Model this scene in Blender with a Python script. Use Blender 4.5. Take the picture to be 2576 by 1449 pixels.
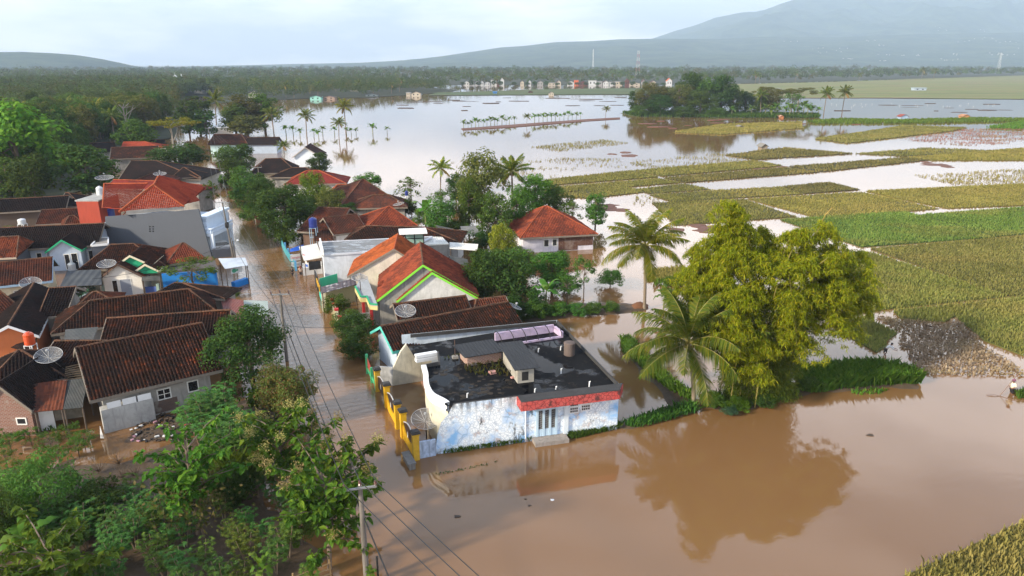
import bpy, math, random
import numpy as np
from mathutils import Vector
for o in list(bpy.data.objects): bpy.data.objects.remove(o)
C = bpy.context.scene.collection
SC = bpy.context.scene
R = math.radians
rnd = random.Random(7)
NR = np.random.default_rng(11)
# ------------------------------------------------------------------ camera
CAMH, PITCH, FPX = 28.0, R(17.5), 1789.0          # FPX: focal length in pixels of a 2576 px wide frame
cam_d = bpy.data.cameras.new('camera'); cam = bpy.data.objects.new('camera', cam_d); C.objects.link(cam)
cam.location = (0, 0, CAMH); cam.rotation_euler = (R(90) - PITCH, 0, 0)
cam_d.sensor_width = 36; cam_d.lens = 36 * FPX / 2576; cam_d.clip_start = 1; cam_d.clip_end = 60000
SC.camera = cam
# ------------------------------------------------------------------ light
SUN = Vector((-0.78, -0.52, 0.44)).normalized()
w = bpy.data.worlds.new('World'); SC.world = w; w.use_nodes = True
nt = w.node_tree; nt.nodes.clear()
def wn(t, **k):
    n = nt.nodes.new(t)
    for a, b in k.items(): setattr(n, a, b)
    return n
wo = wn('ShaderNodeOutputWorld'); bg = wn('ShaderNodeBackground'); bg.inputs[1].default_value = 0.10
sky = wn('ShaderNodeTexSky', sky_type='NISHITA', sun_disc=False, sun_elevation=math.asin(SUN.z), sun_rotation=math.atan2(SUN.x, SUN.y))
sky.air_density = 1.0; sky.dust_density = 2.0; sky.ozone_density = 1.0
tc = wn('ShaderNodeTexCoord'); mp = wn('ShaderNodeMapping'); mp.inputs['Scale'].default_value = (1.0, 1.0, 4.2)
mp.inputs['Location'].default_value = (0.35, 0.1, 0.2)
n1 = wn('ShaderNodeTexNoise'); n1.inputs['Scale'].default_value = 2.3; n1.inputs['Detail'].default_value = 7; n1.inputs['Roughness'].default_value = 0.52
n2 = wn('ShaderNodeTexNoise'); n2.inputs['Scale'].default_value = 7.0; n2.inputs['Detail'].default_value = 6
r1 = wn('ShaderNodeValToRGB'); e = r1.color_ramp.elements
e[0].position = .43; e[0].color = (3.9, 4.35, 4.8, 1); e[1].position = .56; e[1].color = (8.3, 7.95, 7.7, 1)
r2 = wn('ShaderNodeValToRGB'); e = r2.color_ramp.elements
e[0].position = .55; e[0].color = (0, 0, 0, 1); e[1].position = .78; e[1].color = (1.1, 0.95, 0.85, 1)
add = wn('ShaderNodeMixRGB', blend_type='ADD'); add.inputs[0].default_value = 0.8
mix = wn('ShaderNodeMixRGB'); mix.inputs[0].default_value = 0.94
L = nt.links.new
L(tc.outputs['Generated'], mp.inputs[0]); L(mp.outputs[0], n1.inputs[0]); L(mp.outputs[0], n2.inputs[0])
L(n1.outputs[0], r1.inputs[0]); L(n2.outputs[0], r2.inputs[0]); L(r1.outputs[0], add.inputs[1]); L(r2.outputs[0], add.inputs[2])
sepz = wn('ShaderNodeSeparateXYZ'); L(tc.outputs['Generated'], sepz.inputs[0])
elev = wn('ShaderNodeValToRGB'); e = elev.color_ramp.elements      # low bright band shaped for water reflections, zenith darkened to weaken ambient light
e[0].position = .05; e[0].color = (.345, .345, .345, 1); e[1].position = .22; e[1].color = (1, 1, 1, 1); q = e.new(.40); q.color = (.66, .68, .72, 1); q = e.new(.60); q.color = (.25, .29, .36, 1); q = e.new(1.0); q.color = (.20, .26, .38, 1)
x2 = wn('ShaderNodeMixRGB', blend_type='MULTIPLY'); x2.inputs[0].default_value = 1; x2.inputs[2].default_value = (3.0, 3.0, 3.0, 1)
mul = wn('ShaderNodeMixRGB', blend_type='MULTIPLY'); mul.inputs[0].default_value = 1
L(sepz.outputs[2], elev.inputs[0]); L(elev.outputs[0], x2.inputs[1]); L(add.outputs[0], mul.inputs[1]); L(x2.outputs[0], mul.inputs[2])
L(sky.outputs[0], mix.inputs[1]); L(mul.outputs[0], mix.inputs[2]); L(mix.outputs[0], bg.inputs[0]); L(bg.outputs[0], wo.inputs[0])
sl = bpy.data.lights.new('sun', 'SUN'); sl.energy = 5.0; sl.angle = R(5); sl.color = (1.0, 0.87, 0.66)
so = bpy.data.objects.new('sun', sl); C.objects.link(so); so.rotation_euler = SUN.to_track_quat('Z', 'Y').to_euler(); so.location = (-200, -80, 200)
SC.view_settings.view_transform = 'Standard'; SC.view_settings.look = 'None'; SC.view_settings.exposure = 0.62; SC.view_settings.gamma = 1.0
SC.render.engine = 'CYCLES'
cy = SC.cycles; cy.use_denoising = True; cy.max_bounces = 6; cy.diffuse_bounces = 2; cy.glossy_bounces = 3; cy.transmission_bounces = 4; cy.volume_bounces = 2
cy.transparent_max_bounces = 8; cy.use_adaptive_sampling = True; cy.adaptive_threshold = 0.02; cy.caustics_reflective = False; cy.caustics_refractive = False
SC.render.use_persistent_data = False
# ------------------------------------------------------------------ geometry helpers
def P(x, y, z=0.0):
    """the point at height z on the line of sight through photo pixel (x, y) of a 2576 px wide photo"""
    a = (x - 1288) / FPX; b = -(y - 724.5) / FPX
    dy = math.cos(PITCH) + b * math.sin(PITCH); dz = -math.sin(PITCH) + b * math.cos(PITCH)
    t = (z - CAMH) / dz
    return Vector((a * t, dy * t, z))
def ray(x, y):
    a = (x - 1288) / FPX; b = -(y - 724.5) / FPX
    return Vector((a, math.cos(PITCH) + b * math.sin(PITCH), -math.sin(PITCH) + b * math.cos(PITCH)))
def hgt(y, base):
    """height reached at photo row y by something standing at point base"""
    d = ray(1288, y); return CAMH + d.z / d.y * base.y
def mpp(p): return math.hypot(p.y, CAMH) / FPX     # metres per photo pixel at a ground point
class MB:
    def __init__(s): s.v = []; s.f = []; s.uv = []
    def poly(s, pts, uvs=None):
        k = len(s.v); s.v += [tuple(p) for p in pts]; s.f.append(tuple(range(k, k + len(pts))))
        if uvs is None:
            p = [Vector(q) for q in pts]; n = Vector((0, 0, 0))
            for i in range(len(p)):
                a, b = p[i], p[(i + 1) % len(p)]
                n += Vector(((a.y - b.y) * (a.z + b.z), (a.z - b.z) * (a.x + b.x), (a.x - b.x) * (a.y + b.y)))
            n.normalize()
            u = Vector((0, 0, 1)).cross(n)
            u = u.normalized() if u.length > 1e-3 else Vector((1, 0, 0))
            vv = n.cross(u)
            uvs = [(q.dot(u), q.dot(vv)) for q in p]
        s.uv += uvs
    def box(s, c, sx, sy, sz, rz=0.0):
        """box with bottom centre c"""
        co, si = math.cos(rz), math.sin(rz); x0, y0, z0 = c
        def q(i, j, k): return (x0 + i * sx / 2 * co - j * sy / 2 * si, y0 + i * sx / 2 * si + j * sy / 2 * co, z0 + k * sz)
        a = [q(-1, -1, 0), q(1, -1, 0), q(1, 1, 0), q(-1, 1, 0), q(-1, -1, 1), q(1, -1, 1), q(1, 1, 1), q(-1, 1, 1)]
        for f in ((3, 2, 1, 0), (4, 5, 6, 7), (0, 1, 5, 4), (1, 2, 6, 5), (2, 3, 7, 6), (3, 0, 4, 7)): s.poly([a[i] for i in f])
    def prism(s, pts, dz):
        """vertical prism from a horizontal outline"""
        p = [Vector(q) for q in pts]; t = [q + Vector((0, 0, dz)) for q in p]; n = len(p)
        s.poly(t); s.poly(p[::-1])
        for i in range(n): s.poly([p[i], p[(i + 1) % n], t[(i + 1) % n], t[i]])
    def tube(s, pts, rad, n=6, cap=True):
        pts = [Vector(p) for p in pts]; rad = rad if hasattr(rad, '__len__') else [rad] * len(pts); k = len(s.v)
        for i, p in enumerate(pts):
            d = (pts[min(i + 1, len(pts) - 1)] - pts[max(i - 1, 0)]).normalized()
            a = d.cross(Vector((0, 0, 1))) if abs(d.z) < .95 else d.cross(Vector((1, 0, 0)))
            a.normalize(); b = d.cross(a)
            for j in range(n):
                t = 2 * math.pi * j / n; s.v.append(tuple(p + (a * math.cos(t) + b * math.sin(t)) * rad[i]))
        for i in range(len(pts) - 1):
            for j in range(n):
                s.f.append((k + i * n + j, k + i * n + (j + 1) % n, k + (i + 1) * n + (j + 1) % n, k + (i + 1) * n + j))
                s.uv += [(j / n, i), ((j + 1) / n, i), ((j + 1) / n, i + 1), (j / n, i + 1)]
        if cap:
            for q in (range(k, k + n), range(k + (len(pts) - 1) * n, k + len(pts) * n)):
                s.f.append(tuple(q)); s.uv += [(0, 0)] * n
    def lathe(s, c, prof, n=16):
        c = Vector(c); k = len(s.v)
        for r, z in prof:
            for j in range(n):
                t = 2 * math.pi * j / n; s.v.append((c.x + r * math.cos(t), c.y + r * math.sin(t), c.z + z))
        for i in range(len(prof) - 1):
            for j in range(n):
                s.f.append((k + i * n + j, k + i * n + (j + 1) % n, k + (i + 1) * n + (j + 1) % n, k + (i + 1) * n + j))
                s.uv += [(j / n, prof[i][1]), ((j + 1) / n, prof[i][1]), ((j + 1) / n, prof[i + 1][1]), (j / n, prof[i + 1][1])]
        for i in (0, len(prof) - 1):
            if prof[i][0] > .01: s.f.append(tuple(range(k + i * n, k + i * n + n))); s.uv += [(0, 0)] * n
    def mesh(s, name, mat, off=(0, 0, 0), smooth=False):
        me = bpy.data.meshes.new(name)
        o = Vector(off); me.from_pydata([(a - o.x, b - o.y, c - o.z) for a, b, c in s.v], [], s.f)
        l = me.uv_layers.new(name='UVMap'); l.data.foreach_set('uv', [q for t in s.uv for q in t])
        if mat: me.materials.append(mat)
        if smooth: me.polygons.foreach_set('use_smooth', [True] * len(me.polygons))
        me.update(); return me
    def obj(s, name, mat, parent=None, smooth=False, label=None):
        off = Vector((0, 0, 0))
        if parent is not None:
            off = wl(parent)
        o = bpy.data.objects.new(name, s.mesh(name, mat, off, smooth)); C.objects.link(o)
        if parent is not None: o.parent = parent
        if label: o['label'] = label
        return o
def wl(o):
    v = Vector((0, 0, 0))
    while o is not None: v = v + o.location; o = o.parent
    return v
def thing(name, label, cat, loc=(0, 0, 0), group=None, rz=0):
    o = bpy.data.objects.new(name, None); C.objects.link(o); o.location = loc; o.rotation_euler = (0, 0, rz); o.empty_display_size = .3
    o['label'] = label; o['category'] = cat
    if group: o['group'] = group
    return o
def tag(o, label, cat, group=None, kind=None):
    o['label'] = label; o['category'] = cat
    if group: o['group'] = group
    if kind: o['kind'] = kind
    return o
def struct(o, label=None, cat=None):
    o['kind'] = 'structure'
    if label: o['label'] = label
    if cat: o['category'] = cat
    return o
def npmesh(name, V, F, mat):
    """V (n,3), F (m,k) arrays, all faces of one size"""
    me = bpy.data.meshes.new(name); m, k = F.shape
    me.vertices.add(len(V)); me.vertices.foreach_set('co', np.asarray(V, np.float32).ravel())
    me.loops.add(m * k); me.loops.foreach_set('vertex_index', F.astype(np.int32).ravel())
    me.polygons.add(m); me.polygons.foreach_set('loop_start', np.arange(0, m * k, k, dtype=np.int32))
    me.update(calc_edges=True); me.validate()
    if mat: me.materials.append(mat)
    return me
def unit(a): return a / np.maximum(np.linalg.norm(a, axis=1, keepdims=True), 1e-6)
def leaves(cen, nrm, length, width, tang=None, bend=0.15):
    """leaf-shaped quads: base, left, tip, right"""
    n = len(cen); nrm = unit(nrm)
    t = NR.normal(size=(n, 3)) if tang is None else tang
    t = unit(t - nrm * (t * nrm).sum(1, keepdims=True)); b = np.cross(nrm, t)
    length = np.broadcast_to(np.asarray(length), (n,))[:, None]; width = np.broadcast_to(np.asarray(width), (n,))[:, None]
    v = np.stack([cen - t * length * .5 - nrm * length * bend * .5, cen + b * width * .5, cen + t * length * .5 - nrm * length * bend, cen - b * width * .5], 1).reshape(-1, 3)
    f = np.arange(4 * n).reshape(n, 4)
    return v, f
def joinvf(parts):
    V = []; F = []; k = 0
    for v, f in parts: V.append(v); F.append(f + k); k += len(v)
    return np.concatenate(V), np.concatenate(F)
# ------------------------------------------------------------------ materials
class NT:
    def __init__(s, name):
        s.m = bpy.data.materials.new(name); s.m.use_nodes = True; s.t = s.m.node_tree; s.t.nodes.clear()
        s.out = s('ShaderNodeOutputMaterial')
    def __call__(s, t, ins=None, **k):
        n = s.t.nodes.new(t)
        for a, b in k.items(): setattr(n, a, b)
        for a, b in (ins or {}).items():
            if isinstance(b, bpy.types.NodeSocket): s.t.links.new(b, n.inputs[a])
            else: n.inputs[a].default_value = b
        return n
    def link(s, a, b): s.t.links.new(a, b)
    def uv(s): return s('ShaderNodeUVMap').outputs[0]
    def pos(s): return s('ShaderNodeNewGeometry').outputs['Position']
    def obj(s): return s('ShaderNodeTexCoord').outputs['Object']
    def noise(s, vec, scale, detail=4, rough=.55):
        return s('ShaderNodeTexNoise', {'Vector': vec, 'Scale': scale, 'Detail': detail, 'Roughness': rough}).outputs[0]
    def scale(s, vec, sc): return s('ShaderNodeMapping', {'Vector': vec, 'Scale': sc}).outputs[0]
    def ramp(s, fac, stops):
        n = s('ShaderNodeValToRGB', {0: fac}); e = n.color_ramp.elements
        while len(e) < len(stops): e.new(.5)
        for i, (p, c) in enumerate(stops): e[i].position = p; e[i].color = tuple(c) + (1,) if len(c) == 3 else c
        return n.outputs[0]
    def mix(s, f, a, b, mode='MIX'):
        n = s('ShaderNodeMixRGB', blend_type=mode)
        for i, q in ((0, f), (1, a), (2, b)):
            if isinstance(q, bpy.types.NodeSocket): s.link(q, n.inputs[i])
            elif i == 0: n.inputs[0].default_value = q
            else: n.inputs[i].default_value = tuple(q) + (1,)
        return n.outputs[0]
    def math(s, op, a, b=None):
        n = s('ShaderNodeMath', operation=op)
        for i, q in ((0, a), (1, b)):
            if q is None: continue
            if isinstance(q, bpy.types.NodeSocket): s.link(q, n.inputs[i])
            else: n.inputs[i].default_value = q
        return n.outputs[0]
    def bump(s, h, strength=.3, dist=.05): return s('ShaderNodeBump', {'Height': h, 'Strength': strength, 'Distance': dist}).outputs[0]
    def pbr(s, col, rough=.8, normal=None, spec=.3, **k):
        ins = {'Roughness': rough, 'Specular IOR Level': spec}
        ins['Base Color'] = col if isinstance(col, bpy.types.NodeSocket) else tuple(col) + (1,)
        if normal is not None: ins['Normal'] = normal
        ins.update(k)
        b = s('ShaderNodeBsdfPrincipled', ins); s.link(b.outputs[0], s.out.inputs[0]); return s.m
MC = {}
def paint(col, rough=.7, dirt=.25, scale=1.2, spec=.3, key=None):
    """painted or plastered surface with weather stains"""
    k = ('paint', tuple(col), rough, dirt, scale)
    if k in MC: return MC[k]
    s = NT(key or 'painted_surface'); p = s.pos()
    f = s.ramp(s.noise(p, scale, 6, .65), [(.42, (0, 0, 0)), (.75, (1, 1, 1))])
    f2 = s.ramp(s.noise(s.scale(p, (4, 4, .5)), 1.1, 5), [(.5, (0, 0, 0)), (.72, (1, 1, 1))])
    g = s.math('MULTIPLY', s.math('MAXIMUM', f, f2), dirt)
    c = s.mix(g, col, tuple(q * .28 + .01 for q in col))
    MC[k] = s.pbr(c, rough, s.bump(s.noise(p, 9, 4), .15, .03), spec); return MC[k]
def mossy(col, key='stained_concrete'):
    return paint(col, .85, .75, .7, key=key)
def tiles(key, cols, moss, moss_amt, rough=.9):
    """clay roof tiles: per-tile colour, lichen patches; the barrel shape is in the mesh"""
    if key in MC: return MC[key]
    s = NT(key); uv = s.uv()
    q = s('ShaderNodeVectorMath', {0: s.scale(uv, (1 / .26, 1 / .34, 1))}, operation='FLOOR').outputs[0]
    wnz = s('ShaderNodeTexWhiteNoise', {'Vector': q}, noise_dimensions='2D').outputs[0]
    c = s.ramp(wnz, [(i / max(1, len(cols) - 1), x) for i, x in enumerate(cols)])
    p = s.pos()
    f = s.ramp(s.math('ADD', s.noise(p, .45, 6, .6), s.math('MULTIPLY', s.math('SUBTRACT', wnz, .5), .10)), [(.56 - moss_amt * .3, (0, 0, 0)), (.66 - moss_amt * .25, (1, 1, 1))])
    f2 = s.ramp(s.noise(p, 3.5, 5, .7), [(.45, (0, 0, 0)), (.62, (1, 1, 1))])
    f = s.math('MULTIPLY', f, s.math('ADD', s.math('MULTIPLY', f2, .5), .45))
    c = s.mix(f, c, moss)
    # row joints and pan valleys as bump for roofs whose tiles are not modelled
    u = s('ShaderNodeSeparateXYZ', {0: s.scale(uv, (2 * math.pi / .26, 1 / .34, 1))})
    h = s.math('ADD', s.math('MULTIPLY', s.math('SINE', u.outputs[0]), .5), s.math('FRACT', u.outputs[1]))
    MC[key] = s.pbr(c, rough, s.bump(h, .55, .05), .08); return MC[key]
def corr(key, c1, c2, amt=.5, pitch=.10, rough=.5, metal=0.0):
    if key in MC: return MC[key]
    s = NT(key); uv = s.uv(); p = s.pos()
    f = s.ramp(s.noise(s.scale(p, (1, 1, 1)), .9, 6, .65), [(.6 - amt * .35, (0, 0, 0)), (.72 - amt * .2, (1, 1, 1))])
    c = s.mix(f, c1, c2)
    u = s('ShaderNodeSeparateXYZ', {0: s.scale(uv, (2 * math.pi / pitch, 1 / 1.8, 1))})
    c = s.mix(s.ramp(s.math('FRACT', u.outputs[1]), [(0, (.6, .6, .6)), (.03, (0, 0, 0))]), c, tuple(q * .5 for q in c1))
    MC[key] = s.pbr(c, rough, s.bump(s.math('SINE', u.outputs[0]), .7, .03), .4, Metallic=metal); return MC[key]
def brick(key, c1, c2, mort):
    if key in MC: return MC[key]
    s = NT(key); uv = s.uv()
    b = s('ShaderNodeTexBrick', {'Vector': uv, 'Color1': c1 + (1,), 'Color2': c2 + (1,), 'Mortar': mort + (1,), 'Scale': 1.0, 'Mortar Size': .018, 'Brick Width': .30, 'Row Height': .12})
    f = s.ramp(s.noise(s.pos(), .8, 5), [(.58, (0, 0, 0)), (.66, (1, 1, 1))])
    MC[key] = s.pbr(s.mix(s.math('MULTIPLY', f, .8), b.outputs[0], (.26, .24, .215)), .9, s.bump(b.outputs[1], -.4, .02)); return MC[key]
def leafm(key, c1, c2, c3=None, trans=.30, rough=.55):
    if key in MC: return MC[key]
    s = NT(key); g = s('ShaderNodeNewGeometry'); oi = s('ShaderNodeObjectInfo')
    st = [(0, c1), (.6, c2), (1, c3 or c2)]
    c = s.ramp(g.outputs['Random Per Island'], st)
    c = s('ShaderNodeHueSaturation', {'Color': c, 'Hue': s.math('ADD', s.math('MULTIPLY', oi.outputs['Random'], .05), .475), 'Value': s.math('ADD', s.math('MULTIPLY', oi.outputs['Random'], .5), .75)}).outputs[0]
    b = s('ShaderNodeBsdfPrincipled', {'Base Color': c, 'Roughness': rough + .15, 'Specular IOR Level': .10})
    t = s('ShaderNodeBsdfTranslucent', {'Color': s.mix(.35, c, (.25, .30, .02))})
    m = s('ShaderNodeMixShader', {0: trans, 1: b.outputs[0], 2: t.outputs[0]}); s.link(m.outputs[0], s.out.inputs[0])
    MC[key] = s.m; return s.m
def plain(key, col, rough=.6, spec=.3, metal=0.0):
    if key in MC: return MC[key]
    s = NT(key); n = s.noise(s.obj(), 6, 4)
    MC[key] = s.pbr(s.mix(s.math('MULTIPLY', n, .3), col, tuple(q * .5 for q in col)), rough, None, spec, Metallic=metal); return MC[key]
bark = plain('bark', (.12, .09, .065), .9)
palm_bark = plain('palm_bark', (.20, .16, .12), .9)
T_OLD = tiles('old_dark_tiles', [(.028, .014, .011), (.05, .02, .013), (.036, .018, .014), (.075, .026, .014), (.04, .019, .013), (.16, .042, .018)], (.013, .011, .010), .55)
T_BROWN = tiles('brown_tiles', [(.07, .028, .02), (.11, .036, .022), (.085, .03, .02), (.15, .045, .024), (.10, .034, .022)], (.03, .022, .02), .4)
T_DARK = tiles('blackened_tiles', [(.017, .012, .011), (.025, .014, .012), (.02, .013, .012), (.034, .017, .013)], (.010, .0095, .010), .5)
T_ORANGE = tiles('orange_tiles', [(.28, .07, .025), (.36, .095, .03), (.24, .055, .02), (.40, .11, .035)], (.10, .035, .02), .35)
T_RED = tiles('red_tiles', [(.24, .040, .022), (.29, .052, .028), (.26, .045, .024), (.32, .062, .03)], (.14, .028, .02), .12)
T_MARO = tiles('dark_red_tiles', [(.14, .024, .020), (.18, .03, .024), (.16, .027, .022)], (.06, .02, .018), .2)
T_REDOLD = tiles('weathered_red_tiles', [(.20, .05, .026), (.26, .06, .03), (.17, .04, .024), (.23, .055, .028)], (.07, .026, .02), .42)
CONC = mossy((.30, .29, .275)); WHITEW = paint((.72, .73, .75), .7, .35); CREAM = paint((.66, .60, .44), .75, .35)
PALEBLUE = paint((.42, .50, .62), .7, .25); GREYW = paint((.08, .09, .112), .8, .12, .3, key='smooth_grey_render')
GLASS = plain('dark_glass', (.015, .018, .022), .15, .6); FRAME = paint((.72, .72, .70), .5, .15)
BLACKSLAB = None
# ------------------------------------------------------------------ houses
def tile_poly(mb, pts, tile=True, samples=4, sag=.03, seed=0):
    p = [Vector(q) for q in pts]
    n = Vector((0, 0, 0))
    for i in range(len(p)):
        a, b = p[i], p[(i + 1) % len(p)]
        n += Vector(((a.y - b.y) * (a.z + b.z), (a.z - b.z) * (a.x + b.x), (a.x - b.x) * (a.y + b.y)))
    n.normalize()
    if n.z < 0: n = -n; p = p[::-1]
    U = Vector((0, 0, 1)).cross(n).normalized(); Vv = n.cross(U); o = p[0]
    q = [((x - o).dot(U), (x - o).dot(Vv)) for x in p]
    def full(u, v, h): return o + U * u + Vv * v + n * h
    if not tile:
        mb.poly(p, [(a, b) for a, b in q]); return
    v0 = min(b for a, b in q); v1 = max(b for a, b in q); pitch, row = .26, .34
    def span(v):
        xs = []
        for i in range(len(q)):
            (a, b), (c, d) = q[i], q[(i + 1) % len(q)]
            if (b - v) * (d - v) <= 0:
                if abs(d - b) < 1e-6: xs += [a, c]
                else: xs.append(a + (c - a) * (v - b) / (d - b))
        return (min(xs), max(xs)) if xs else None
    prof = {4: (0, .085, .09, .01), 3: (0, .09, .04), 2: (0, .08)}[samples]
    step = pitch / samples; rr = random.Random(seed); k0 = math.floor(min(a for a, b in q) / step); k1 = math.ceil(max(a for a, b in q) / step)
    nr = max(1, int(math.ceil((v1 - v0) / row)))
    ph = [rr.random() * 6 for _ in range(4)]
    def sg(u, v): return sag * (math.sin(u * .7 + ph[0]) * math.sin(v * .9 + ph[1]) + .6 * math.sin(u * 1.9 + ph[2]) * math.sin(v * 2.3 + ph[3]))
    for r in range(nr):
        va, vb = v0 + r * row, min(v1, v0 + (r + 1) * row + .03)
        if vb - va < .02: continue
        sa, sb = span(min(max(va, v0 + 1e-4), v1 - 1e-4)), span(min(vb, v1 - 1e-4))
        if not sa or not sb: continue
        base = len(mb.v); cnt = 0
        ks = [k for k in range(k0, k1 + 1) if min(sa[0], sb[0]) - step <= k * step <= max(sa[1], sb[1]) + step]
        jit = [rr.uniform(-.012, .012) for _ in range(len(ks) // samples + 3)]
        for i, k in enumerate(ks):
            u = k * step; h = prof[k % samples] + jit[i // samples]
            ua, ub = min(max(u, sa[0]), sa[1]), min(max(u, sb[0]), sb[1])
            drop = jit[i // samples] * 3 if r == 0 else jit[i // samples]
            mb.v += [tuple(full(ua, va + drop, h + .065 + sg(ua, va))), tuple(full(ub, vb, h + .005 + sg(ub, vb)))]; cnt += 1
        for i in range(cnt - 1):
            f = (base + 2 * i, base + 2 * i + 2, base + 2 * i + 3, base + 2 * i + 1); mb.f.append(f)
            kk = ks[i] * step
            vm = (r + .02) * row; vt = (r + .98) * row
            mb.uv += [(kk + .001, vm), (kk + step - .001, vm), (kk + step - .001, vt), (kk + .001, vt)]
def cap_line(mb, a, b, r=.11):
    a, b = Vector(a), Vector(b); n = max(2, int((b - a).length / .8)); rr = random.Random(int(a.x * 97) % 999)
    mb.tube([a.lerp(b, i / n) + Vector((0, 0, .05 + rr.uniform(-.02, .02))) for i in range(n + 1)], r, 6)
def window(root, O, u, n, s0, s1, z0, z1, kind, frame=None):
    """window or door on the wall plane through O with direction u, outward normal n"""
    O, u, n = Vector(O), Vector(u), Vector(n)
    def q(s, z, d): return O + u * s + Vector((0, 0, z)) + n * d
    nm = 'door' if kind[0] == 'd' else 'window'
    fm = MB(); t = .09 if nm == 'window' else .07
    for (a, b, c, d) in ((s0 - t, s1 + t, z1, z1 + t), (s0 - t, s1 + t, z0 - t, z0), (s0 - t, s0, z0, z1), (s1, s1 + t, z0, z1)):
        for pl in ([q(a, c, .05), q(b, c, .05), q(b, d, .05), q(a, d, .05)], [q(a, c, 0), q(b, c, 0), q(b, c, .05), q(a, c, .05)], [q(a, d, .05), q(b, d, .05), q(b, d, 0), q(a, d, 0)],
                   [q(a, c, 0), q(a, c, .05), q(a, d, .05), q(a, d, 0)], [q(b, c, .05), q(b, c, 0), q(b, d, 0), q(b, d, .05)]): fm.poly(pl)
    f = fm.obj(nm, frame or FRAME, root)
    if nm == 'window':
        m = MB(); m.poly([q(s0, z0, .012), q(s1, z0, .012), q(s1, z1, .012), q(s0, z1, .012)]); m.obj('pane', GLASS, f)
        if s1 - s0 > .8 and kind != 'w1':
            b = MB(); sm = (s0 + s1) / 2
            b.poly([q(sm - .03, z0, .04), q(sm + .03, z0, .04), q(sm + .03, z1, .04), q(sm - .03, z1, .04)])
            zm = z0 + (z1 - z0) * .5; b.poly([q(s0, zm - .03, .043), q(s1, zm - .03, .043), q(s1, zm + .03, .043), q(s0, zm + .03, .043)]); b.obj('glazing_bar', frame or FRAME, f)
    else:
        m = MB(); m.poly([q(s0, z0, .012), q(s1, z0, .012), q(s1, z1, .012), q(s0, z1, .012)]); m.obj('door_leaf', GLASS if kind == 'do' else paint((.25, .28, .34), .6, .2), f)
        h = MB(); c = q(s1 - .1, z0 + (z1 - z0) * .5, .02); h.tube([c, c + n * .06, c + n * .06 + u * -.08], .02, 5); h.obj('handle', FRAME, f)
def bisect(f, a, b):
    fa = f(a)
    for _ in range(40):
        m = (a + b) / 2
        if (f(m) > 0) == (fa > 0): a = m
        else: b = m
    return (a + b) / 2
def finish_house(root, faces, wallpolys, caps, wallm, roofm, tile, thick, fascia, capm, samples, wallparts=()):
    rm = MB(); und = MB()
    for i, f in enumerate(faces):
        tile_poly(rm, f, tile, samples, seed=i + int(abs(f[0].x) * 10))
        und.poly([Vector(q) - Vector((0, 0, thick)) for q in f][::-1])
    r = rm.obj('roof', roofm, root)
    for f in faces:      # eave and verge boards round each plane's outline edge
        pass
    if caps:
        cm = MB()
        for a, b in caps: cap_line(cm, a, b)
        cm.obj('ridge_cap', capm or roofm, r)
    und.obj('eave_lining', plain('roof_underside', (.07, .055, .045), .9), r)
    if fascia:
        fm, edges = fascia; m = MB()
        for a, b in edges:
            a, b = Vector(a), Vector(b); d = (b - a).normalized(); nn = Vector((0, 0, 1)).cross(d).normalized() * .04
            up, dn = Vector((0, 0, .07)), Vector((0, 0, -.2))
            A = [a + dn - nn, a + dn + nn, a + up + nn, a + up - nn]; B = [b + dn - nn, b + dn + nn, b + up + nn, b + up - nn]
            for i in range(4): m.poly([A[i], A[(i + 1) % 4], B[(i + 1) % 4], B[i]])
            m.poly(A[::-1]); m.poly(B)
        m.obj('fascia', fm, r)
    wm = MB()
    for p in wallpolys: wm.poly(p)
    wm.obj('wall', wallm, root)
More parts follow.
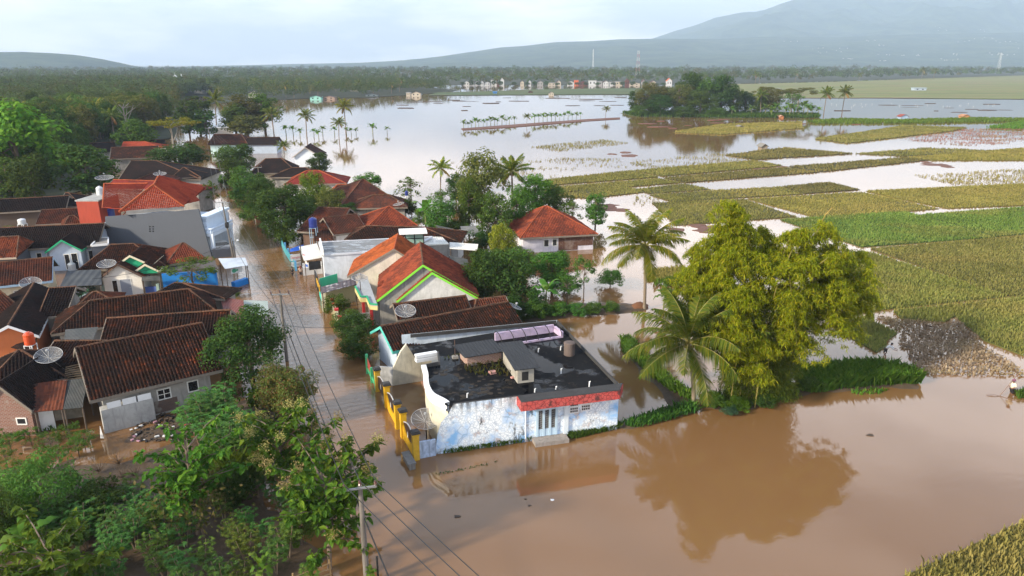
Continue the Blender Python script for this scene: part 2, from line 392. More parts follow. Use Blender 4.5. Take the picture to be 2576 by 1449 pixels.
def uhouse(label, A, B, R1, R2, ze=2.6, slope=30, roofm=None, wallm=None, oh=.6, wins=(), capm=None, hipL=None, hipR=None, z0=-.4, fascia=None, samples=None, name='tiled_house', cat='house', back=1.0, wallback=None, minrise=None, group=None):
    """house whose ridge runs along its front eave; A, B front eave corners, R1, R2 ridge ends (photo pixels)"""
    roofm = roofm or T_OLD; wallm = wallm or CONC
    a, b = P(*A, ze), P(*B, ze); L = (b - a).length; u = (b - a) / L; n = Vector((-u.y, u.x, 0)); tn = math.tan(R(slope))
    def dep(z): return .5 * ((P(*R1, z) - a).dot(n) + (P(*R2, z) - a).dot(n))
    zr = bisect(lambda z: z - ze - tn * dep(z), ze + .15, ze + 9); d = max(.6, dep(zr))
    s1, s2 = (P(*R1, zr) - a).dot(u), (P(*R2, zr) - a).dot(u)
    hl = (s1 > .12 * L) if hipL is None else hipL; hr = (L - s2 > .12 * L) if hipR is None else hipR
    if not hl: s1 = 0
    if not hr: s2 = L
    s1 = max(0, min(s1, L)); s2 = max(s1 + .05, min(s2, L)); D = d * (1 + back); zb = ze + (zr - ze) * (1 - back)
    def pt(s, t, z): return a + u * s + n * t + Vector((0, 0, z - ze))
    root = thing(name, label, cat, pt(L / 2, D / 2, 0), group)
    e0, e1, k1, k2, f1, f0 = pt(0, 0, ze), pt(L, 0, ze), pt(s1, d, zr), pt(s2, d, zr), pt(L, D, zb), pt(0, D, zb)
    faces = [[e0, e1, k2, k1], [f1, f0, k1, k2]]; caps = [(k1, k2)]; edges = [(e0, e1)]
    ins = oh; W = [pt(ins, ins, 0), pt(L - ins, ins, 0), pt(L - ins, D - ins, 0), pt(ins, D - ins, 0)]
    zt = ze + ins * tn - .12
    def lift(p, z): return Vector((p.x, p.y, z))
    if hl: faces.append([f0, e0, k1]); caps += [(e0, k1), (f0, k1)]
    else: edges += [(e0, k1), (k1, f0)]
    if hr: faces.append([e1, f1, k2]); caps += [(e1, k2), (f1, k2)]
    else: edges += [(e1, k2), (k2, f1)]
    wp = []
    for i in range(4):
        p, q = W[i], W[(i + 1) % 4]; poly = [lift(p, z0), lift(q, z0), lift(q, zt), lift(p, zt)]
        if i == 1 and not hr: poly = [lift(p, z0), lift(q, z0), lift(q, zt), pt(L - ins, d, zr - .12), lift(p, zt)]
        if i == 3 and not hl: poly = [lift(p, z0), lift(q, z0), lift(q, zt), pt(ins, d, zr - .12), lift(p, zt)]
        wp.append(poly)
    near = a.y < 125
    finish_house(root, faces, wp, caps, wallm, roofm, near, .1, (fascia or paint((.20, .17, .14), .8, .3), edges) if a.y < 200 else None, capm, samples or (4 if a.y < 70 else 3 if a.y < 95 else 2))
    for (fa, fb, za, zb_, kd) in wins: window(root, W[0], u, -n, (L - 2 * ins) * fa, (L - 2 * ins) * fb, za, zb_, kd)
    root['_L'] = L
    return root, dict(a=a, u=u, n=n, L=L, D=D, d=d, zr=zr, ze=ze, pt=pt, W=W)
def vhouse(label, A, B, K, KB=None, depth=8, ze=2.6, roofm=None, wallm=None, oh=.5, wins=(), capm=None, fascia=None, z0=-.4, name='gabled_house', cat='house', samples=None, yaw=None, root=None, group=None, front_in=None):
    """house whose gable faces the viewer; K the gable's peak, KB the far end of the ridge (photo pixels)"""
    roofm = roofm or T_OLD; wallm = wallm or WHITEW
    a, b = P(*A, ze), P(*B, ze); L = (b - a).length; u = (b - a) / L; n = Vector((-u.y, u.x, 0))
    r = ray(*K); t = (a - Vector((0, 0, CAMH))).dot(n) / r.dot(n); k = Vector((0, 0, CAMH)) + r * t; zr = k.z; s = (k - a).dot(u)
    D = max(1.0, (P(*KB, zr) - k).dot(n)) if KB else depth
    def pt(s_, t_, z): return a + u * s_ + n * t_ + Vector((0, 0, z - ze))
    own = root is None
    if own: root = thing(name, label, cat, pt(L / 2, D / 2, 0), group)
    k0, k1 = pt(s, 0, zr), pt(s, D, zr); e0, e1, f0, f1 = pt(0, 0, ze), pt(L, 0, ze), pt(0, D, ze), pt(L, D, ze)
    faces = [[f0, e0, k0, k1], [e1, f1, k1, k0]]
    edges = [(e0, k0), (k0, e1), (e0, f0), (e1, f1), (f0, k1), (k1, f1)]
    fi = oh if front_in is None else front_in
    zt = ze + oh * (zr - ze) / max(s, .5) - .1; zt2 = ze + oh * (zr - ze) / max(L - s, .5) - .1
    wp = [[pt(oh, fi, z0), pt(L - oh, fi, z0), pt(L - oh, fi, zt2), pt(s, fi, zr - .12), pt(oh, fi, zt)], [pt(L - oh, D - .3, z0), pt(oh, D - .3, z0), pt(oh, D - .3, zt), pt(s, D - .3, zr - .12), pt(L - oh, D - .3, zt2)],
          [pt(oh, D - .3, z0), pt(oh, fi, z0), pt(oh, fi, zt), pt(oh, D - .3, zt)], [pt(L - oh, fi, z0), pt(L - oh, D - .3, z0), pt(L - oh, D - .3, zt2), pt(L - oh, fi, zt2)]]
    near = a.y < 125
    finish_house(root, faces, wp, [(k0, k1)], wallm, roofm, near, .1, (fascia or paint((.20, .17, .14), .8, .3), edges) if a.y < 200 else None, capm, samples or (4 if a.y < 70 else 3 if a.y < 95 else 2))
    for (fa, fb, za, zb_, kd) in wins: window(root, pt(oh, fi, 0) * 1.0 - Vector((0, 0, 0)), u, -n, (L - 2 * oh) * fa, (L - 2 * oh) * fb, za, zb_, kd)
    return root, dict(a=a, u=u, n=n, L=L, D=D, s=s, zr=zr, ze=ze, pt=pt)
def sheet(label, pts, z, mat, name='roof_sheet', cat='roof', parent=None, posts=True, thick=.05, group=None, postm=None, part='sheet'):
    """a lean-to roof: four pixel corners, each with its height, on posts or walls down to the water"""
    q = [P(x, y, zz) for (x, y), zz in zip(pts, z)]
    c = sum(q, Vector((0, 0, 0))) / len(q)
    root = parent if parent is not None else thing(name, label, cat, (c.x, c.y, 0), group)
    m = MB(); lo = [p - Vector((0, 0, thick)) for p in q]
    m.poly(q); m.poly(lo[::-1])
    for i in range(len(q)): m.poly([lo[i], lo[(i + 1) % len(q)], q[(i + 1) % len(q)], q[i]])
    m.obj(part, mat, root)
    if posts:
        for p in lo:
            b = MB(); pc = p + (Vector((c.x, c.y, p.z)) - p) * .07; b.tube([Vector((pc.x, pc.y, -.4)), Vector((pc.x, pc.y, p.z + .02))], .06, 6); b.obj('post', postm or plain('timber_post', (.13, .10, .08), .8), root)
    return root, q
def wallbox(root, pts, z0, z1, mat, name='wall'):
    m = MB(); m.prism([Vector((p[0], p[1], z0)) for p in pts], z1 - z0); return m.obj(name, mat, root)
def fix(mb):
    return mb
# ------------------------------------------------------------------ ground, water, fields, hills
def flat(name, pts, z, mat, kind='structure', label=None, thick=0.0):
    m = MB()
    if thick: m.prism([Vector((p[0], p[1], z - thick)) for p in pts], thick)
    else: m.poly([Vector((p[0], p[1], z)) for p in pts], [(p[0], p[1]) for p in pts])
    o = m.obj(name, mat); o['kind'] = kind
    if label: o['label'] = label; o['category'] = name.replace('_', ' ')
    return o
s = NT('soil'); gp = s.pos()
SOIL = s.pbr(s.ramp(s.noise(gp, .08, 8, .65), [(.35, (.05, .055, .022)), (.55, (.09, .08, .035)), (.7, (.06, .075, .025))]), .95)
flat('ground', [(-12000, -300), (12000, -300), (12000, 11100), (-12000, 11100)], -.6, SOIL, label='low green land reaching to the horizon beneath the flood')
# flood water: silty brown, mirror-like at low angles, rippled by the current along the street
s = NT('flood_water'); gp = s.pos()
uvr = s('ShaderNodeMapping', {'Vector': gp, 'Rotation': (0, 0, R(-20))}).outputs[0]
rip1 = s.noise(s.scale(uvr, (.55, 1.9, 1)), 1.0, 3, .55); rip2 = s.noise(s.scale(uvr, (.09, .2, 1)), 1.0, 2, .5); fine = s.noise(s.scale(uvr, (2.2, 5.5, 1)), 1.0, 2, .6)
sx = s('ShaderNodeSeparateXYZ', {0: uvr})
def band(c, a, b): return s.ramp(s.math('MULTIPLY', s.math('ABSOLUTE', s.math('SUBTRACT', sx.outputs[0], c)), 1 / 30), [(a / 30, (1, 1, 1)), (b / 30, (0, 0, 0))])
road = s.math('MULTIPLY', band(3.0, 4.0, 11.0), s.ramp(s.math('MULTIPLY', sx.outputs[1], .01), [(.47, (0, 0, 0)), (.56, (1, 1, 1)), (.98, (1, 1, 1))]))
amp = s.math('ADD', s.math('MULTIPLY', road, .45), .05)
hh = s.math('MULTIPLY', s.math('ADD', s.math('ADD', rip1, s.math('MULTIPLY', fine, .35)), s.math('MULTIPLY', rip2, .4)), amp)
colw = s.ramp(s.noise(gp, .035, 4, .6), [(.3, (.172, .090, .037)), (.7, (.196, .106, .046))])
WATER = s.pbr(colw, .025, s('ShaderNodeBump', {'Height': hh, 'Strength': .5, 'Distance': .16}).outputs[0], .5, IOR=1.65)
flat('flood_water', [(-900, -60), (1500, -60), (1500, 1400), (-900, 1400)], 0, WATER, label='silty brown flood water standing over street and rice fields')
# ---- plants scattered as many small blades
def blades(n_pts, h, wid, per=3, lean=.5, hv=.5):
    n = len(n_pts); c = np.repeat(n_pts, per, 0); m = len(c)
    az = NR.uniform(0, 2 * np.pi, m); hh_ = h * NR.uniform(1 - hv, 1 + hv * .6, m); ln = hh_ * lean * NR.uniform(.2, 1.3, m)
    base = c + np.stack([NR.normal(0, wid * 1.2, m), NR.normal(0, wid * 1.2, m), np.zeros(m)], 1)
    sd = np.stack([-np.sin(az), np.cos(az), np.zeros(m)], 1) * (wid * NR.uniform(.6, 1.3, m))[:, None]
    tip = base + np.stack([np.cos(az) * ln, np.sin(az) * ln, hh_], 1)
    mid = base + np.stack([np.cos(az) * ln * .3, np.sin(az) * ln * .3, hh_ * .62], 1)
    v = np.stack([base - sd * .6, base + sd * .6, mid + sd, tip, mid - sd], 1).reshape(-1, 3)
    return v, np.arange(5 * m).reshape(m, 5)
def inpoly(x, y, poly):
    ins = np.zeros(len(x), bool); j = len(poly) - 1
    for i in range(len(poly)):
        xi, yi = poly[i][0], poly[i][1]; xj, yj = poly[j][0], poly[j][1]
        c = ((yi > y) != (yj > y)) & (x < (xj - xi) * (y - yi) / (yj - yi + 1e-12) + xi); ins ^= c; j = i
    return ins
def scatter(poly, spacing, keep=1.0, clump=0.0, z=0.0, seed=1):
    g = np.random.default_rng(seed)
    xs = [p[0] for p in poly]; ys = [p[1] for p in poly]
    X, Y = np.meshgrid(np.arange(min(xs), max(xs), spacing), np.arange(min(ys), max(ys), spacing))
    X = X.ravel() + g.uniform(-.5, .5, X.size) * spacing; Y = Y.ravel() + g.uniform(-.5, .5, Y.size) * spacing
    k = inpoly(X, Y, poly)
    if keep < 1 or clump:
        f = sum(np.sin(X * a + b) * np.sin(Y * c + d) for a, b, c, d in g.uniform(.05, .55, (6, 4)) * np.array([1, 12, 1, 12])) / 2.2
        k &= g.uniform(0, 1, X.size) < np.clip(keep + clump * f, 0, 1)
    return np.stack([X[k], Y[k], np.full(k.sum(), z)], 1)
def ricem(key, a, b, c):
    # uneven growth: broad paler and darker stands within a plot
    if key in MC: return MC[key]
    s = NT(key); g = s('ShaderNodeNewGeometry'); p = s.pos(); c_ = s.ramp(g.outputs['Random Per Island'], [(0, a), (.6, b), (1, c)])
    c_ = s.mix(s.ramp(s.noise(p, .09, 5, .6), [(.38, (.55, .55, .55)), (.62, (0, 0, 0))]), c_, tuple(q * .62 for q in a))
    c_ = s.mix(s.ramp(s.noise(s.scale(p, (1, 2, 1)), .045, 4), [(.50, (0, 0, 0)), (.66, (.6, .6, .6))]), c_, (.33, .27, .09))
    b_ = s('ShaderNodeBsdfPrincipled', {'Base Color': c_, 'Roughness': .85, 'Specular IOR Level': .1}); t_ = s('ShaderNodeBsdfTranslucent', {'Color': c_})
    m_ = s('ShaderNodeMixShader', {0: .32, 1: b_.outputs[0], 2: t_.outputs[0]}); s.link(m_.outputs[0], s.out.inputs[0]); MC[key] = s.m; return s.m
RICE = {
 'olive': ricem('rice_olive', (0.191, 0.199, 0.058), (0.276, 0.266, 0.079), (0.343, 0.286, 0.104)),
 'green': ricem('rice_green', (0.142, 0.238, 0.050), (0.199, 0.305, 0.067), (0.286, 0.323, 0.079)),
 'gold': ricem('rice_gold', (0.258, 0.248, 0.064), (0.332, 0.301, 0.084), (0.400, 0.313, 0.104)),
 'light': ricem('rice_light_green', (0.228, 0.258, 0.064), (0.295, 0.313, 0.084), (0.362, 0.323, 0.104)),
 'brown': ricem('rice_drowned_brown', (0.266, 0.191, 0.124), (0.380, 0.286, 0.191), (0.476, 0.380, 0.266)),
 'dark': ricem('rice_dark_olive', (0.152, 0.152, 0.053), (0.218, 0.199, 0.068), (0.286, 0.218, 0.095)),
 'red': ricem('mud_red', (0.323, 0.162, 0.124), (0.438, 0.209, 0.162), (0.286, 0.152, 0.114)),
}
def field(kind, px, keep, lab, spacing=None, slab=True, h=.42, seed=0, clump=0.0, name='rice_field'):
    poly = [P(x, y) for x, y in px]; yc = sum(p.y for p in poly) / len(poly); sp = spacing or max(.26, yc / 390)
    if slab:
        s = NT('paddy_bed_' + kind); base = {'olive': (.075, .07, .02), 'green': (.04, .075, .014), 'gold': (.12, .105, .022), 'light': (.10, .105, .026), 'dark': (.05, .045, .018), 'brown': (.06, .045, .03), 'red': (.14, .07, .05)}[kind]
        c = s.mix(s.noise(s.pos(), 1.4, 5, .7), tuple(q * .65 for q in base), tuple(q * 1.35 for q in base))
        m = s.pbr(c, .95, s.bump(s.noise(s.pos(), 3.5, 4), .8, .2))
        o = flat('paddy_ground', [(p.x, p.y) for p in poly], .10, m, label=None, thick=.3)
    pts = scatter(poly, sp, keep, clump, .05, seed + int(px[0][0]))
    v, f = blades(pts, h * max(1, sp / .42) if slab else h * 1.2, max(.03, sp * .19) if slab else .06 + sp * .05, 3, .55 if slab else 1.1)
    ob = bpy.data.objects.new(name, npmesh(name, v, f, RICE[kind])); C.objects.link(ob); tag(ob, lab, 'rice field', kind='stuff')
FIELDS = [
 ('olive', [(1372,453),(1587,430),(1656,446),(1368,468)], 1, 'olive strip of rice beside the open lake, nearest the tall palm tree', 1),
 ('olive', [(1596,430),(1896,404),(1970,418),(1668,444)], 1, 'olive strip of rice, second along the lake edge', 1),
 ('dark', [(1824,390),(1975,372),(2146,387),(1900,402)], .8, 'dark green rice plot below the small raised hut', 1),
 ('olive', [(1370,473),(1658,450),(1714,460),(1370,488)], 1, 'narrow olive rice strip under the bright field path', 1),
 ('dark', [(1670,448),(1976,422),(2062,434),(1724,460)], 1, 'dark olive rice strip between two field paths', 1),
 ('dark', [(1982,420),(2272,397),(2338,403),(2068,433)], .75, 'brownish rice strip above the long open pool', 1),
 ('olive', [(2152,387),(2330,373),(2500,380),(2276,394)], .6, 'thin olive rice strip under the reddish flooded plot', 1),
 ('gold', [(2278,397),(2576,373),(2576,404),(2345,404)], .9, 'golden strip of rice at the right edge above the long pool', 1),
 ('olive', [(2050,350),(2178,332),(2270,317),(2432,322),(2396,330),(2132,361)], 1, 'long olive rice plot near the painted field hut', 1),
 ('gold', [(1692,333),(1815,314),(2015,307),(2020,323),(1815,339)], .9, 'sunlit golden island of rice in front of the tree island', 1),
 ('olive', [(1328,370),(1510,350),(1588,360),(1405,383)], .55, 'isolated diamond of half drowned rice in the lake', 0),
 ('olive', [(1375,492),(1560,470),(1640,482),(1480,500)], .9, 'small olive rice plot behind the isolated red roofed house', 1),
 ('olive', [(1605,476),(1722,463),(1788,477),(1632,488)], .85, 'pale olive rice plot beside the watery corner plot', 1),
 ('dark', [(1966,470),(2085,459),(2164,478),(2024,488)], 1, 'dark brown rice plot jutting into the long pool', 1),
 ('olive', [(1634,491),(1788,480),(1963,471),(2020,489),(1790,502),(1692,508)], .75, 'olive rice plot streaked with standing water', 1),
 ('gold', [(2178,481),(2576,463),(2576,517),(2385,525),(2262,501)], 1, 'wide golden rice field at the right edge', 1),
 ('olive', [(1640,511),(1870,502),(2004,546),(1700,568)], .8, 'olive rice field with ragged water gaps behind the bamboo', 1),
 ('gold', [(1880,501),(2168,484),(2362,526),(2062,550)], .8, 'golden green rice field with a wet streak behind the bamboo', 1),
 ('green', [(1962,553),(2277,533),(2500,598),(2168,622)], 1, 'bright green young rice field behind the bamboo clump', 1),
 ('green', [(2312,541),(2576,522),(2576,590),(2504,596)], 1, 'bright green young rice field at the right edge', 1),
 ('olive', [(2190,627),(2504,601),(2576,594),(2576,744),(2541,746)], 1, 'broad olive rice field below the bright green one', 1),
 ('light', [(2150,640),(2192,637),(2297,671),(2533,747),(2241,778),(2134,788),(2120,700)], 1, 'light green rice field touching the bamboo clump', 1),
 ('light', [(2247,784),(2576,749),(2576,897),(2475,858),(2402,797),(2376,811),(2267,803)], 1, 'light green rice field curving round the drowned plot', 1),
 ('light', [(2083,817),(2194,792),(2200,812),(2257,840),(2229,860),(2229,873),(2205,888)], 1, 'small green rice plot wedged behind the grassy bank', 1),
 ('brown', [(2204,797),(2270,806),(2376,814),(2400,804),(2440,830),(2471,869),(2576,934),(2576,948),(2321,944),(2262,866),(2262,838)], .72, 'brown drowned rice plot by the wading fisher', 0),
 ('gold', [(2255,1460),(2580,1312),(2580,1460)], 1, 'golden green rice corner at the bottom right', 1),
 ('gold', [(1620,680),(1723,672),(1718,702),(1628,709)], .8, 'small golden rice patch beside the tall coconut palm', 1),
 ('red', [(2265,352),(2385,325),(2576,322),(2576,358),(2430,368)], .32, 'reddish muddy flooded plot at the right edge', 0),
 ('gold', [(2295,441),(2576,424),(2576,467),(2422,470)], .6, 'sparse golden plot beyond the long pool at the right edge', 0),
 ('olive', [(1600,494),(1680,490),(1690,508),(1590,520)], .3, 'thin half drowned rice around the watery corner plot', 0),
 ('olive', [(1080,410),(1330,396),(1560,400),(1580,425),(1380,450),(1320,445)], .10, 'scattered rice tips in the shallow lake edge', 0),
 ('olive', [(1580,405),(1810,385),(1890,402),(1600,428)], .28, 'rice tips showing through shallow bright water', 0),
]
for i, (k, px, keep, lab, sl_) in enumerate(FIELDS): field(k, px, keep, lab, slab=bool(sl_), seed=i, clump=0 if keep >= 1 else .35, h=(.34 if px[0][1] < 640 else .42) if sl_ else .2, spacing=None if sl_ else (.26 if k == 'brown' else .75))
# far dry fields beyond the lake: striped green and brown
s = NT('far_fields'); gp = s.pos()
st = s.noise(s.scale(gp, (.0035, .034, 1)), 1.0, 7, .68)
FARF = s.pbr(s.ramp(st, [(.38, (.08, .11, .03)), (.45, (.19, .18, .06)), (.50, (.10, .15, .035)), (.545, (.20, .13, .07)), (.60, (.15, .19, .05))]), .95)
flat('far_field', [P(x, y) for x, y in [(1848,247),(2200,247),(2576,250),(2900,252),(2900,186),(2576,190),(2300,199),(2100,206),(1900,211),(1700,214)]], .25, FARF, label='flat striped green and brown fields beyond the lake')
s = NT('near_shore_grass'); FARG = s.pbr(s.ramp(s.noise(s.scale(s.pos(), (.01, .05, 1)), 1.0, 5), [(.4, (.045, .075, .022)), (.55, (.075, .10, .03)), (.65, (.08, .07, .035))]), .95)
flat('grass_spit', [P(x, y) for x, y in [(1075,241),(1300,239.5),(1590,238),(1700,232),(1700,222),(1500,223),(1330,226),(1200,231),(1100,233)]], .3, FARG, label='low green grass spit between the lake and the far white houses')
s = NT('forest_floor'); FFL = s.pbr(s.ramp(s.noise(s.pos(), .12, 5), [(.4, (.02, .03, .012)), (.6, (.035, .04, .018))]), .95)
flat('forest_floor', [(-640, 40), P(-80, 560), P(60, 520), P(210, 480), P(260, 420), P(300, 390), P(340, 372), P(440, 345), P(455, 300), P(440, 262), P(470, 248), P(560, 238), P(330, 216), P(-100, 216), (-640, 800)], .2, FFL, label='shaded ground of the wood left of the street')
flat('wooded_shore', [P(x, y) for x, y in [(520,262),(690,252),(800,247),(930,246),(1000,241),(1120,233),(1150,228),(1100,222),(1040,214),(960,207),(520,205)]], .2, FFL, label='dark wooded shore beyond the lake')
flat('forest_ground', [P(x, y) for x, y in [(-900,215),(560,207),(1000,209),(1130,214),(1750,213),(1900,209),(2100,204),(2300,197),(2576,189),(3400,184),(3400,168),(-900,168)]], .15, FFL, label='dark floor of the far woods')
# muddy garden at the lower left, its rim sunk in the water
s = NT('mud'); MUD = s.pbr(s.ramp(s.noise(s.pos(), .5, 7, .65), [(.4, (.07, .05, .032)), (.6, (.11, .075, .05)), (.7, (.05, .05, .025))]), .7, s.bump(s.noise(s.pos(), 3, 5), .5, .1))
def mound(name, px, zc, label, mat=None, sub=1.2, edge=2.5):
    """low uneven bank: a grid clipped to the outline, highest inside, its rim under the water"""
    mat = mat or MUD; poly = [P(x, y) for x, y in px]; xs = [p.x for p in poly]; ys = [p.y for p in poly]
    nx, ny = int((max(xs) - min(xs) + 4) / sub) + 1, int((max(ys) - min(ys) + 4) / sub) + 1
    X, Y = np.meshgrid(min(xs) - 2 + np.arange(nx) * sub, min(ys) - 2 + np.arange(ny) * sub); d = np.full(X.shape, 1e9)
    for i in range(len(poly)):
        a, b = poly[i], poly[(i + 1) % len(poly)]; ex, ey = b.x - a.x, b.y - a.y
        t = np.clip(((X - a.x) * ex + (Y - a.y) * ey) / (ex * ex + ey * ey + 1e-9), 0, 1); d = np.minimum(d, np.hypot(X - a.x - t * ex, Y - a.y - t * ey))
    ins = inpoly(X.ravel(), Y.ravel(), poly).reshape(X.shape); d = np.where(ins, d, -d)
    nz = np.sin(X * .9) * np.sin(Y * 1.1) * .5 + np.sin(X * 2.3 + 1) * np.sin(Y * 1.9 + 2) * .3
    Z = np.clip(d / edge, -1, 1) * zc + nz * zc * .7
    V = np.stack([X, Y, Z], 2).reshape(-1, 3); idx = np.arange(nx * ny).reshape(ny, nx)
    F = np.stack([idx[:-1, :-1], idx[:-1, 1:], idx[1:, 1:], idx[1:, :-1]], 2).reshape(-1, 4)
    F = F[(Z.ravel()[F] > -.5 * zc).any(1)]
    me = npmesh(name, V, F, mat); me.polygons.foreach_set('use_smooth', [True] * len(me.polygons))
    o = bpy.data.objects.new(name, me); C.objects.link(o); struct(o, label, 'ground'); return o
mound('garden_mud', [(-60,1210),(60,1180),(150,1170),(330,1160),(430,1115),(500,1085),(560,1085),(640,1180),(700,1300),(800,1400),(800,1480),(-60,1480)], .045, 'muddy half flooded garden ground at the lower left')
mound('garden_edge', [(400,1062),(480,1040),(560,1020),(690,1000),(720,1015),(690,1060),(600,1090),(470,1102),(350,1114),(330,1096)], .14, 'muddy bank with litter behind the garden trees')
mound('pond_bank', [(1560,850),(1590,855),(1640,920),(1700,970),(1760,1005),(1860,995),(1990,985),(2020,940),(2140,930),(2300,955),(2310,975),(2060,985),(1960,1010),(1880,1030),(1760,1030),(1680,1055),(1560,1085),(1555,1070),(1690,1020),(1640,965),(1580,905)], .22, 'earth bank running from the blue house to the bamboo', edge=1.0, sub=.6)
mound('garden_bank', [(1310,800),(1420,765),(1560,762),(1625,768),(1632,780),(1600,785),(1430,800),(1330,812)], .25, 'earth bank with shrubs behind the blue house', edge=.8, sub=.6)
mound('island_bank', [(1560,285),(1600,280),(1760,282),(1900,284),(2065,290),(2060,296),(1800,296),(1600,294)], .6, 'low bank of the tree island', edge=5, sub=3, mat=FARG)
# debris rafts far out on the lake
def rafts(n, poly, lab, mat, seed):
    g = np.random.default_rng(seed); m = MB(); P_ = [P(x, y) for x, y in poly]
    xs = [p.x for p in P_]; ys = [p.y for p in P_]; k = 0
    while k < n:
        x, y = g.uniform(min(xs), max(xs)), g.uniform(min(ys), max(ys))
        if not inpoly(np.array([x]), np.array([y]), P_)[0]: continue
        rx = g.uniform(.004, .017) * y; ry = rx * g.uniform(.2, .6); q = []
        for j in range(11):
            t = 2 * math.pi * j / 11; r = g.uniform(.55, 1.15); q.append(Vector((x + rx * r * math.cos(t), y + ry * r * math.sin(t), -.05)))
        m.prism(q, .05 + g.uniform(.05, .3)); k += 1
    o = m.obj('floating_debris', mat); tag(o, lab, 'debris', kind='stuff')
DEB = plain('debris', (.075, .055, .042), .9)
rafts(26, [(1000,258),(1250,246),(1580,244),(1580,268),(1200,285),(1020,275)], 'dark rafts of floating debris scattered on the lake', DEB, 3)
rafts(12, [(2100,262),(2570,258),(2570,285),(2110,285)], 'dark debris strips on the right hand lake', DEB, 5)
REDM = plain('red_mud', (.15, .075, .055), .9)
rafts(16, [(1600,300),(2280,300),(2300,312),(1650,325)], 'reddish mud strips in front of the tree island', REDM, 8)
for i, (x, y, lab) in enumerate([(1780,572,'reddish mud patch showing in the pool behind the bamboo'), (1930,425,'reddish mud patch in the long pool, its left one'), (2370,415,'reddish mud patch in the long pool, its right one'), (2255,335,'small reddish mud patch beside the reddish plot'),
                                 (1545,521,'reddish mud spit beside the lone round leaved tree'), (1560,385,'small mud patch off the diamond of drowned rice')]):
    g = np.random.default_rng(50 + i); c = P(x, y); m = MB()
    for j in range(4):
        cx, cy = c.x + g.normal(0, 2.0), c.y + g.normal(0, 2.5); q = [Vector((cx + (4.5 if j == 0 else 2) * g.uniform(.5, 1.1) * math.cos(t), cy + (4 if j == 0 else 2) * g.uniform(.5, 1.1) * math.sin(t), -.05)) for t in np.linspace(0, 6.28, 12)[:-1]]
        m.prism(q, .09 + .012 * j)
    struct(m.obj('mud_patch', REDM), lab, 'mud')
# ---- mountains
def heightfield(name, x0, x1, y0, y1, nx, ny, fz, mat, label):
    X, Y = np.meshgrid(np.linspace(x0, x1, nx), np.linspace(y0, y1, ny)); Z = fz(X, Y)
    idx = np.arange(nx * ny).reshape(ny, nx); F = np.stack([idx[:-1, :-1], idx[:-1, 1:], idx[1:, 1:], idx[1:, :-1]], 2).reshape(-1, 4)
    me = npmesh(name, np.stack([X, Y, Z], 2).reshape(-1, 3), F, mat); me.polygons.foreach_set('use_smooth', [True] * len(me.polygons))
    o = bpy.data.objects.new(name, me); C.objects.link(o); struct(o, label, 'mountain' if name != 'hill' else 'hill'); return o
def fbm(X, Y, s, seed, oct_=6, ridge=False):
    g = np.random.default_rng(seed); out = np.zeros_like(X); a = 1.0
    for k in range(oct_):
        t = np.zeros_like(X)
        for _ in range(4):
            th = g.uniform(0, 6.28); t += np.sin((X * math.cos(th) + Y * math.sin(th)) * s * g.uniform(.7, 1.4) + g.uniform(0, 6.28))
        t /= 3.0
        if ridge: t = .5 - np.abs(t)
        out += a * t; a *= .5; s *= 2.05
    return out
def skyline(pts, D):
    """(photo x, photo y) silhouette -> lateral position and height at distance D"""
    return [(ray(x, y).x / ray(x, y).y * D, CAMH + ray(x, y).z / ray(x, y).y * D) for x, y in pts]
s = NT('mountain_forest'); gp = s.pos()
MTN = s.pbr(s.ramp(s.noise(gp, .006, 9, .7), [(.35, (.015, .035, .022)), (.5, (.035, .06, .03)), (.62, (.06, .085, .04))]), 1.0, s.bump(s.noise(gp, .03, 6, .7), .9, 12), .1)
RID = {}
def ridge(name, pts, D, depth, seed, rough, label, nx=420, ny=60):
    sk = skyline(pts, D); xs = [a for a, _ in sk]; zs = [b for _, b in sk]
    def fz(X, Y):
        t = (Y - (D - depth)) / depth; top = np.interp(X, xs, zs)
        prof = np.where(t <= 1, np.clip(t, 0, 1) ** 1.35, np.clip(1 - (t - 1) * 1.5, 0, 1))
        return top * prof + np.minimum(rough, top * .30) * (fbm(X, Y, .004 * 4300 / D, seed, 7, True) * np.clip(prof * 1.8, 0, 1) * (1 - .92 * np.exp(-((t - 1) / .15) ** 2))) - 6
    RID[name] = (fz, xs[0], xs[-1], D, depth)
    return heightfield(name, xs[0], xs[-1], D - depth, D + depth * .5, nx, ny, fz, MTN, label)
ridge('mountain', [(1000,160),(1300,140),(1500,118),(1640,96),(1700,76),(1750,60),(1800,41),(1860,30),(1900,28),(1925,22),(1960,10),(2000,-2),(2060,-12),(2150,-20),(2300,-24),(2600,-26),(3000,-28),(3600,-20)], 9000, 3900, 4, 190, 'high misty blue green mountain filling the right horizon', 520, 120)
ridge('foothill', [(560,164),(700,160),(900,156),(1000,151),(1090,143),(1150,134),(1200,127),(1260,118),(1320,114),(1400,104),(1480,102),(1560,97),(1650,95),(1800,97),(1950,90),(2100,93),(2300,84),(2576,80),(3000,84),(3600,90)], 6300, 2400, 9, 34, 'long bluish wooded foothill below the mountain', 520, 70)
ridge('hill', [(-700,120),(-300,124),(-60,128),(60,127),(130,130),(180,134),(230,143),(265,150),(300,159),(340,166)], 3600, 1000, 12, 22, 'blue wooded hill at the left horizon', 260, 60)
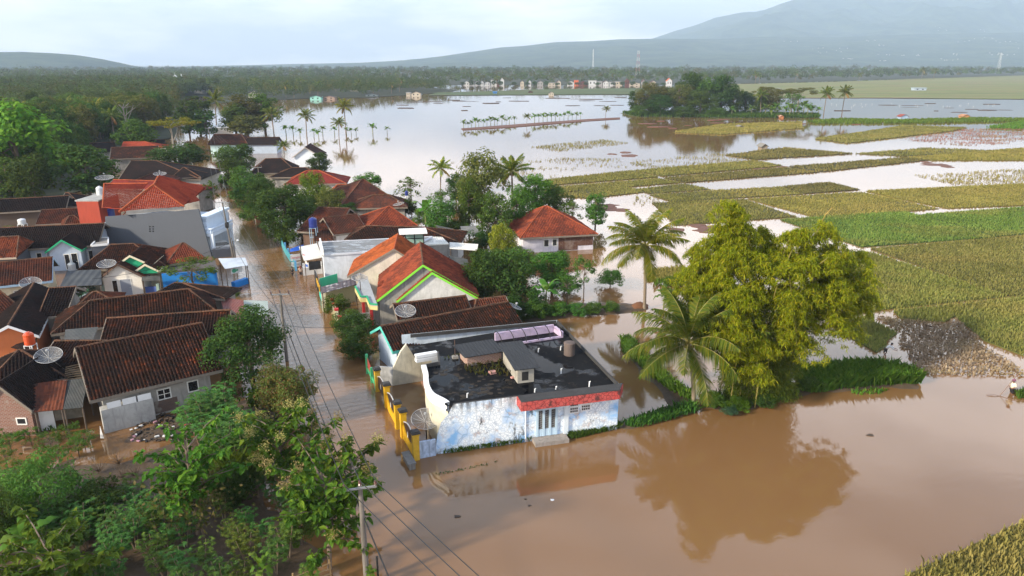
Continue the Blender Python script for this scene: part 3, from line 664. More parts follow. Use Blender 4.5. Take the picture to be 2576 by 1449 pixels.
# ------------------------------------------------------------------ trees
def leafset(clusters, rad, n, llen, lw, droop=.2, upb=.5, flat_=1.0, shell=.55):
    """leaf quads spread through clusters: clusters (m,3), rad (m,), n leaves per cluster"""
    m = len(clusters); c = np.repeat(clusters, n, 0); r = np.repeat(rad, n)[:, None]
    d = unit(NR.normal(size=(m * n, 3))); q = shell + (1 - shell) * NR.uniform(0, 1, (m * n, 1)) ** .6
    p = c + d * r * q * np.array([1, 1, flat_])
    nr_ = d + np.array([0, 0, upb]) + NR.normal(0, .55, (m * n, 3))
    t = NR.normal(size=(m * n, 3)) + np.array([0, 0, -droop * 3]) + d
    s_ = NR.uniform(.65, 1.3, m * n)
    return leaves(p, nr_, llen * s_, lw * s_, t)
def trunk_mesh(name, H, r, clusters, crown_z, mat=None, seed=0, nb=10, lean=(0, 0)):
    g = random.Random(seed); m = MB(); top = crown_z
    pts = [Vector((lean[0] * t * t + g.uniform(-.1, .1) * t, lean[1] * t * t + g.uniform(-.1, .1) * t, top * t - .3 * (1 - t))) for t in (0, .25, .5, .75, 1)]
    m.tube(pts, [r * 1.15, r, r * .85, r * .7, r * .55], 7)
    sel = list(range(len(clusters))); g.shuffle(sel)
    for i in sel[:nb]:
        c = Vector(clusters[i]); a = pts[g.choice((2, 3, 4, 4))]; mid = a.lerp(c, .5) + Vector((g.uniform(-.3, .3), g.uniform(-.3, .3), -.1 * (c - a).length * .3))
        m.tube([a, mid, a.lerp(c, .95)], [r * .45, r * .28, r * .1], 5, cap=False)
    return m.mesh(name, mat or bark)
LF = {
 'dark': leafm('leaf_dark', (0.019, 0.046, 0.011), (0.035, 0.077, 0.016), (0.062, 0.106, 0.021)),
 'mid': leafm('leaf_mid', (0.037, 0.090, 0.015), (0.065, 0.138, 0.022), (0.106, 0.175, 0.027)),
 'bright': leafm('leaf_bright', (0.060, 0.144, 0.014), (0.102, 0.204, 0.019), (0.156, 0.252, 0.024)),
 'olive': leafm('leaf_olive', (0.060, 0.075, 0.021), (0.105, 0.112, 0.027), (0.150, 0.135, 0.030)),
 'yellow': leafm('leaf_yellow_green', (0.120, 0.144, 0.014), (0.192, 0.204, 0.019), (0.264, 0.216, 0.024)),
 'rust': leafm('leaf_rusty', (0.075, 0.105, 0.027), (0.105, 0.135, 0.030), (0.165, 0.053, 0.037)),
 'blue': leafm('leaf_blue_green', (0.036, 0.082, 0.046), (0.054, 0.114, 0.060), (0.072, 0.144, 0.066)),
 'teak': leafm('leaf_teak', (.035, .085, .010), (.065, .135, .014), (.13, .20, .018), .35),
 'teakdry': leafm('leaf_dry', (0.120, 0.090, 0.036), (0.084, 0.072, 0.026), (0.060, 0.072, 0.024)),
 'flower': leafm('teak_flower', (0.264, 0.216, 0.084), (0.336, 0.264, 0.108), (0.216, 0.204, 0.060), .2),
 'palm': leafm('palm_leaf', (.045, .085, .011), (.085, .13, .015), (.18, .17, .018), .3, .4),
 'palmgold': leafm('palm_leaf_golden', (.07, .12, .010), (.14, .18, .014), (.28, .23, .018), .35, .4),
 'palmdry': leafm('palm_leaf_dry', (0.240, 0.132, 0.036), (0.180, 0.108, 0.036), (0.288, 0.168, 0.042), .2, .5),
 'banana': leafm('banana_leaf', (0.066, 0.156, 0.022), (0.108, 0.216, 0.030), (0.156, 0.228, 0.042), .4, .35),
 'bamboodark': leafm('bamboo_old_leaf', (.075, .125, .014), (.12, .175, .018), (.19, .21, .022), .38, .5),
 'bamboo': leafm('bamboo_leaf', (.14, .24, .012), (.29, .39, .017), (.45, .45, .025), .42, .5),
 'grass': leafm('bank_grass', (.065, .15, .02), (.11, .21, .025), (.16, .24, .035), .35, .6),
 'cassava_': leafm('cassava_leaf', (0.038, 0.090, 0.031), (0.060, 0.126, 0.043), (0.090, 0.168, 0.048), .3, .5),
 'cassava': leafm('cassava_green', (0.044, 0.112, 0.027), (0.075, 0.163, 0.037), (0.112, 0.213, 0.044), .3, .5),
 'cassavay': leafm('cassava_leaf_light', (0.072, 0.120, 0.024), (0.108, 0.168, 0.030), (0.156, 0.192, 0.036), .3, .5),
 'feather': leafm('leaf_feathery', (0.039, 0.107, 0.021), (0.068, 0.158, 0.027), (0.105, 0.210, 0.033), .3, .5),
}
def blobs(g, n, rx, rz, z0, rmin, rmax, dome=True):
    """cluster centres through an uneven crown"""
    out = []; rad = []
    while len(out) < n:
        p = g.uniform(-1, 1, 3); l = np.linalg.norm(p)
        if l > 1 or l < .35: continue
        if dome and p[2] < -.55: continue
        k = 1 + .22 * math.sin(3 * math.atan2(p[1], p[0]) + 1.3) * (1 - abs(p[2]))
        out.append((p[0] * rx * k, p[1] * rx * k, z0 + p[2] * rz)); rad.append(g.uniform(rmin, rmax))
    return np.array(out), np.array(rad)
LIB = {}
def lib(kind, seed, near):
    """meshes of a tree about 10 m tall, 4 m crown radius: list of (part name, mesh)"""
    k = (kind, seed, near)
    if k in LIB: return LIB[k]
    global NR
    NR = np.random.default_rng(1000 + seed * 17 + sum(map(ord, kind))); g = NR; q = {0: .2, 1: .62, 2: 1.35, 3: 2.3}[near]
    sc_ = {0: 2.3, 1: 1.5, 2: 1.0, 3: .78}[near]
    def crown(cl, rad, n, ll, lw, leaf, **kw):
        v, f = leafset(cl, rad, max(4, int(n * q)), ll * sc_, lw * sc_, **kw); return npmesh('crown', v, f, LF[leaf])
    if kind in ('round', 'roundmid', 'roundolive', 'roundbright', 'roundyellow', 'roundrust'):
        leaf = {'round': 'dark', 'roundmid': 'mid', 'roundolive': 'olive', 'roundbright': 'bright', 'roundyellow': 'yellow', 'roundrust': 'rust'}[kind]
        cl, rad = blobs(g, 64, 3.3, 4.2, 5.6, .7, 1.45, False)
        parts = [('trunk', trunk_mesh('trunk', 10, .22, cl, 6.5, seed=seed)), ('crown', crown(cl, rad, 85, .36, .20, leaf))]
    elif kind in ('tall', 'tallolive', 'tallmid'):
        leaf = {'tall': 'dark', 'tallolive': 'olive', 'tallmid': 'mid'}[kind]
        cl, rad = blobs(g, 46, 2.3, 4.5, 5.4, .6, 1.2, False)
        parts = [('trunk', trunk_mesh('trunk', 10, .18, cl, 8, seed=seed, nb=14)), ('crown', crown(cl, rad, 80, .36, .20, leaf))]
    elif kind in ('umbrella', 'umbrellay'):
        cl = []; rad = []
        for i in range(26):
            t = g.uniform(0, 6.28); r = g.uniform(.2, 1) ** .6 * 4.4; cl.append((r * math.cos(t), r * math.sin(t), 8.6 - r * r * .05 + g.uniform(-.9, .6))); rad.append(g.uniform(.7, 1.25))
        cl, rad = np.array(cl), np.array(rad)
        parts = [('trunk', trunk_mesh('trunk', 10, .2, cl, 6.5, plain('pale_bark', (.28, .25, .21), .9), seed=seed, nb=16)), ('crown', crown(cl, rad, 95, .30, .15, 'yellow' if kind == 'umbrellay' else 'olive', flat_=.38))]
    elif kind in ('bush', 'bushdark', 'bushbright', 'bushblue', 'bushfeather'):
        leaf = {'bush': 'mid', 'bushdark': 'dark', 'bushbright': 'bright', 'bushblue': 'blue', 'bushfeather': 'feather'}[kind]
        cl, rad = blobs(g, 34, 4.2, 4.2, 4.4, 1.0, 1.9)
        parts = [('stem', trunk_mesh('stem', 10, .16, cl, 4.5, seed=seed, nb=12)), ('foliage', crown(cl, rad, 90, .5, .2 if kind == 'bushfeather' else .28, leaf))]
    elif kind == 'sparse':
        cl, rad = blobs(g, 26, 3.4, 3.6, 5.8, .5, .95)
        parts = [('trunk', trunk_mesh('trunk', 10, .13, cl, 6.5, seed=seed, nb=22)), ('crown', crown(cl, rad, 45, .34, .18, 'mid'))]
    elif kind == 'twigs':
        cl, rad = blobs(g, 60, 4.5, 4.0, 5.5, 1, 1); parts = [('stem', trunk_mesh('stem', 2, .10, cl, 1.5, plain('dead_twig', (.12, .085, .06), .9), seed, 60))]
    elif kind in ('palm', 'palmgold'):
        parts = palm_parts(10, 3.9, 17, 26 if near >= 2 else 14, kind, seed, near)
    elif kind == 'banana':
        parts = banana_parts(seed)
    LIB[k] = parts; return parts
def frond(org, az, el, ln, droop, nl, wleaf, lleaf, g, twist=0):
    """palm leaf: arching midrib with two rows of hanging leaflets"""
    d = np.array([math.cos(az), math.sin(az)]); pts = []; x = 0.0; z = 0.0; a = el
    N = 14
    for i in range(N + 1):
        pts.append((x, z)); a2 = el - droop * (i / N) ** 1.3; x += math.cos(a2) * ln / N; z += math.sin(a2) * ln / N
    pts = np.array(pts); P3 = np.stack([org[0] + pts[:, 0] * d[0], org[1] + pts[:, 0] * d[1], org[2] + pts[:, 1]], 1)
    t = np.linspace(.12, 1, nl); ii = t * N; i0 = np.minimum(ii.astype(int), N - 1); fr = (ii - i0)[:, None]
    c = P3[i0] * (1 - fr) + P3[i0 + 1] * fr; tan = unit(P3[i0 + 1] - P3[i0])
    sd = np.array([-d[1], d[0], 0.0]); up = np.cross(np.broadcast_to(sd, tan.shape), tan) * -1
    up = np.where(up[:, 2:] < 0, -up, up)
    V = []; F = []; k = 0
    for sg in (-1, 1):
        L_ = lleaf * (np.sin(np.clip(t * 1.05, 0, 1) * math.pi) ** .55 * .85 + .2) * g.uniform(.8, 1.15, nl)
        dirv = unit(tan * .75 + sd * sg * .9 + up * g.uniform(-.35, .1, (nl, 1)) + np.array([0, 0, -.25]))
        tip = c + dirv * L_[:, None] + np.array([0, 0, -1]) * (L_ * g.uniform(.15, .55, nl))[:, None]; mid = c + dirv * (L_ * .55)[:, None]
        wv = unit(tan) * wleaf
        V.append(np.stack([c - wv * .4, mid - wv * .5, tip, mid + wv * .5, c + wv * .4], 1).reshape(-1, 3)); F.append(np.arange(5 * nl).reshape(nl, 5) + k); k += 5 * nl
    return np.concatenate(V), np.concatenate(F), P3
def palm_parts(H, fl, nf, nl, kind, seed, near, lean=(.5, .2), big=1.0):
    g = np.random.default_rng(300 + seed); top = np.array([lean[0], lean[1], H * .70])
    tm = MB(); tm.tube([Vector((lean[0] * t ** 1.6, lean[1] * t ** 1.6, top[2] * t - .3 * (1 - t))) for t in np.linspace(0, 1, 9)], [.24 * big] + [.16 * big] * 6 + [.13 * big, .12 * big], 8)
    VF = []; VD = []; rib = MB()
    for i in range(nf):
        az = i * 2.399 + g.uniform(-.2, .2); q = i / nf
        el = R(84) - R(104) * q + g.uniform(-.12, .12); dr = R(42) + R(38) * g.uniform(0, 1)
        v, f, p3 = frond(top, az, el, fl * g.uniform(.85, 1.1) * (.85 + .15 * math.sin(math.pi * q)), dr, nl, (.075 if near >= 3 else .16 if near == 2 else .26) * big, fl * .215, g)
        (VD if (q > (.94 if near < 3 else .97)) else VF).append((v, f)); rib.tube([Vector(x) for x in p3[::2]], list(np.linspace(.045, .012, len(p3[::2])) * big), 4, cap=False)
    v, f = joinvf(VF); out = [('trunk', tm.mesh('trunk', palm_bark, smooth=True)), ('crown', npmesh('crown', v, f, LF[kind]))]
    for v, f in VD: out.append(('dead_frond', npmesh('dead_frond', v, f, LF['palmdry'])))
    out.append(('midrib', rib.mesh('midrib', plain('palm_rib', (.22, .20, .06), .6))))
    if near >= 2:
        nm = MB()
        for i in range(11):
            t = i * 2.1; c = Vector(top) + Vector((math.cos(t) * .28 * big, math.sin(t) * .28 * big, -.25 - .12 * (i % 3))); r = .13 * big
            nm.lathe(c, [(.01, -r * 1.2), (r * .8, -r * .7), (r, 0), (r * .75, r * .8), (.01, r * 1.2)], 8)
        out.append(('coconuts', nm.mesh('coconuts', plain('coconut', (.19, .11, .035), .6), smooth=True)))
    return out
def banana_parts(seed):
    g = np.random.default_rng(seed + 60); m = MB(); m.tube([(0, 0, -.3), (.1, 0, 3), (.15, .05, 5.5)], [.32, .28, .18], 8); V = []; F = []; k = 0
    for i in range(9):
        az = i * 2.4 + g.uniform(-.3, .3); el = R(75 - 9 * i * .9); ln = g.uniform(4.2, 5.6); d = np.array([math.cos(az), math.sin(az), 0]); sd = np.array([-d[1], d[0], 0]); p = np.array([.15, .05, 5.3]); N = 9; rows = []
        for j in range(N + 1):
            t = j / N; a = el - R(95) * t ** 1.4; wd = 1.0 * math.sin(math.pi * min(1, t * .93 + .07)) ** .6 * (1 if t > .12 else .12)
            hang = np.array([0, 0, -.30]) * wd * (0 if (j + i) % 3 else 1.5)
            rows += [p - sd * wd + hang, p, p + sd * wd + hang]; p = p + (d * math.cos(a) + np.array([0, 0, 1]) * math.sin(a)) * ln / N
        V.append(np.array(rows)); q = []
        for j in range(N):
            b = j * 3 + k; q += [(b, b + 1, b + 4, b + 3), (b + 1, b + 2, b + 5, b + 4)]
        F.append(np.array(q)); k += 3 * (N + 1)
    return [('stem', m.mesh('stem', plain('banana_stem', (.16, .17, .07), .6), smooth=True)), ('leaf', npmesh('leaf', np.concatenate(V), np.concatenate(F), LF['banana']))]
KIND = {}
def plant(kind, base, h, rad=None, label='', cat='tree', name=None, seed=None, near=None, group=None, rz=None, hscale=None):
    """a tree h metres tall at a ground point; rad: crown radius in metres"""
    base = Vector(base)
    if near is None: near = 3 if base.y < 62 else 2 if base.y < 135 else 1 if base.y < 330 else 0
    seed = rnd.randrange(3) if seed is None else seed
    parts = lib(kind, seed, near)
    nm = name or {'palm': 'coconut_palm', 'palmgold': 'coconut_palm', 'banana': 'banana_plant', 'umbrella': 'umbrella_tree', 'umbrellay': 'umbrella_tree'}.get(kind, 'shrub' if kind.startswith('bush') else 'broadleaf_tree')
    root = thing(nm, label, cat, base, group, rnd.uniform(0, 6.28) if rz is None else rz)
    sz = h / {'palm': 9.6, 'palmgold': 9.6, 'banana': 8.0}.get(kind, 9.8); sxy = sz if rad is None else rad / {'bush': 5.4, 'bushdark': 5.4, 'bushbright': 5.4, 'bushblue': 5.4, 'bushfeather': 5.4, 'palm': 3.6, 'palmgold': 3.6, 'banana': 4.4, 'umbrella': 5.0, 'umbrellay': 5.0, 'tall': 3.1, 'tallolive': 3.1, 'tallmid': 3.1}.get(kind, 4.2)
    root.scale = (sxy, sxy, sz)
    for pn, me in parts:
        o = bpy.data.objects.new(pn, me); C.objects.link(o); o.parent = root
    return root
def tree_px(kind, x, yb, yt, wpx, label, cat='tree', **k):
    if 'palm' not in kind and kind != 'banana': wpx *= 1.3
    """tree by its foot (x, yb), top row and crown width in photo pixels"""
    b = P(x, yb); h = hgt(yt, b); return plant(kind, b, h, wpx * mpp(b) / 2, label, cat, **k)
# ------------------------------------------------------------------ village houses, right of the street (near to far)
GREENT = paint((.20, .60, .05), .6, .1, 2); TURQ = paint((.10, .50, .42), .6, .15); EMER = paint((.02, .32, .16), .6, .15); WHITEP = paint((.75, .76, .77), .55, .15, 2)
BROWNB = paint((.14, .085, .06), .8, .3); YELLOWW = paint((.62, .52, .24), .7, .3); REDP = paint((.45, .03, .03), .55, .15)
CAPR = tiles('ridge_red', [(.34, .085, .035), (.30, .07, .03)], (.16, .05, .03), .2); CAPO = tiles('ridge_old', [(.11, .06, .04), (.15, .075, .045), (.09, .05, .035)], (.045, .035, .028), .35)
r2, g2 = uhouse('long dark tiled house touching the back of the blue flat roofed house', (988,886), (1316,816), (1003,797), (1303,771), 2.7, 28, T_OLD, PALEBLUE, capm=CAPO, fascia=TURQ, hipL=False, hipR=False)
uhouse('dark tiled house behind the large wire dish and below the lime trimmed gable', (1000,806), (1188,783), (990,766), (1184,743), 2.9, 26, T_OLD, CREAM, capm=CAPO, back=.8)
uhouse('small reddish tiled roof between the dark tiled houses and the trees', (1192,783), (1284,772), (1196,752), (1272,748), 2.8, 26, T_BROWN, CONC, capm=CAPO)
# the lime green trimmed gables
r3, g3 = vhouse('large red brown gabled house with two lime green trimmed gables', (948,757), (1203,745), (1064,667), (1024,611), ze=3.0, roofm=T_REDOLD, wallm=CONC, fascia=GREENT, capm=CAPO, oh=.25, name='lime_trimmed_house')
def front_gable(root, A, B, K, ze, depth, roofm, wallm, fasc, forward):
    a, b = P(*A, ze), P(*B, ze); L = (b - a).length; u = (b - a) / L; n = Vector((-u.y, u.x, 0)); r = ray(*K); t = (a - Vector((0, 0, CAMH))).dot(n) / r.dot(n); k = Vector((0, 0, CAMH)) + r * t
    vhouse('', A, B, K, None, depth, ze, roofm, wallm, root=root, fascia=fasc, oh=.25)
front_gable(r3, (998,759), (1203,751), (1087,686), 2.9, 2.2, T_REDOLD, paint((.58, .58, .58), .8, .5), GREENT, 0)
vents = MB()
for px, py in ((1079,715), (1079,719), (1095,711), (1095,715)):
    c = P(px, py, 4.4); 
vhouse('bright orange tiled house with a cream parapet facing the street', (874,696), (1093,690), (991,627), (973,590), ze=3.0, roofm=T_ORANGE, wallm=paint((.62, .55, .47), .8, .45), capm=CAPR, oh=.2)
pr = thing('parapet_wall', 'cream stained parapet running between the orange roof and the red brown roof', 'wall', P(955, 660, 0) * 1.0)
m = MB(); q = [P(906,690,3.25), P(998,631,5.6), P(1003,626,5.75), P(909,684,3.4)]; lo = [p - Vector((0, 0, 1.3)) for p in q]
m.poly(q); m.poly(lo[::-1])
for i in range(4): m.poly([lo[i], lo[(i + 1) % 4], q[(i + 1) % 4], q[i]])
m.obj('wall', paint((.66, .56, .47), .8, .4), pr)
# mid block
uhouse('long dark brown tiled house behind the white flat roofed shop', (866,604), (1160,612), (908,579), (1075,562), 3.0, 24, T_OLD, WHITEW, capm=CAPO, hipL=True, hipR=True, back=.7)
uhouse('brown hipped house with a blue tank before it', (748,583), (846,588), (795,524), (838,520), 2.8, 28, T_BROWN, BROWNB, capm=CAPO, hipL=True, hipR=False)
uhouse('brown tiled middle wing between two hipped roofs', (839,592), (925,580), (832,542), (950,536), 2.9, 28, T_BROWN, WHITEW, capm=CAPO, hipL=False, hipR=False)
uhouse('pointed hipped house with its orange lit left slope', (912,584), (1050,568), (976,520), (981,520), 2.9, 30, T_REDOLD, CREAM, capm=CAPR, hipL=True, hipR=True)
sheet('small brown tiled lean-to with a blue pipe by the blue tank', [(790,606), (840,604), (833,570), (789,573)], [2.4, 2.4, 3.5, 3.5], T_OLD, 'lean_to', 'lean-to')
uhouse('large hipped brown house with tall pointed roof behind the dark tree', (858,520), (988,498), (910,452), (914,451), 2.7, 33, T_BROWN, CREAM, capm=CAPO, hipL=True, hipR=True)
uhouse('low hipped brown house with small dish on its right', (872,526), (1026,522), (938,492), (979,489), 2.7, 26, T_BROWN, CONC, capm=CAPO, hipL=True, hipR=True)
uhouse('brown tiled wing left of the tall pointed roof', (818,499), (890,497), (849,466), (890,463), 2.7, 28, T_BROWN, CREAM, capm=CAPR, hipL=True, hipR=False)
uhouse('dark red hipped house beside the bright green tree', (714,465), (872,462), (770,431), (804,428), 2.7, 26, T_MARO, WHITEW, capm=CAPR, hipL=True, hipR=True)
uhouse('blackish hipped house behind the dark red roof', (676,447), (812,446), (731,424), (772,420), 2.6, 26, T_DARK, CONC, capm=CAPO, hipL=True, hipR=True)
uhouse('blackish hipped house with cream wall beside the street', (628,438), (748,434), (668,400), (708,398), 2.8, 26, T_DARK, CREAM, capm=CAPO, hipL=True, hipR=True)
vhouse('white gabled house at the edge of the open lake', (735,396), (809,395), (767,371), None, 10, ze=4.2, roofm=T_OLD, wallm=paint((.66, .72, .80), .7, .1), oh=.5, wins=((.62, .78, 2.0, 3.6, 'w1'),), fascia=paint((.4, .36, .33), .8, .2), name='white_gabled_house')
uhouse('dark hipped house with pale blue wall at the far street corner', (522,364), (624,364), (541,339), (611,337), 3.0, 26, T_OLD, paint((.50, .68, .70), .7, .15), capm=CAPO, hipL=False, hipR=True)
uhouse('long low dark roof standing in the flood beyond the street corner', (616,364), (699,363), (620,346), (697,345), 3.0, 24, T_DARK, PALEBLUE, capm=CAPO)
wb = thing('white_shed', 'small white flat shed behind the far corner house', 'shed', P(563, 337, 0)); wallbox(wb, [P(540,338), P(587,337), P(585,330), P(541,331)], -.3, 2.6, WHITEW)
# isolated red hipped house
r14, g14 = uhouse('lone red hipped house with white wall and rusty sheet cladding', (1308,600), (1505,590), (1369,520), (1376,519), 2.5, 29, T_REDOLD, paint((.62, .60, .68), .75, .4), capm=CAPR, hipL=True, hipR=True, wins=((.30, .36, .9, 1.9, 'w1'), (.42, .475, .95, 1.95, 'w1')), name='red_hipped_house')
RUST = corr('rusty_sheet', (.10, .045, .03), (.20, .15, .13), .35, .12, .7)
m = MB(); u_, n_ = g14['u'], g14['n']; O = g14['W'][0]; Lw = g14['L'] - 1.2
for i in range(9):
    s0, s1 = Lw * (.50 + .055 * i), Lw * (.50 + .055 * (i + 1)); z0_ = .1 if i < 5 else .75
    a_, b_ = O + u_ * s0 - n_ * (.06 + .02 * (i % 2)), O + u_ * s1 - n_ * (.06 + .02 * (i % 2))
    m.poly([Vector((a_.x, a_.y, z0_)), Vector((b_.x, b_.y, z0_)), Vector((b_.x, b_.y, 2.5)), Vector((a_.x, a_.y, 2.5))])
m.obj('rusty_cladding', RUST, r14)
# white flat roofed shop with pooled roof
s = NT('wet_roof'); f = s.ramp(s.noise(s.scale(s.pos(), (.35, .9, 1)), 1.0, 6, .65), [(.46, (0, 0, 0)), (.50, (1, 1, 1))])
WET = s.pbr(s.mix(f, (.07, .075, .085), (.16, .165, .17)), s.ramp(f, [(0, (.05, .05, .05)), (1, (.7, .7, .7))]), None, .5)
def flatroof(label, pts, z, wallm, roofm, par=.0, name='flat_roofed_house', cat='house', parm=None, z0=-.4):
    q = [P(x, y, z) for x, y in pts]; c = sum(q, Vector((0, 0, 0))) / len(q)
    root = thing(name, label, cat, (c.x, c.y, 0))
    m = MB()
    for i in range(len(q)):
        a, b = q[i], q[(i + 1) % len(q)]; m.poly([Vector((a.x, a.y, z0)), Vector((b.x, b.y, z0)), b - Vector((0, 0, .16)), a - Vector((0, 0, .16))])
    m.obj('wall', wallm, root)
    m = MB(); e = [c + (p - c) * 1.02 for p in q]; e = [Vector((p.x, p.y, z - .16)) for p in e]; m.prism(e, .16); m.obj('roof', roofm, root)
    if par:
        m = MB()
        for i in range(len(q)):
            a, b = e[i], e[(i + 1) % len(q)]; d = (b - a).normalized(); nn = Vector((-d.y, d.x, 0)) * .07
            m.prism([a + nn + d * .07, b + nn - d * .07, b - nn - d * .07, a - nn + d * .07], .16 + par)
        m.obj('parapet', parm or wallm, root)
    return root, q
r4, _ = flatroof('white walled shop with rain pooled on its long flat roof', [(813,641), (1010,628), (1085,596), (805,610)], 3.9, paint((.58, .62, .70), .75, .35), WET, .10, 'flat_roofed_shop', 'shop')
m = MB(); a, b = P(806,612,3.9), P(813,643,3.9); m.prism([a + Vector((-.1, 0, 0)), b + Vector((-.1, 0, 0)), b + Vector((.1, 0, 0)), a + Vector((.1, 0, 0))], .75); m.obj('shop_front', WHITEP, r4)
CANW = corr('white_sheet', (.70, .69, .64), (.55, .53, .48), .4, .25, .5); CANB = corr('pale_blue_sheet', (.50, .56, .64), (.36, .41, .48), .4, .22, .45); CORD = corr('dark_corrugated', (.045, .05, .05), (.07, .07, .068), .5, .11, .6); CORG = corr('grey_corrugated', (.17, .18, .19), (.26, .25, .24), .5, .12, .6); GREENS = corr('pale_green_sheet', (.30, .36, .33), (.36, .40, .38), .3, .2, .6)
cn, q = sheet('white corrugated canopy over the street stall beside the shop', [(765,656), (812,647), (797,612), (752,621)], [2.6, 2.7, 3.1, 3.0], CANW, 'stall_canopy', 'stall')
st = thing('stall_counter', 'white walled stall counter under the white canopy', 'counter', P(780, 690, 0)); wallbox(st, [P(763,694), P(812,688), P(810,676), P(762,681)], -.3, 1.1, WHITEW, 'counter')
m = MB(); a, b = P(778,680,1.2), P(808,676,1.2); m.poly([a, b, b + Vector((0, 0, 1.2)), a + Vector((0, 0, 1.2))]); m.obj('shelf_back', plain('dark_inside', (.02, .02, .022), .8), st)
# little lantern roof block, translucent roofs and sheds east of the shop
lt = thing('glazed_lantern', 'glazed roof lantern with a white flat lid', 'roof lantern', P(1042, 620, 0))
a, b = P(1020,614,4.2), P(1066,612,4.2); d = (b - a).normalized(); n_ = Vector((-d.y, d.x, 0)); W_ = (b - a).length
m = MB(); m.prism([a - Vector((0, 0, 4.4)), b - Vector((0, 0, 4.4)), b + n_ * 2 - Vector((0, 0, 4.4)), a + n_ * 2 - Vector((0, 0, 4.4))], 4.4); m.obj('base', CONC, lt)
m = MB(); m.prism([a + Vector((0, 0, .02)) - n_ * .02, b + Vector((0, 0, .02)) - n_ * .02, b + n_ * 2 + Vector((0, 0, .02)), a + n_ * 2 + Vector((0, 0, .02))], 1.5); m.obj('pane', plain('green_glass', (.28, .42, .36), .15, .6), lt)
m = MB()
for k in (0, .5, 1): m.tube([a + d * W_ * k - n_ * .05, a + d * W_ * k - n_ * .05 + Vector((0, 0, 1.5))], .07, 4)
m.tube([a - n_ * .05 + Vector((0, 0, .75)), b - n_ * .05 + Vector((0, 0, .75))], .06, 4); m.obj('frame', plain('black_metal', (.02, .02, .02), .5), lt)
m = MB(); e_ = [a - d * .8 - n_ * .9, b + d * .5 - n_ * .9, b + d * .5 + n_ * 2.4, a - d * .8 + n_ * 2.4]; m.prism([p + Vector((0, 0, 1.54)) for p in e_], .12); m.obj('lid', WHITEP, lt)
flatroof('grey block with a pale translucent roof right of the glazed lantern', [(1068,616), (1128,612), (1104,588), (1062,590)], 3.6, CONC, CANW, 0, 'grey_block', 'building')
flatroof('low pale roofed block left of the glazed lantern', [(1000,612), (1020,616), (1021,598), (990,598)], 4.0, CONC, CANW, 0, 'grey_block', 'building')
sheet('curved white translucent roof sheet right of the grey block', [(1131,625), (1200,630), (1203,614), (1131,609)], [3.0, 3.0, 3.3, 3.4], CANW, 'roof_sheet', 'roof')
sheet('black sheet lean-to under the white translucent roof', [(1142,662), (1178,668), (1176,652), (1128,642)], [2.3, 2.3, 2.8, 2.8], CORD, 'lean_to', 'lean-to')
sheet('grey corrugated shed among the trees behind the grey block', [(1164,590), (1214,584), (1210,567), (1158,569)], [2.3, 2.3, 2.7, 2.7], CORG, 'shed', 'shed')
sheet('dark sheet roof squeezed behind the long dark brown house', [(1120,590), (1152,600), (1140,575), (1095,566)], [2.4, 2.4, 3.2, 3.2], CORD, 'shed', 'shed')
# porch of the lime trimmed house
sl_ = [P(894,722,3.0), P(908,748,3.0), P(923,747,3.0), P(931,766,3.0), P(950,768,3.0), P(925,700,3.0), P(905,703,3.0)]
pc = thing('porch', 'concrete porch roof with emerald and yellow rim on red columns', 'porch', P(915, 770, 0))
m = MB(); m.prism([p - Vector((0, 0, .12)) for p in sl_], .12); m.obj('slab', paint((.36, .38, .40), .8, .35), pc)
for nm, mt, dz, hh_ in (('rim', EMER, .02, .14), ('fascia', YELLOWW, -.55, .42)):
    m = MB()
    for i in range(4):
        a, b = sl_[i], sl_[i + 1]; d = (b - a).normalized(); nn = Vector((-d.y, d.x, 0)) * .09; m.prism([a + nn + Vector((0, 0, dz)), b + nn + Vector((0, 0, dz)), b - nn + Vector((0, 0, dz)), a - nn + Vector((0, 0, dz))], hh_)
    m.obj(nm, mt, pc)
for (x, y) in ((906,751), (926,768)):
    p = P(x, y, 2.6); m = MB(); m.box((p.x + .25, p.y + .35, -.4), .3, .3, 2.95, .35); m.obj('column', REDP, pc)
wl_ = thing('garden_wall', 'grey concrete side wall below the lime trimmed house', 'wall', P(960, 830, 0)); m = MB()
a, b = P(928,766,2.6), P(989,757,2.6); n_ = Vector((-(b - a).normalized().y, (b - a).normalized().x, 0)) * .2
m.prism([Vector((p.x, p.y, -.4)) for p in (a, b, b + n_, a + n_)], 3.0); m.obj('wall', mossy((.25, .25, .24)), wl_)
wl_ = thing('garden_wall', 'lower grey concrete garden wall among the shrubs by the street', 'wall', P(900, 800, 0)); m = MB()
a, b = P(868,792,1.3), P(975,783,1.3); n_ = Vector((-(b - a).normalized().y, (b - a).normalized().x, 0)) * .18
m.prism([Vector((p.x, p.y, -.4)) for p in (a, b, b + n_, a + n_)], 1.7); m.obj('wall', mossy((.22, .22, .215)), wl_)
sheet('brown and white striped sheet roof over the carport by the street', [(808,738), (897,715), (893,699), (807,722)], [2.7, 2.8, 2.9, 2.8], corr('striped_sheet', (.07, .05, .055), (.55, .55, .55), .25, .5, .6), 'carport', 'carport')
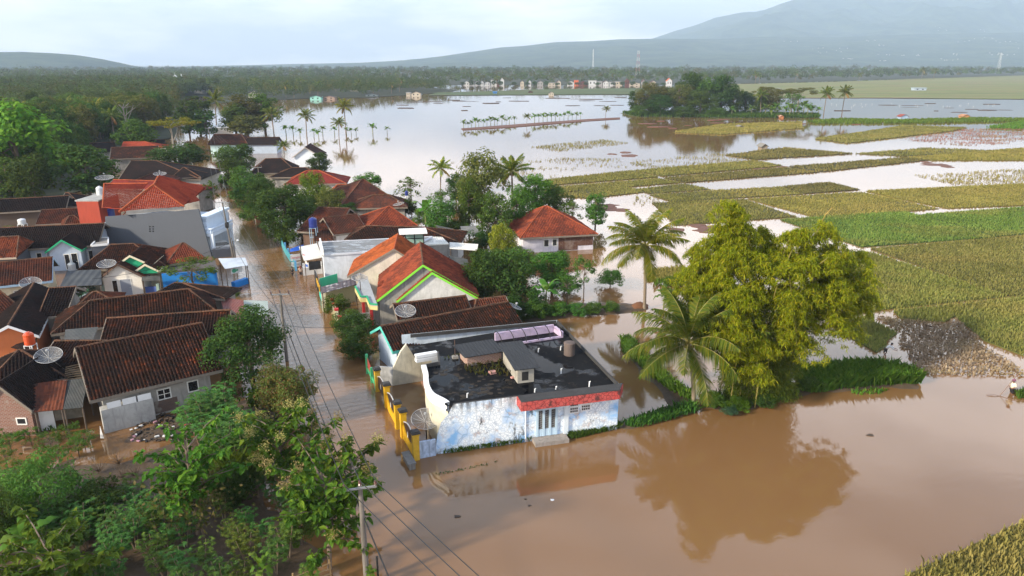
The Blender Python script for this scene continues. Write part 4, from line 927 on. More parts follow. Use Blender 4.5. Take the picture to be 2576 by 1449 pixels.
# ------------------------------------------------------------------ left of the street
r1, g1 = uhouse('largest near dark tiled house with grey back wall at the lower left', (226,1010), (560,931), (222,858), (546,817), 3.0, 27, T_OLD, paint((.34, .33, .31), .85, .5), capm=CAPO, oh=.9, wins=((.49, .60, 1.35, 2.15, 'w'), (.78, .87, 1.4, 2.25, 'w')), back=.7)
m = MB(); W0 = g1['W'][0]; u_, n_ = g1['u'], g1['n']; Lw = g1['L'] - 1.8
def wallpatch(f0, f1, z0_, z1_, d):
    a_, b_ = W0 + u_ * Lw * f0 - n_ * d, W0 + u_ * Lw * f1 - n_ * d
    return [Vector((a_.x, a_.y, z0_)), Vector((b_.x, b_.y, z0_)), Vector((b_.x, b_.y, z1_)), Vector((a_.x, a_.y, z1_))]
OBR = brick('old_brick', (.16, .10, .08), (.13, .085, .07), (.10, .09, .085))
m.poly(wallpatch(.44, .66, .15, 1.25, .004)); m.obj('bare_brick_patch', OBR, r1); m = MB(); m.poly(wallpatch(.46, .74, 2.35, 2.9, .004)); m.obj('bare_brick_patch', OBR, r1)
m = MB(); a_ = W0 - n_ * .9
m.prism([Vector((p.x, p.y, -.3)) for p in (a_ + u_ * -.3, a_ + u_ * Lw * .42, a_ + u_ * Lw * .42 + n_ * .88, a_ + u_ * -.3 + n_ * .88)], 2.3); m.obj('back_annex', paint((.42, .42, .41), .85, .55), r1)
m = MB()
for k in range(3): m.poly([p + Vector((0, 0, 0)) for p in wallpatch(.02 + .135 * k, .14 + .135 * k, 2.02, 2.55, .92)])
m.obj('white_board', WHITEP, r1)
uhouse('second dark tiled roof stepped up behind the largest near house', (250,866), (574,842), (246,808), (566,777), 3.6, 27, T_OLD, CONC, capm=CAPO, back=.75)
uhouse('wide hipped dark tiled house, third roof back at the lower left', (128,842), (546,786), (229,755), (474,730), 3.2, 27, T_OLD, paint((.30, .30, .30), .85, .4), capm=CAPO, hipL=True, hipR=True)
uhouse('dark hipped roof peeping up behind the wide hipped house', (378,745), (566,753), (440,713), (460,713), 3.4, 27, T_DARK, CONC, capm=CAPO, hipL=True, hipR=True)
uhouse('small dark hipped roof at the back left of the wide hipped house', (190,775), (300,765), (236,735), (244,735), 3.6, 27, T_BROWN, CONC, capm=CAPO, hipL=True, hipR=True)
sheet('red corrugated lean-to beside the street at the lower left', [(570,806), (616,812), (612,756), (552,744)], [2.6, 2.5, 3.2, 3.3], corr('red_sheet', (.16, .045, .035), (.10, .035, .03), .4, .3, .6), 'lean_to', 'lean-to')
sheet('pale green flat sheet roof by the street at the lower left', [(617,793), (676,790), (673,757), (613,755)], [2.7, 2.7, 2.8, 2.8], GREENS, 'awning', 'awning')
uhouse('lowest dark tiled lean roof right of the largest near house', (556,866), (616,850), (560,824), (612,812), 2.4, 22, T_DARK, CONC, capm=CAPO)
sheet('dark grey corrugated roof sheet laid between the tiled roofs', [(159,893), (224,884), (247,822), (164,829)], [3.5, 3.5, 4.4, 4.4], CORD, 'roof_sheet', 'roof', posts=False)
uhouse('low patchy tiled roof with broken rows behind the wire dish', (86,930), (226,930), (86,861), (162,856), 2.9, 22, T_OLD, CONC, capm=CAPO, hipL=False, hipR=False, back=.3)
uhouse('blackened hipped roof carrying the near wire dish', (-60,992), (170,952), (46,884), (52,881), 2.9, 30, T_DARK, CONC, capm=CAPO, hipL=True, hipR=True)
sheet('orange brown tiled kitchen roof at the lower left corner', [(86,1036), (158,1029), (169,954), (32,972)], [2.2, 2.2, 3.5, 3.5], T_BROWN, 'tiled_lean_to', 'lean-to')
sheet('narrow dark corrugated roof left of the largest near house', [(159,1029), (208,1024), (220,950), (168,956)], [2.2, 2.2, 3.4, 3.4], CORD, 'lean_to', 'lean-to')
vhouse('red brick house with blackened gable at the lower left edge', (-70,1035), (80,1034), (-8,968), None, 6, ze=2.3, roofm=T_DARK, wallm=brick('red_brick', (.22, .09, .065), (.17, .07, .05), (.24, .21, .19)), oh=.3, name='brick_house', wins=((.70, .86, 1.05, 1.5, 'w1'),))
kb = thing('kitchen_wall', 'white plastered kitchen wall beside the red brick house', 'wall', P(115, 1070, 0)); wallbox(kb, [P(84,1088), P(142,1078), P(140,1066), P(84,1074)], -.3, 2.0, WHITEW)
kb = thing('bamboo_screen', 'weathered grey bamboo screen wall under the corrugated roof', 'wall', P(180, 1070, 0)); wallbox(kb, [P(144,1078), P(213,1068), P(212,1060), P(143,1068)], .7, 2.1, corr('bamboo_slats', (.20, .18, .15), (.12, .11, .09), .5, .09, .9))
bt = thing('roof_battens', 'bare bamboo battens of an open roof gap', 'roof frame', P(190, 960, 0))
for i in range(7):
    m = MB(); a, b = P(165 - i * 0.6, 924 + i * 5.2, 3.5 - .1 * i), P(216, 912 + i * 6.2, 3.5 - .1 * i); m.tube([a, b], .05, 5); m.obj('batten', plain('bamboo_pole', (.20, .15, .10), .8), bt)
# orange walled house with the diagonal roof
vhouse('dark roofed house with white verge boards and orange wall at the left edge', (-70,868), (98,846), (20,820), (134,707), ze=3.1, roofm=T_DARK, wallm=paint((.55, .17, .06), .75, .2), fascia=WHITEP, capm=CAPO, oh=.3, name='orange_walled_house')
sheet('dark porch roof with white front edge before the orange wall', [(-40,853), (76,888), (94,850), (0,838)], [2.3, 2.3, 2.9, 2.9], T_DARK, 'porch_roof', 'porch')
ob = thing('porch_wall', 'orange porch wall below the white edged porch roof', 'wall', P(10, 890, 0)); wallbox(ob, [P(-40,912), P(44,902), P(44,894), P(-40,904)], -.3, 2.1, paint((.55, .14, .04), .75, .15))
uhouse('black tiled roof joining the far end of the diagonal roof', (95,800), (166,795), (101,745), (136,709), 3.2, 24, T_DARK, CONC, capm=CAPO, hipL=True, hipR=False, back=.6)
uhouse('brown roof cut by the left edge below the cream house', (-80,830), (70,790), (-60,735), (12,735), 3.2, 27, T_BROWN, CONC, capm=CAPO, hipL=False, hipR=True)
# cream house with the blue verge
r9, g9 = uhouse('brown tiled cream house with pale blue gable end at the left edge', (-60,728), (132,707), (-50,662), (140,650), 3.0, 27, T_BROWN, CREAM, capm=CAPO, fascia=paint((.30, .45, .60), .6, .2), wins=((.45, .5, .5, 2.1, 'w1'), (.56, .62, .2, 2.2, 'w1'), (.76, .84, .2, 2.3, 'd'), (.92, .97, .5, 2.1, 'w1')))
vhouse('', (-8,714), (70,706), (33,689), None, 4.5, 2.9, T_DARK, CREAM, root=r9, fascia=paint((.30, .45, .60), .6, .2), oh=.3)
# house with the green verge
r10, g10 = uhouse('long mossy tiled house with green trimmed porch gable', (-60,634), (247,618), (-40,574), (257,564), 3.0, 27, T_DARK, PALEBLUE, capm=CAPO, back=.8, wins=((.46, .50, .6, 2.2, 'w1'), (.55, .60, 0, 2.3, 'd'), (.93, .97, .7, 2.2, 'w1')))
vhouse('', (113,635), (206,630), (154,604), None, 5.5, 2.9, T_DARK, PALEBLUE, root=r10, fascia=EMER, oh=.35, front_in=.5, wins=((.46, .60, .2, 2.3, 'w1'), (.68, .86, .1, 2.4, 'do')))
m = MB(); cc = P(160, 616, 3.6); m.lathe((0, 0, 0), [(.01, 0), (.42, 0), (.42, .1), (.01, .1)], 20)
o = bpy.data.objects.new('round_vent', m.mesh('round_vent', WHITEP)); C.objects.link(o); o.parent = r10; o.location = cc - wl(r10) + Vector((0, -.25, 0)); o.rotation_euler = (R(90), 0, R(12))
uhouse('orange tiled small house at the left edge', (-50,653), (41,648), (-42,599), (47,595), 3.2, 28, tiles('orange_old_tiles', [(.20, .055, .028), (.26, .07, .03), (.15, .04, .025)], (.06, .03, .022), .3), GREYW, capm=CAPO, fascia=paint((.42, .35, .28), .8, .2), back=.7)
flatroof('low grey annex with white roof edges beside the tall grey wall', [(229,618), (272,614), (272,598), (247,600)], 3.4, GREYW, paint((.26, .24, .22), .8, .4), .12, 'annex', 'building', WHITEP)
# house with emerald gables
r11, g11 = uhouse('dark tiled house with emerald gables behind the blue fence', (196,681), (420,672), (275,619), (340,611), 2.9, 29, T_OLD, CREAM, capm=CAPO, hipL=True, hipR=True)
vhouse('', (286,672), (382,668), (326,643), None, 5, 3.6, T_OLD, EMER, root=r11, fascia=CREAM, oh=.3, z0=3.3)
vhouse('', (334,686), (400,682), (364,665), None, 4, 3.0, T_OLD, EMER, root=r11, fascia=CREAM, oh=.25, z0=2.7)
r11p, _ = vhouse('cream porch house with brown gable behind the blue fence', (247,702), (362,697), (295,664), None, 5, ze=2.5, roofm=T_OLD, wallm=paint((.68, .66, .62), .7, .15), fascia=BROWNB, oh=.4, wins=((.22, .34, .3, 2.1, 'w1'), (.42, .70, .1, 2.2, 'd')), name='porch_house')
uhouse('small red brown hipped roof in front of the tall grey wall', (416,668), (520,652), (458,612), (462,612), 2.9, 31, T_REDOLD, CONC, capm=CAPO, hipL=True, hipR=True)
sheet('black shingled lean-to roof between cream house and emerald gables', [(150,722), (256,716), (254,678), (170,681)], [2.6, 2.6, 3.3, 3.3], corr('black_shingle', (.035, .04, .047), (.05, .055, .06), .4, .8, .7), 'lean_to', 'lean-to')
sheet('dark sheet awning left of the blue wall', [(356,706), (404,705), (402,694), (357,696)], [2.2, 2.2, 2.6, 2.6], CORD, 'awning', 'awning')
BLUEW = paint((.012, .17, .52), .55, .12, .6)
bw = thing('blue_wall', 'bright blue painted wall behind the bare tree', 'wall', P(475, 722, 0)); a, b = P(407,720,0), P(545,727,0)
m = MB(); a, b = P(406,689,2.6), P(543,680,2.9); d = (b - a).normalized(); n_ = Vector((-d.y, d.x, 0)) * .2
m.poly([Vector((a.x, a.y, -.3)), Vector((b.x, b.y, -.3)), b, a]); m.poly([Vector((b.x, b.y, -.3)), Vector(((b + n_).x, (b + n_).y, -.3)), b + n_, b]); m.poly([a, b, b + n_, a + n_]); m.poly([a + n_, b + n_, Vector(((b + n_).x, (b + n_).y, -.3)), Vector(((a + n_).x, (a + n_).y, -.3))]); m.obj('wall', BLUEW, bw)
flatroof('shop block behind the bright blue wall with a brown flat roof', [(415,683), (545,673), (540,655), (430,661)], 2.6, CONC, plain('brown_felt', (.09, .08, .075), .8), 0, 'shop_block', 'building')
fb = thing('blue_fence', 'low blue panel fence with green edged posts before the cream porch', 'fence', P(330, 738, 0)); a, b = P(265,742,0), P(404,738,0); d = (b - a).normalized(); L_ = (b - a).length
m = MB(); m.box(tuple(a.lerp(b, .5)) , L_, .06, .95, math.atan2(d.y, d.x)); m.obj('panel', paint((.08, .13, .38), .6, .2), fb)
for k in (0, .43, .98):
    c = a.lerp(b, k); m = MB(); m.box((c.x, c.y - .1, -.3), .35, .35, 1.6, math.atan2(d.y, d.x)); m.obj('post', paint((.30, .42, .38), .7, .3), fb)
sc, q = sheet('street stall with a pale blue corrugated roof', [(566,676), (624,667), (617,648), (549,650)], [2.5, 2.6, 2.8, 2.8], CANB, 'street_stall', 'stall')
m = MB(); a, b = P(588,724,0), P(622,712,0); d = (b - a).normalized(); m.box(tuple(a.lerp(b, .5) - Vector((0, 0, .2))), (b - a).length, .7, .95, math.atan2(d.y, d.x)); m.obj('counter', BLUEW, sc)
m = MB(); a, b = P(582,690,1.4), P(610,683,1.5); m.poly([a, b, b + Vector((0, 0, .75)), a + Vector((0, 0, .75))]); m.poly([a + Vector((0, .03, 0)), a + Vector((0, .03, .75)), b + Vector((0, .03, .75)), b + Vector((0, .03, 0))])
bn = m.obj('banner', paint((.62, .66, .66), .6, .1), None); tag(bn, 'white banner with green emblem hanging in the street stall', 'banner')
m = MB()
for cx, ww in ((.28, .30), (.55, .16)):
    c = a.lerp(b, cx) + Vector((0, -.012, .38)); d = (b - a).normalized()
    m.poly([c + d * (ww * math.cos(t)) + Vector((0, 0, ww * math.sin(t))) for t in np.linspace(0, 6.28, 9)[:-1]])
m.obj('emblem', paint((.05, .32, .20), .6, .1), bn)
# tall grey walled house with red roof
r12 = thing('grey_walled_house', 'tall grey walled house with bright red hipped roof and white balcony', 'house', P(400, 600, 0))
ZG = 5.4
zf = .0
def vert(x, y, x0, y0):      # height above the water of photo point (x,y) standing over ground photo point (x0,y0)
    return hgt(y, P(x0, y0))
gb0, gb1 = P(276,640,0), P(531,646,0); u_ = (gb1 - gb0).normalized(); n_ = Vector((-u_.y, u_.x, 0)); Lg = (gb1 - gb0).length
def wallpt(x, y, dn=0):
    o = gb0 + n_ * dn; r_ = ray(x, y); t = (o - Vector((0, 0, CAMH))).dot(n_) / r_.dot(n_); return Vector((0, 0, CAMH)) + r_ * t
W = [wallpt(272,641), wallpt(533,641), wallpt(499,526), wallpt(430,533), wallpt(264,545)]
for p in W[:2]: p.z = -.4
m = MB(); m.poly(W); back = [p + n_ * .25 for p in W]; m.poly(back[::-1])
for i in range(5): m.poly([W[i], back[i], back[(i + 1) % 5], W[(i + 1) % 5]])
m.obj('side_wall', GREYW, r12)
m = MB(); fz = W[4].z - 1.0
a0, a1 = W[0] + n_ * .26, W[1] + n_ * .26; dp = 9.5
m.prism([Vector((p.x, p.y, -.4)) for p in (a0, a1 - u_ * 1.5, a1 - u_ * 1.5 + n_ * dp, a0 + n_ * dp)], fz + .4); m.obj('wall', paint((.45, .52, .60), .7, .2), r12)
m = MB()
for i in range(4):
    for j in range(2):
        c = wallpt(163 + 212, 571 + i * 4, -.01) + u_ * (j * .5); m.poly([c, c + u_ * .3, c + u_ * .3 + Vector((0, 0, .13)), c + Vector((0, 0, .13))])
m.obj('vent', GLASS, r12)
ze_, zr_ = None, None
E0 = wallpt(262,526, .6); E0 = Vector((E0.x, E0.y, E0.z))
zE = E0.z
def rp(x, y, z): return P(x, y, z)
zR = zE + 2.3
kA, kB = rp(262,463,zR), rp(372,462,zR); kT = rp(397,445,zR + .9); kF = rp(386,466,zR + .7)
eL, eM, eR, eX = rp(259,526,zE), rp(290,537,zE), rp(463,520,zE), rp(500,504,zE - .2)
rm = MB()
q0 = rp(258,524,zE); q1 = rp(320,526,zE)
tile_poly(rm, [q0, q1, kB, kA], True, 3, .01)
front = [rp(300,534,zE - .1), rp(463,520,zE - .1), kF]; tile_poly(rm, front, True, 3, .01, 2)
tile_poly(rm, [front[1], rp(520,470,zE - .1), kT + (kT - kF) * .2, kF], True, 3, .01, 3)
tile_poly(rm, [rp(470,476,zE + .5), rp(503,505,zE - .4), rp(466,517,zE - .3), rp(430,480,zE + 1.0)], True, 3, .01, 4)
tile_poly(rm, [front[0] + n_ * 8 - u_ * 2.0, front[0], kF, kT + (kT - kF) * .2], True, 3, .01, 5)
rr_ = rm.obj('roof', T_RED, r12); cm = MB(); cap_line(cm, front[0], kF, .2); cap_line(cm, front[1], kF, .16); cap_line(cm, kF, kT, .16); cap_line(cm, kA, kB, .14); cap_line(cm, q0, kA, .12)
cm.obj('ridge_cap', CAPR, rr_)
m = MB(); b0, b1 = rp(318,540,zE - .5), rp(462,526,zE - .5); m.prism([b0, b1, b1 + n_ * .2, b0 + n_ * .2], .55); m.obj('eave_wall', paint((.42, .38, .33), .8, .4), r12)
# its white balcony front on the street side
BALW = paint((.62, .72, .84), .55, .1)
bx = W[1] - u_ * 1.4 + n_ * .5
bal = MB(); f0 = Vector((bx.x, bx.y, 0)); zb = fz - 1.9
bal.prism([f0 + Vector((0, 0, zb)), f0 + u_ * 1.7 + Vector((0, 0, zb)), f0 + u_ * 1.7 + n_ * 6.5 + Vector((0, 0, zb)), f0 + n_ * 6.5 + Vector((0, 0, zb))], .45); bal.obj('balcony', BALW, r12)
m = MB()
for (p, q, cnt) in ((f0, f0 + u_ * 1.7, 6), (f0 + u_ * 1.7, f0 + u_ * 1.7 + n_ * 6.5, 20)):
    for i in range(cnt + 1):
        c = p.lerp(q, i / cnt); m.lathe((c.x, c.y, zb + .45), [(.07, 0), (.1, .25), (.05, .45), (.08, .7)], 6)
    d = (q - p).normalized(); nn = Vector((-d.y, d.x, 0)) * .12; m.prism([p + nn + Vector((0, 0, zb + 1.15)), q + nn + Vector((0, 0, zb + 1.15)), q - nn + Vector((0, 0, zb + 1.15)), p - nn + Vector((0, 0, zb + 1.15))], .14)
m.obj('balustrade', BALW, r12)
for k in (.2, 6.2):
    c = f0 + u_ * 1.45 + n_ * k; m = MB(); m.box((c.x, c.y, -.4), .45, .45, zb + .42, math.atan2(u_.y, u_.x)); m.obj('column', BALW, r12)
m = MB(); g0 = W[1] - u_ * 1.4 + n_ * 2.0; m.prism([Vector((p.x, p.y, zb + .46)) for p in (g0 - u_ * .9, g0 + u_ * .1, g0 + u_ * .1 + n_ * 7, g0 - u_ * .9 + n_ * 7)], 2.0); m.obj('upper_front', BALW, r12)
m = MB(); g0 = g0 + u_ * .1; m.prism([Vector((p.x, p.y, zb + 2.47)) for p in (g0 - u_ * 1.2 - n_ * .3, g0 + u_ * .3 - n_ * .3, g0 + u_ * .3 + n_ * 7.2, g0 - u_ * 1.2 + n_ * 7.2)], .35); m.obj('cornice', BALW, r12)
fw = thing('front_wall', 'low dark grey front wall below the white balcony', 'wall', P(560, 645, 0)); wallbox(fw, [P(536,650), P(584,645), P(584,641), P(536,646)], -.3, 1.3, GREYW)
rw = thing('red_block', 'tall rust red walled block with stained top left of the grey wall', 'building', P(235, 600, 0))
a, b = P(212,618,0), P(266,618,0); zt_ = hgt(507, a); m = MB(); d = (b - a).normalized(); nn = Vector((-d.y, d.x, 0)) * 6
m.prism([a - Vector((0, 0, .4)), b - Vector((0, 0, .4)), b + nn - Vector((0, 0, .4)), a + nn - Vector((0, 0, .4))], zt_ + .4); m.obj('wall', paint((.36, .055, .03), .75, .3, .5), rw)
m = MB(); m.prism([p + Vector((0, 0, zt_ + .004)) for p in (a - d * .2, b + d * .1, b + nn, a + nn)], .2); m.obj('roof_edge', mossy((.38, .38, .37)), rw)
# roofs behind
uhouse('dark brown roof rising behind the bright red roof', (262,474), (500,482), (262,457), (446,452), 4.2, 24, T_MARO, CONC, capm=CAPR, hipL=False, hipR=True)
uhouse('blackish hipped house behind the two small dishes', (297,453), (506,452), (299,406), (398,403), 2.9, 25, T_DARK, paint((.5, .5, .48), .8, .3), capm=CAPO, hipL=False, hipR=True)
uhouse('small dark hipped porch with cream wall by the street', (430,449), (506,447), (460,422), (465,421), 3.2, 29, T_DARK, paint((.62, .58, .36), .75, .2), capm=CAPO, hipL=True, hipR=True, wins=((.7, .9, 1.2, 2.6, 'w1'),))
uhouse('small red brown gable roof before the blackish hipped house', (330,457), (440,456), (383,436), (388,436), 3.2, 26, T_BROWN, CONC, capm=CAPO, hipL=True, hipR=True)
uhouse('worn brown roof below the far bright red roof', (276,401), (398,396), (270,371), (386,368), 3.0, 24, T_OLD, CONC, capm=CAPO, hipL=False, hipR=False)
uhouse('far bright red roofed house at the wood edge', (302,374), (408,372), (303,358), (366,355), 3.2, 24, T_RED, CREAM, capm=CAPR, hipL=False, hipR=True)
uhouse('far dark roof right behind the bright red one', (330,368), (414,365), (331,353), (413,352), 3.0, 24, T_DARK, CONC, capm=CAPO)
uhouse('far dark roof left of the bright red one', (226,384), (290,381), (222,360), (286,358), 2.8, 24, T_DARK, CONC, capm=CAPO)
uhouse('long blackish shed roof over plank walls at the left edge', (-40,538), (166,526), (-30,502), (161,495), 3.2, 22, T_DARK, plain('plank_wall', (.10, .075, .06), .9), capm=CAPO)
uhouse('blackish roof behind the long plank walled shed', (140,520), (206,519), (92,489), (180,483), 3.0, 24, T_DARK, CONC, capm=CAPO, hipL=False, hipR=True)
uhouse('brown tiled roof with two small gables left of the rust red block', (88,566), (214,560), (98,529), (201,524), 3.2, 24, T_BROWN, CONC, capm=CAPO)
uhouse('small hipped brown roof in front of the rust red block', (158,574), (215,568), (176,548), (184,538), 3.2, 26, T_BROWN, CONC, capm=CAPO, hipL=True, hipR=True)
# ------------------------------------------------------------------ woods
def woods(name, pts, hts, rads, nleaf, leafsize, mat, label, seed):
    """far-off wood as one mass of leaf clumps: one uneven lobed crown per point"""
    g = np.random.default_rng(seed); n = len(pts)
    H_ = np.repeat(hts, nleaf); Rr = np.repeat(rads, nleaf); c = np.repeat(pts, nleaf, 0); m = len(H_)
    ph = np.repeat(g.uniform(0, 6.28, (n, 3)), nleaf, 0)
    d = unit(g.normal(size=(m, 3))); d[:, 2] = np.where(d[:, 2] < -.35, -d[:, 2], d[:, 2])
    az = np.arctan2(d[:, 1], d[:, 0]); lob = 1 + .28 * np.sin(3 * az + ph[:, 0]) * np.sin(4 * d[:, 2] + ph[:, 1]) + .15 * np.sin(5 * az + ph[:, 2])
    q = (g.uniform(.3, 1, m) ** .4 * lob)
    crown_h = H_ * .42
    p = c + np.stack([d[:, 0] * Rr * q, d[:, 1] * Rr * q, H_ - crown_h + d[:, 2] * crown_h * q], 1)
    global NR
    NR = g
    ls = np.repeat(leafsize if hasattr(leafsize, '__len__') else np.full(n, leafsize), nleaf) * g.uniform(.6, 1.3, m)
    v, f = leaves(p, d + np.array([0, 0, .5]) + g.normal(0, .5, (m, 3)), ls, ls * .7)
    o = bpy.data.objects.new(name, npmesh(name, v, f, mat)); C.objects.link(o); tag(o, label, 'wood', kind='stuff'); return o
FAR = {k: leafm('far_' + k, *c, .2, .8) for k, c in {'dark': ((0.033, 0.058, 0.021), (0.052, 0.085, 0.026), (0.072, 0.104, 0.033)), 'mid': ((0.046, 0.078, 0.023), (0.072, 0.111, 0.033), (0.098, 0.130, 0.039)), 'olive': ((0.065, 0.078, 0.026), (0.098, 0.104, 0.033), (0.130, 0.117, 0.039))}.items()}
def split_woods(name, pts, hts, rads, nleaf, ls, label, seed):
    g = np.random.default_rng(seed); k = g.choice(3, len(pts), p=[.5, .32, .18])
    for i, q in enumerate(('dark', 'mid', 'olive')):
        s_ = k == i
        if s_.any(): woods(name, pts[s_], hts[s_], rads[s_], nleaf, ls[s_] if hasattr(ls, '__len__') else ls, FAR[q], label + (', its darkest crowns', ', its mid green crowns', ', its olive crowns')[i], seed + i)
def far_rows(front, D1, lab, seed, hlo, hhi, back, step=1.07, dens=.009):
    """rows of trees behind a front line given in photo pixels, thinning out with distance"""
    fr = [(ray(x, y).x / ray(x, y).y, P(x, y).y) for x, y in front]; g = np.random.default_rng(seed); pts = []
    k = 1.0
    while k < back:
        t0, t1 = fr[0][0], fr[-1][0]; t = t0
        while t < t1:
            D = np.interp(t, [a for a, _ in fr], [b for _, b in fr]) * k * g.uniform(.985, 1.02); pts.append((t * D, D, 0.0)); t += dens * g.uniform(.5, 1.5) * (1 if k < 1.3 else 1.25)
        k *= step
    pts = np.array(pts); sc = np.clip(pts[:, 1] / 1300, .9, 1.6)
    hts = g.uniform(hlo, hhi, len(pts)) * np.where(g.uniform(0, 1, len(pts)) > .93, 1.3, 1); rads = hts * g.uniform(.32, .55, len(pts)) * np.sqrt(sc)
    split_woods('far_wood', pts, hts, rads, 70, np.clip(pts[:, 1] / 560, 1.3, 5.0), lab, seed)
far_rows([(-700,213),(300,214),(560,209),(800,209),(1000,211),(1100,216),(1180,215),(1500,214),(1750,212),(1900,208),(2100,203),(2300,197),(2480,191),(2576,190),(3300,186)], 0, 'far wood along the horizon', 21, 8, 20, 3.4)
shore = [P(x, y) for x, y in [(560,258),(690,252),(800,246),(930,245),(985,241),(1000,236),(1130,231),(1150,228),(1100,223),(1040,214),(960,209),(520,209),(530,240)]]
sp_ = scatter(shore, 9.5, .8, .3, 0, 5); g = np.random.default_rng(6)
sp_ = sp_[(sp_[:, 1] > 0)]
split_woods('shore_wood', sp_, g.uniform(7, 14, len(sp_)), g.uniform(3, 5.2, len(sp_)), 110, 1.15, 'flooded wood on the far shore of the lake', 31)
# left wood: the nearer trees one by one, the rest behind as mass
LWP = [(-300, 120), P(-80, 520), P(60, 482), P(160, 470), P(205, 420), P(225, 385), P(300, 352), P(385, 330), P(438, 322), P(452, 290), P(446, 262), P(470, 246), P(560, 236), P(470, 222), P(330, 216), (-640, 780)]
LW = [(p[0], p[1]) for p in LWP]
lp = scatter(LW, 6.6, 1, 0, 0, 9); lp = lp[np.argsort(lp[:, 1])]
tx = lp[:, 0] / lp[:, 1]; lp = lp[tx > -1.35]; tx = lp[:, 0] / lp[:, 1]; lp = np.concatenate([lp[tx > -.79], lp[tx <= -.79]])
nin = int((lp[:, 0] / lp[:, 1] > -.79).sum())
kinds = ['round', 'roundmid', 'roundolive', 'tall', 'tallmid', 'tallolive', 'umbrella', 'palm', 'round', 'roundmid', 'roundyellow']
kl = {'round': 'dark green', 'roundmid': 'mid green', 'roundolive': 'olive', 'tall': 'slender dark', 'tallmid': 'slender mid green', 'tallolive': 'slender olive', 'umbrella': 'flat topped', 'palm': 'coconut palm', 'roundyellow': 'yellowish'}
NW = 270
for i, p in enumerate(lp[:NW]):
    k = rnd.choices(kinds, [18, 20, 8, 14, 12, 6, 6, 5, 10, 8, 1.5])[0]; D = p[1]
    h = rnd.uniform(9, 15.5) * (1.0 if D > 215 else .9)
    plant(k, (p[0], p[1], .1), h, None if k in ('palm',) else h * rnd.uniform(.34, .48) * (.72 if k.startswith('tall') else 1.3 if k == 'umbrella' else 1), '%s tree standing in the wood left of the street' % kl[k] if k != 'palm' else 'coconut palm standing in the wood left of the street', seed=rnd.randrange(3), near=1, group='%s trees of the left wood' % kl[k])
lf = lp[NW:]; g = np.random.default_rng(13)
split_woods('left_wood', lf, g.uniform(9, 16, len(lf)), g.uniform(3.2, 5.4, len(lf)), 190, np.clip(lf[:, 1] / 420, .7, 1.6), 'wood left of the street in the middle distance', 41)
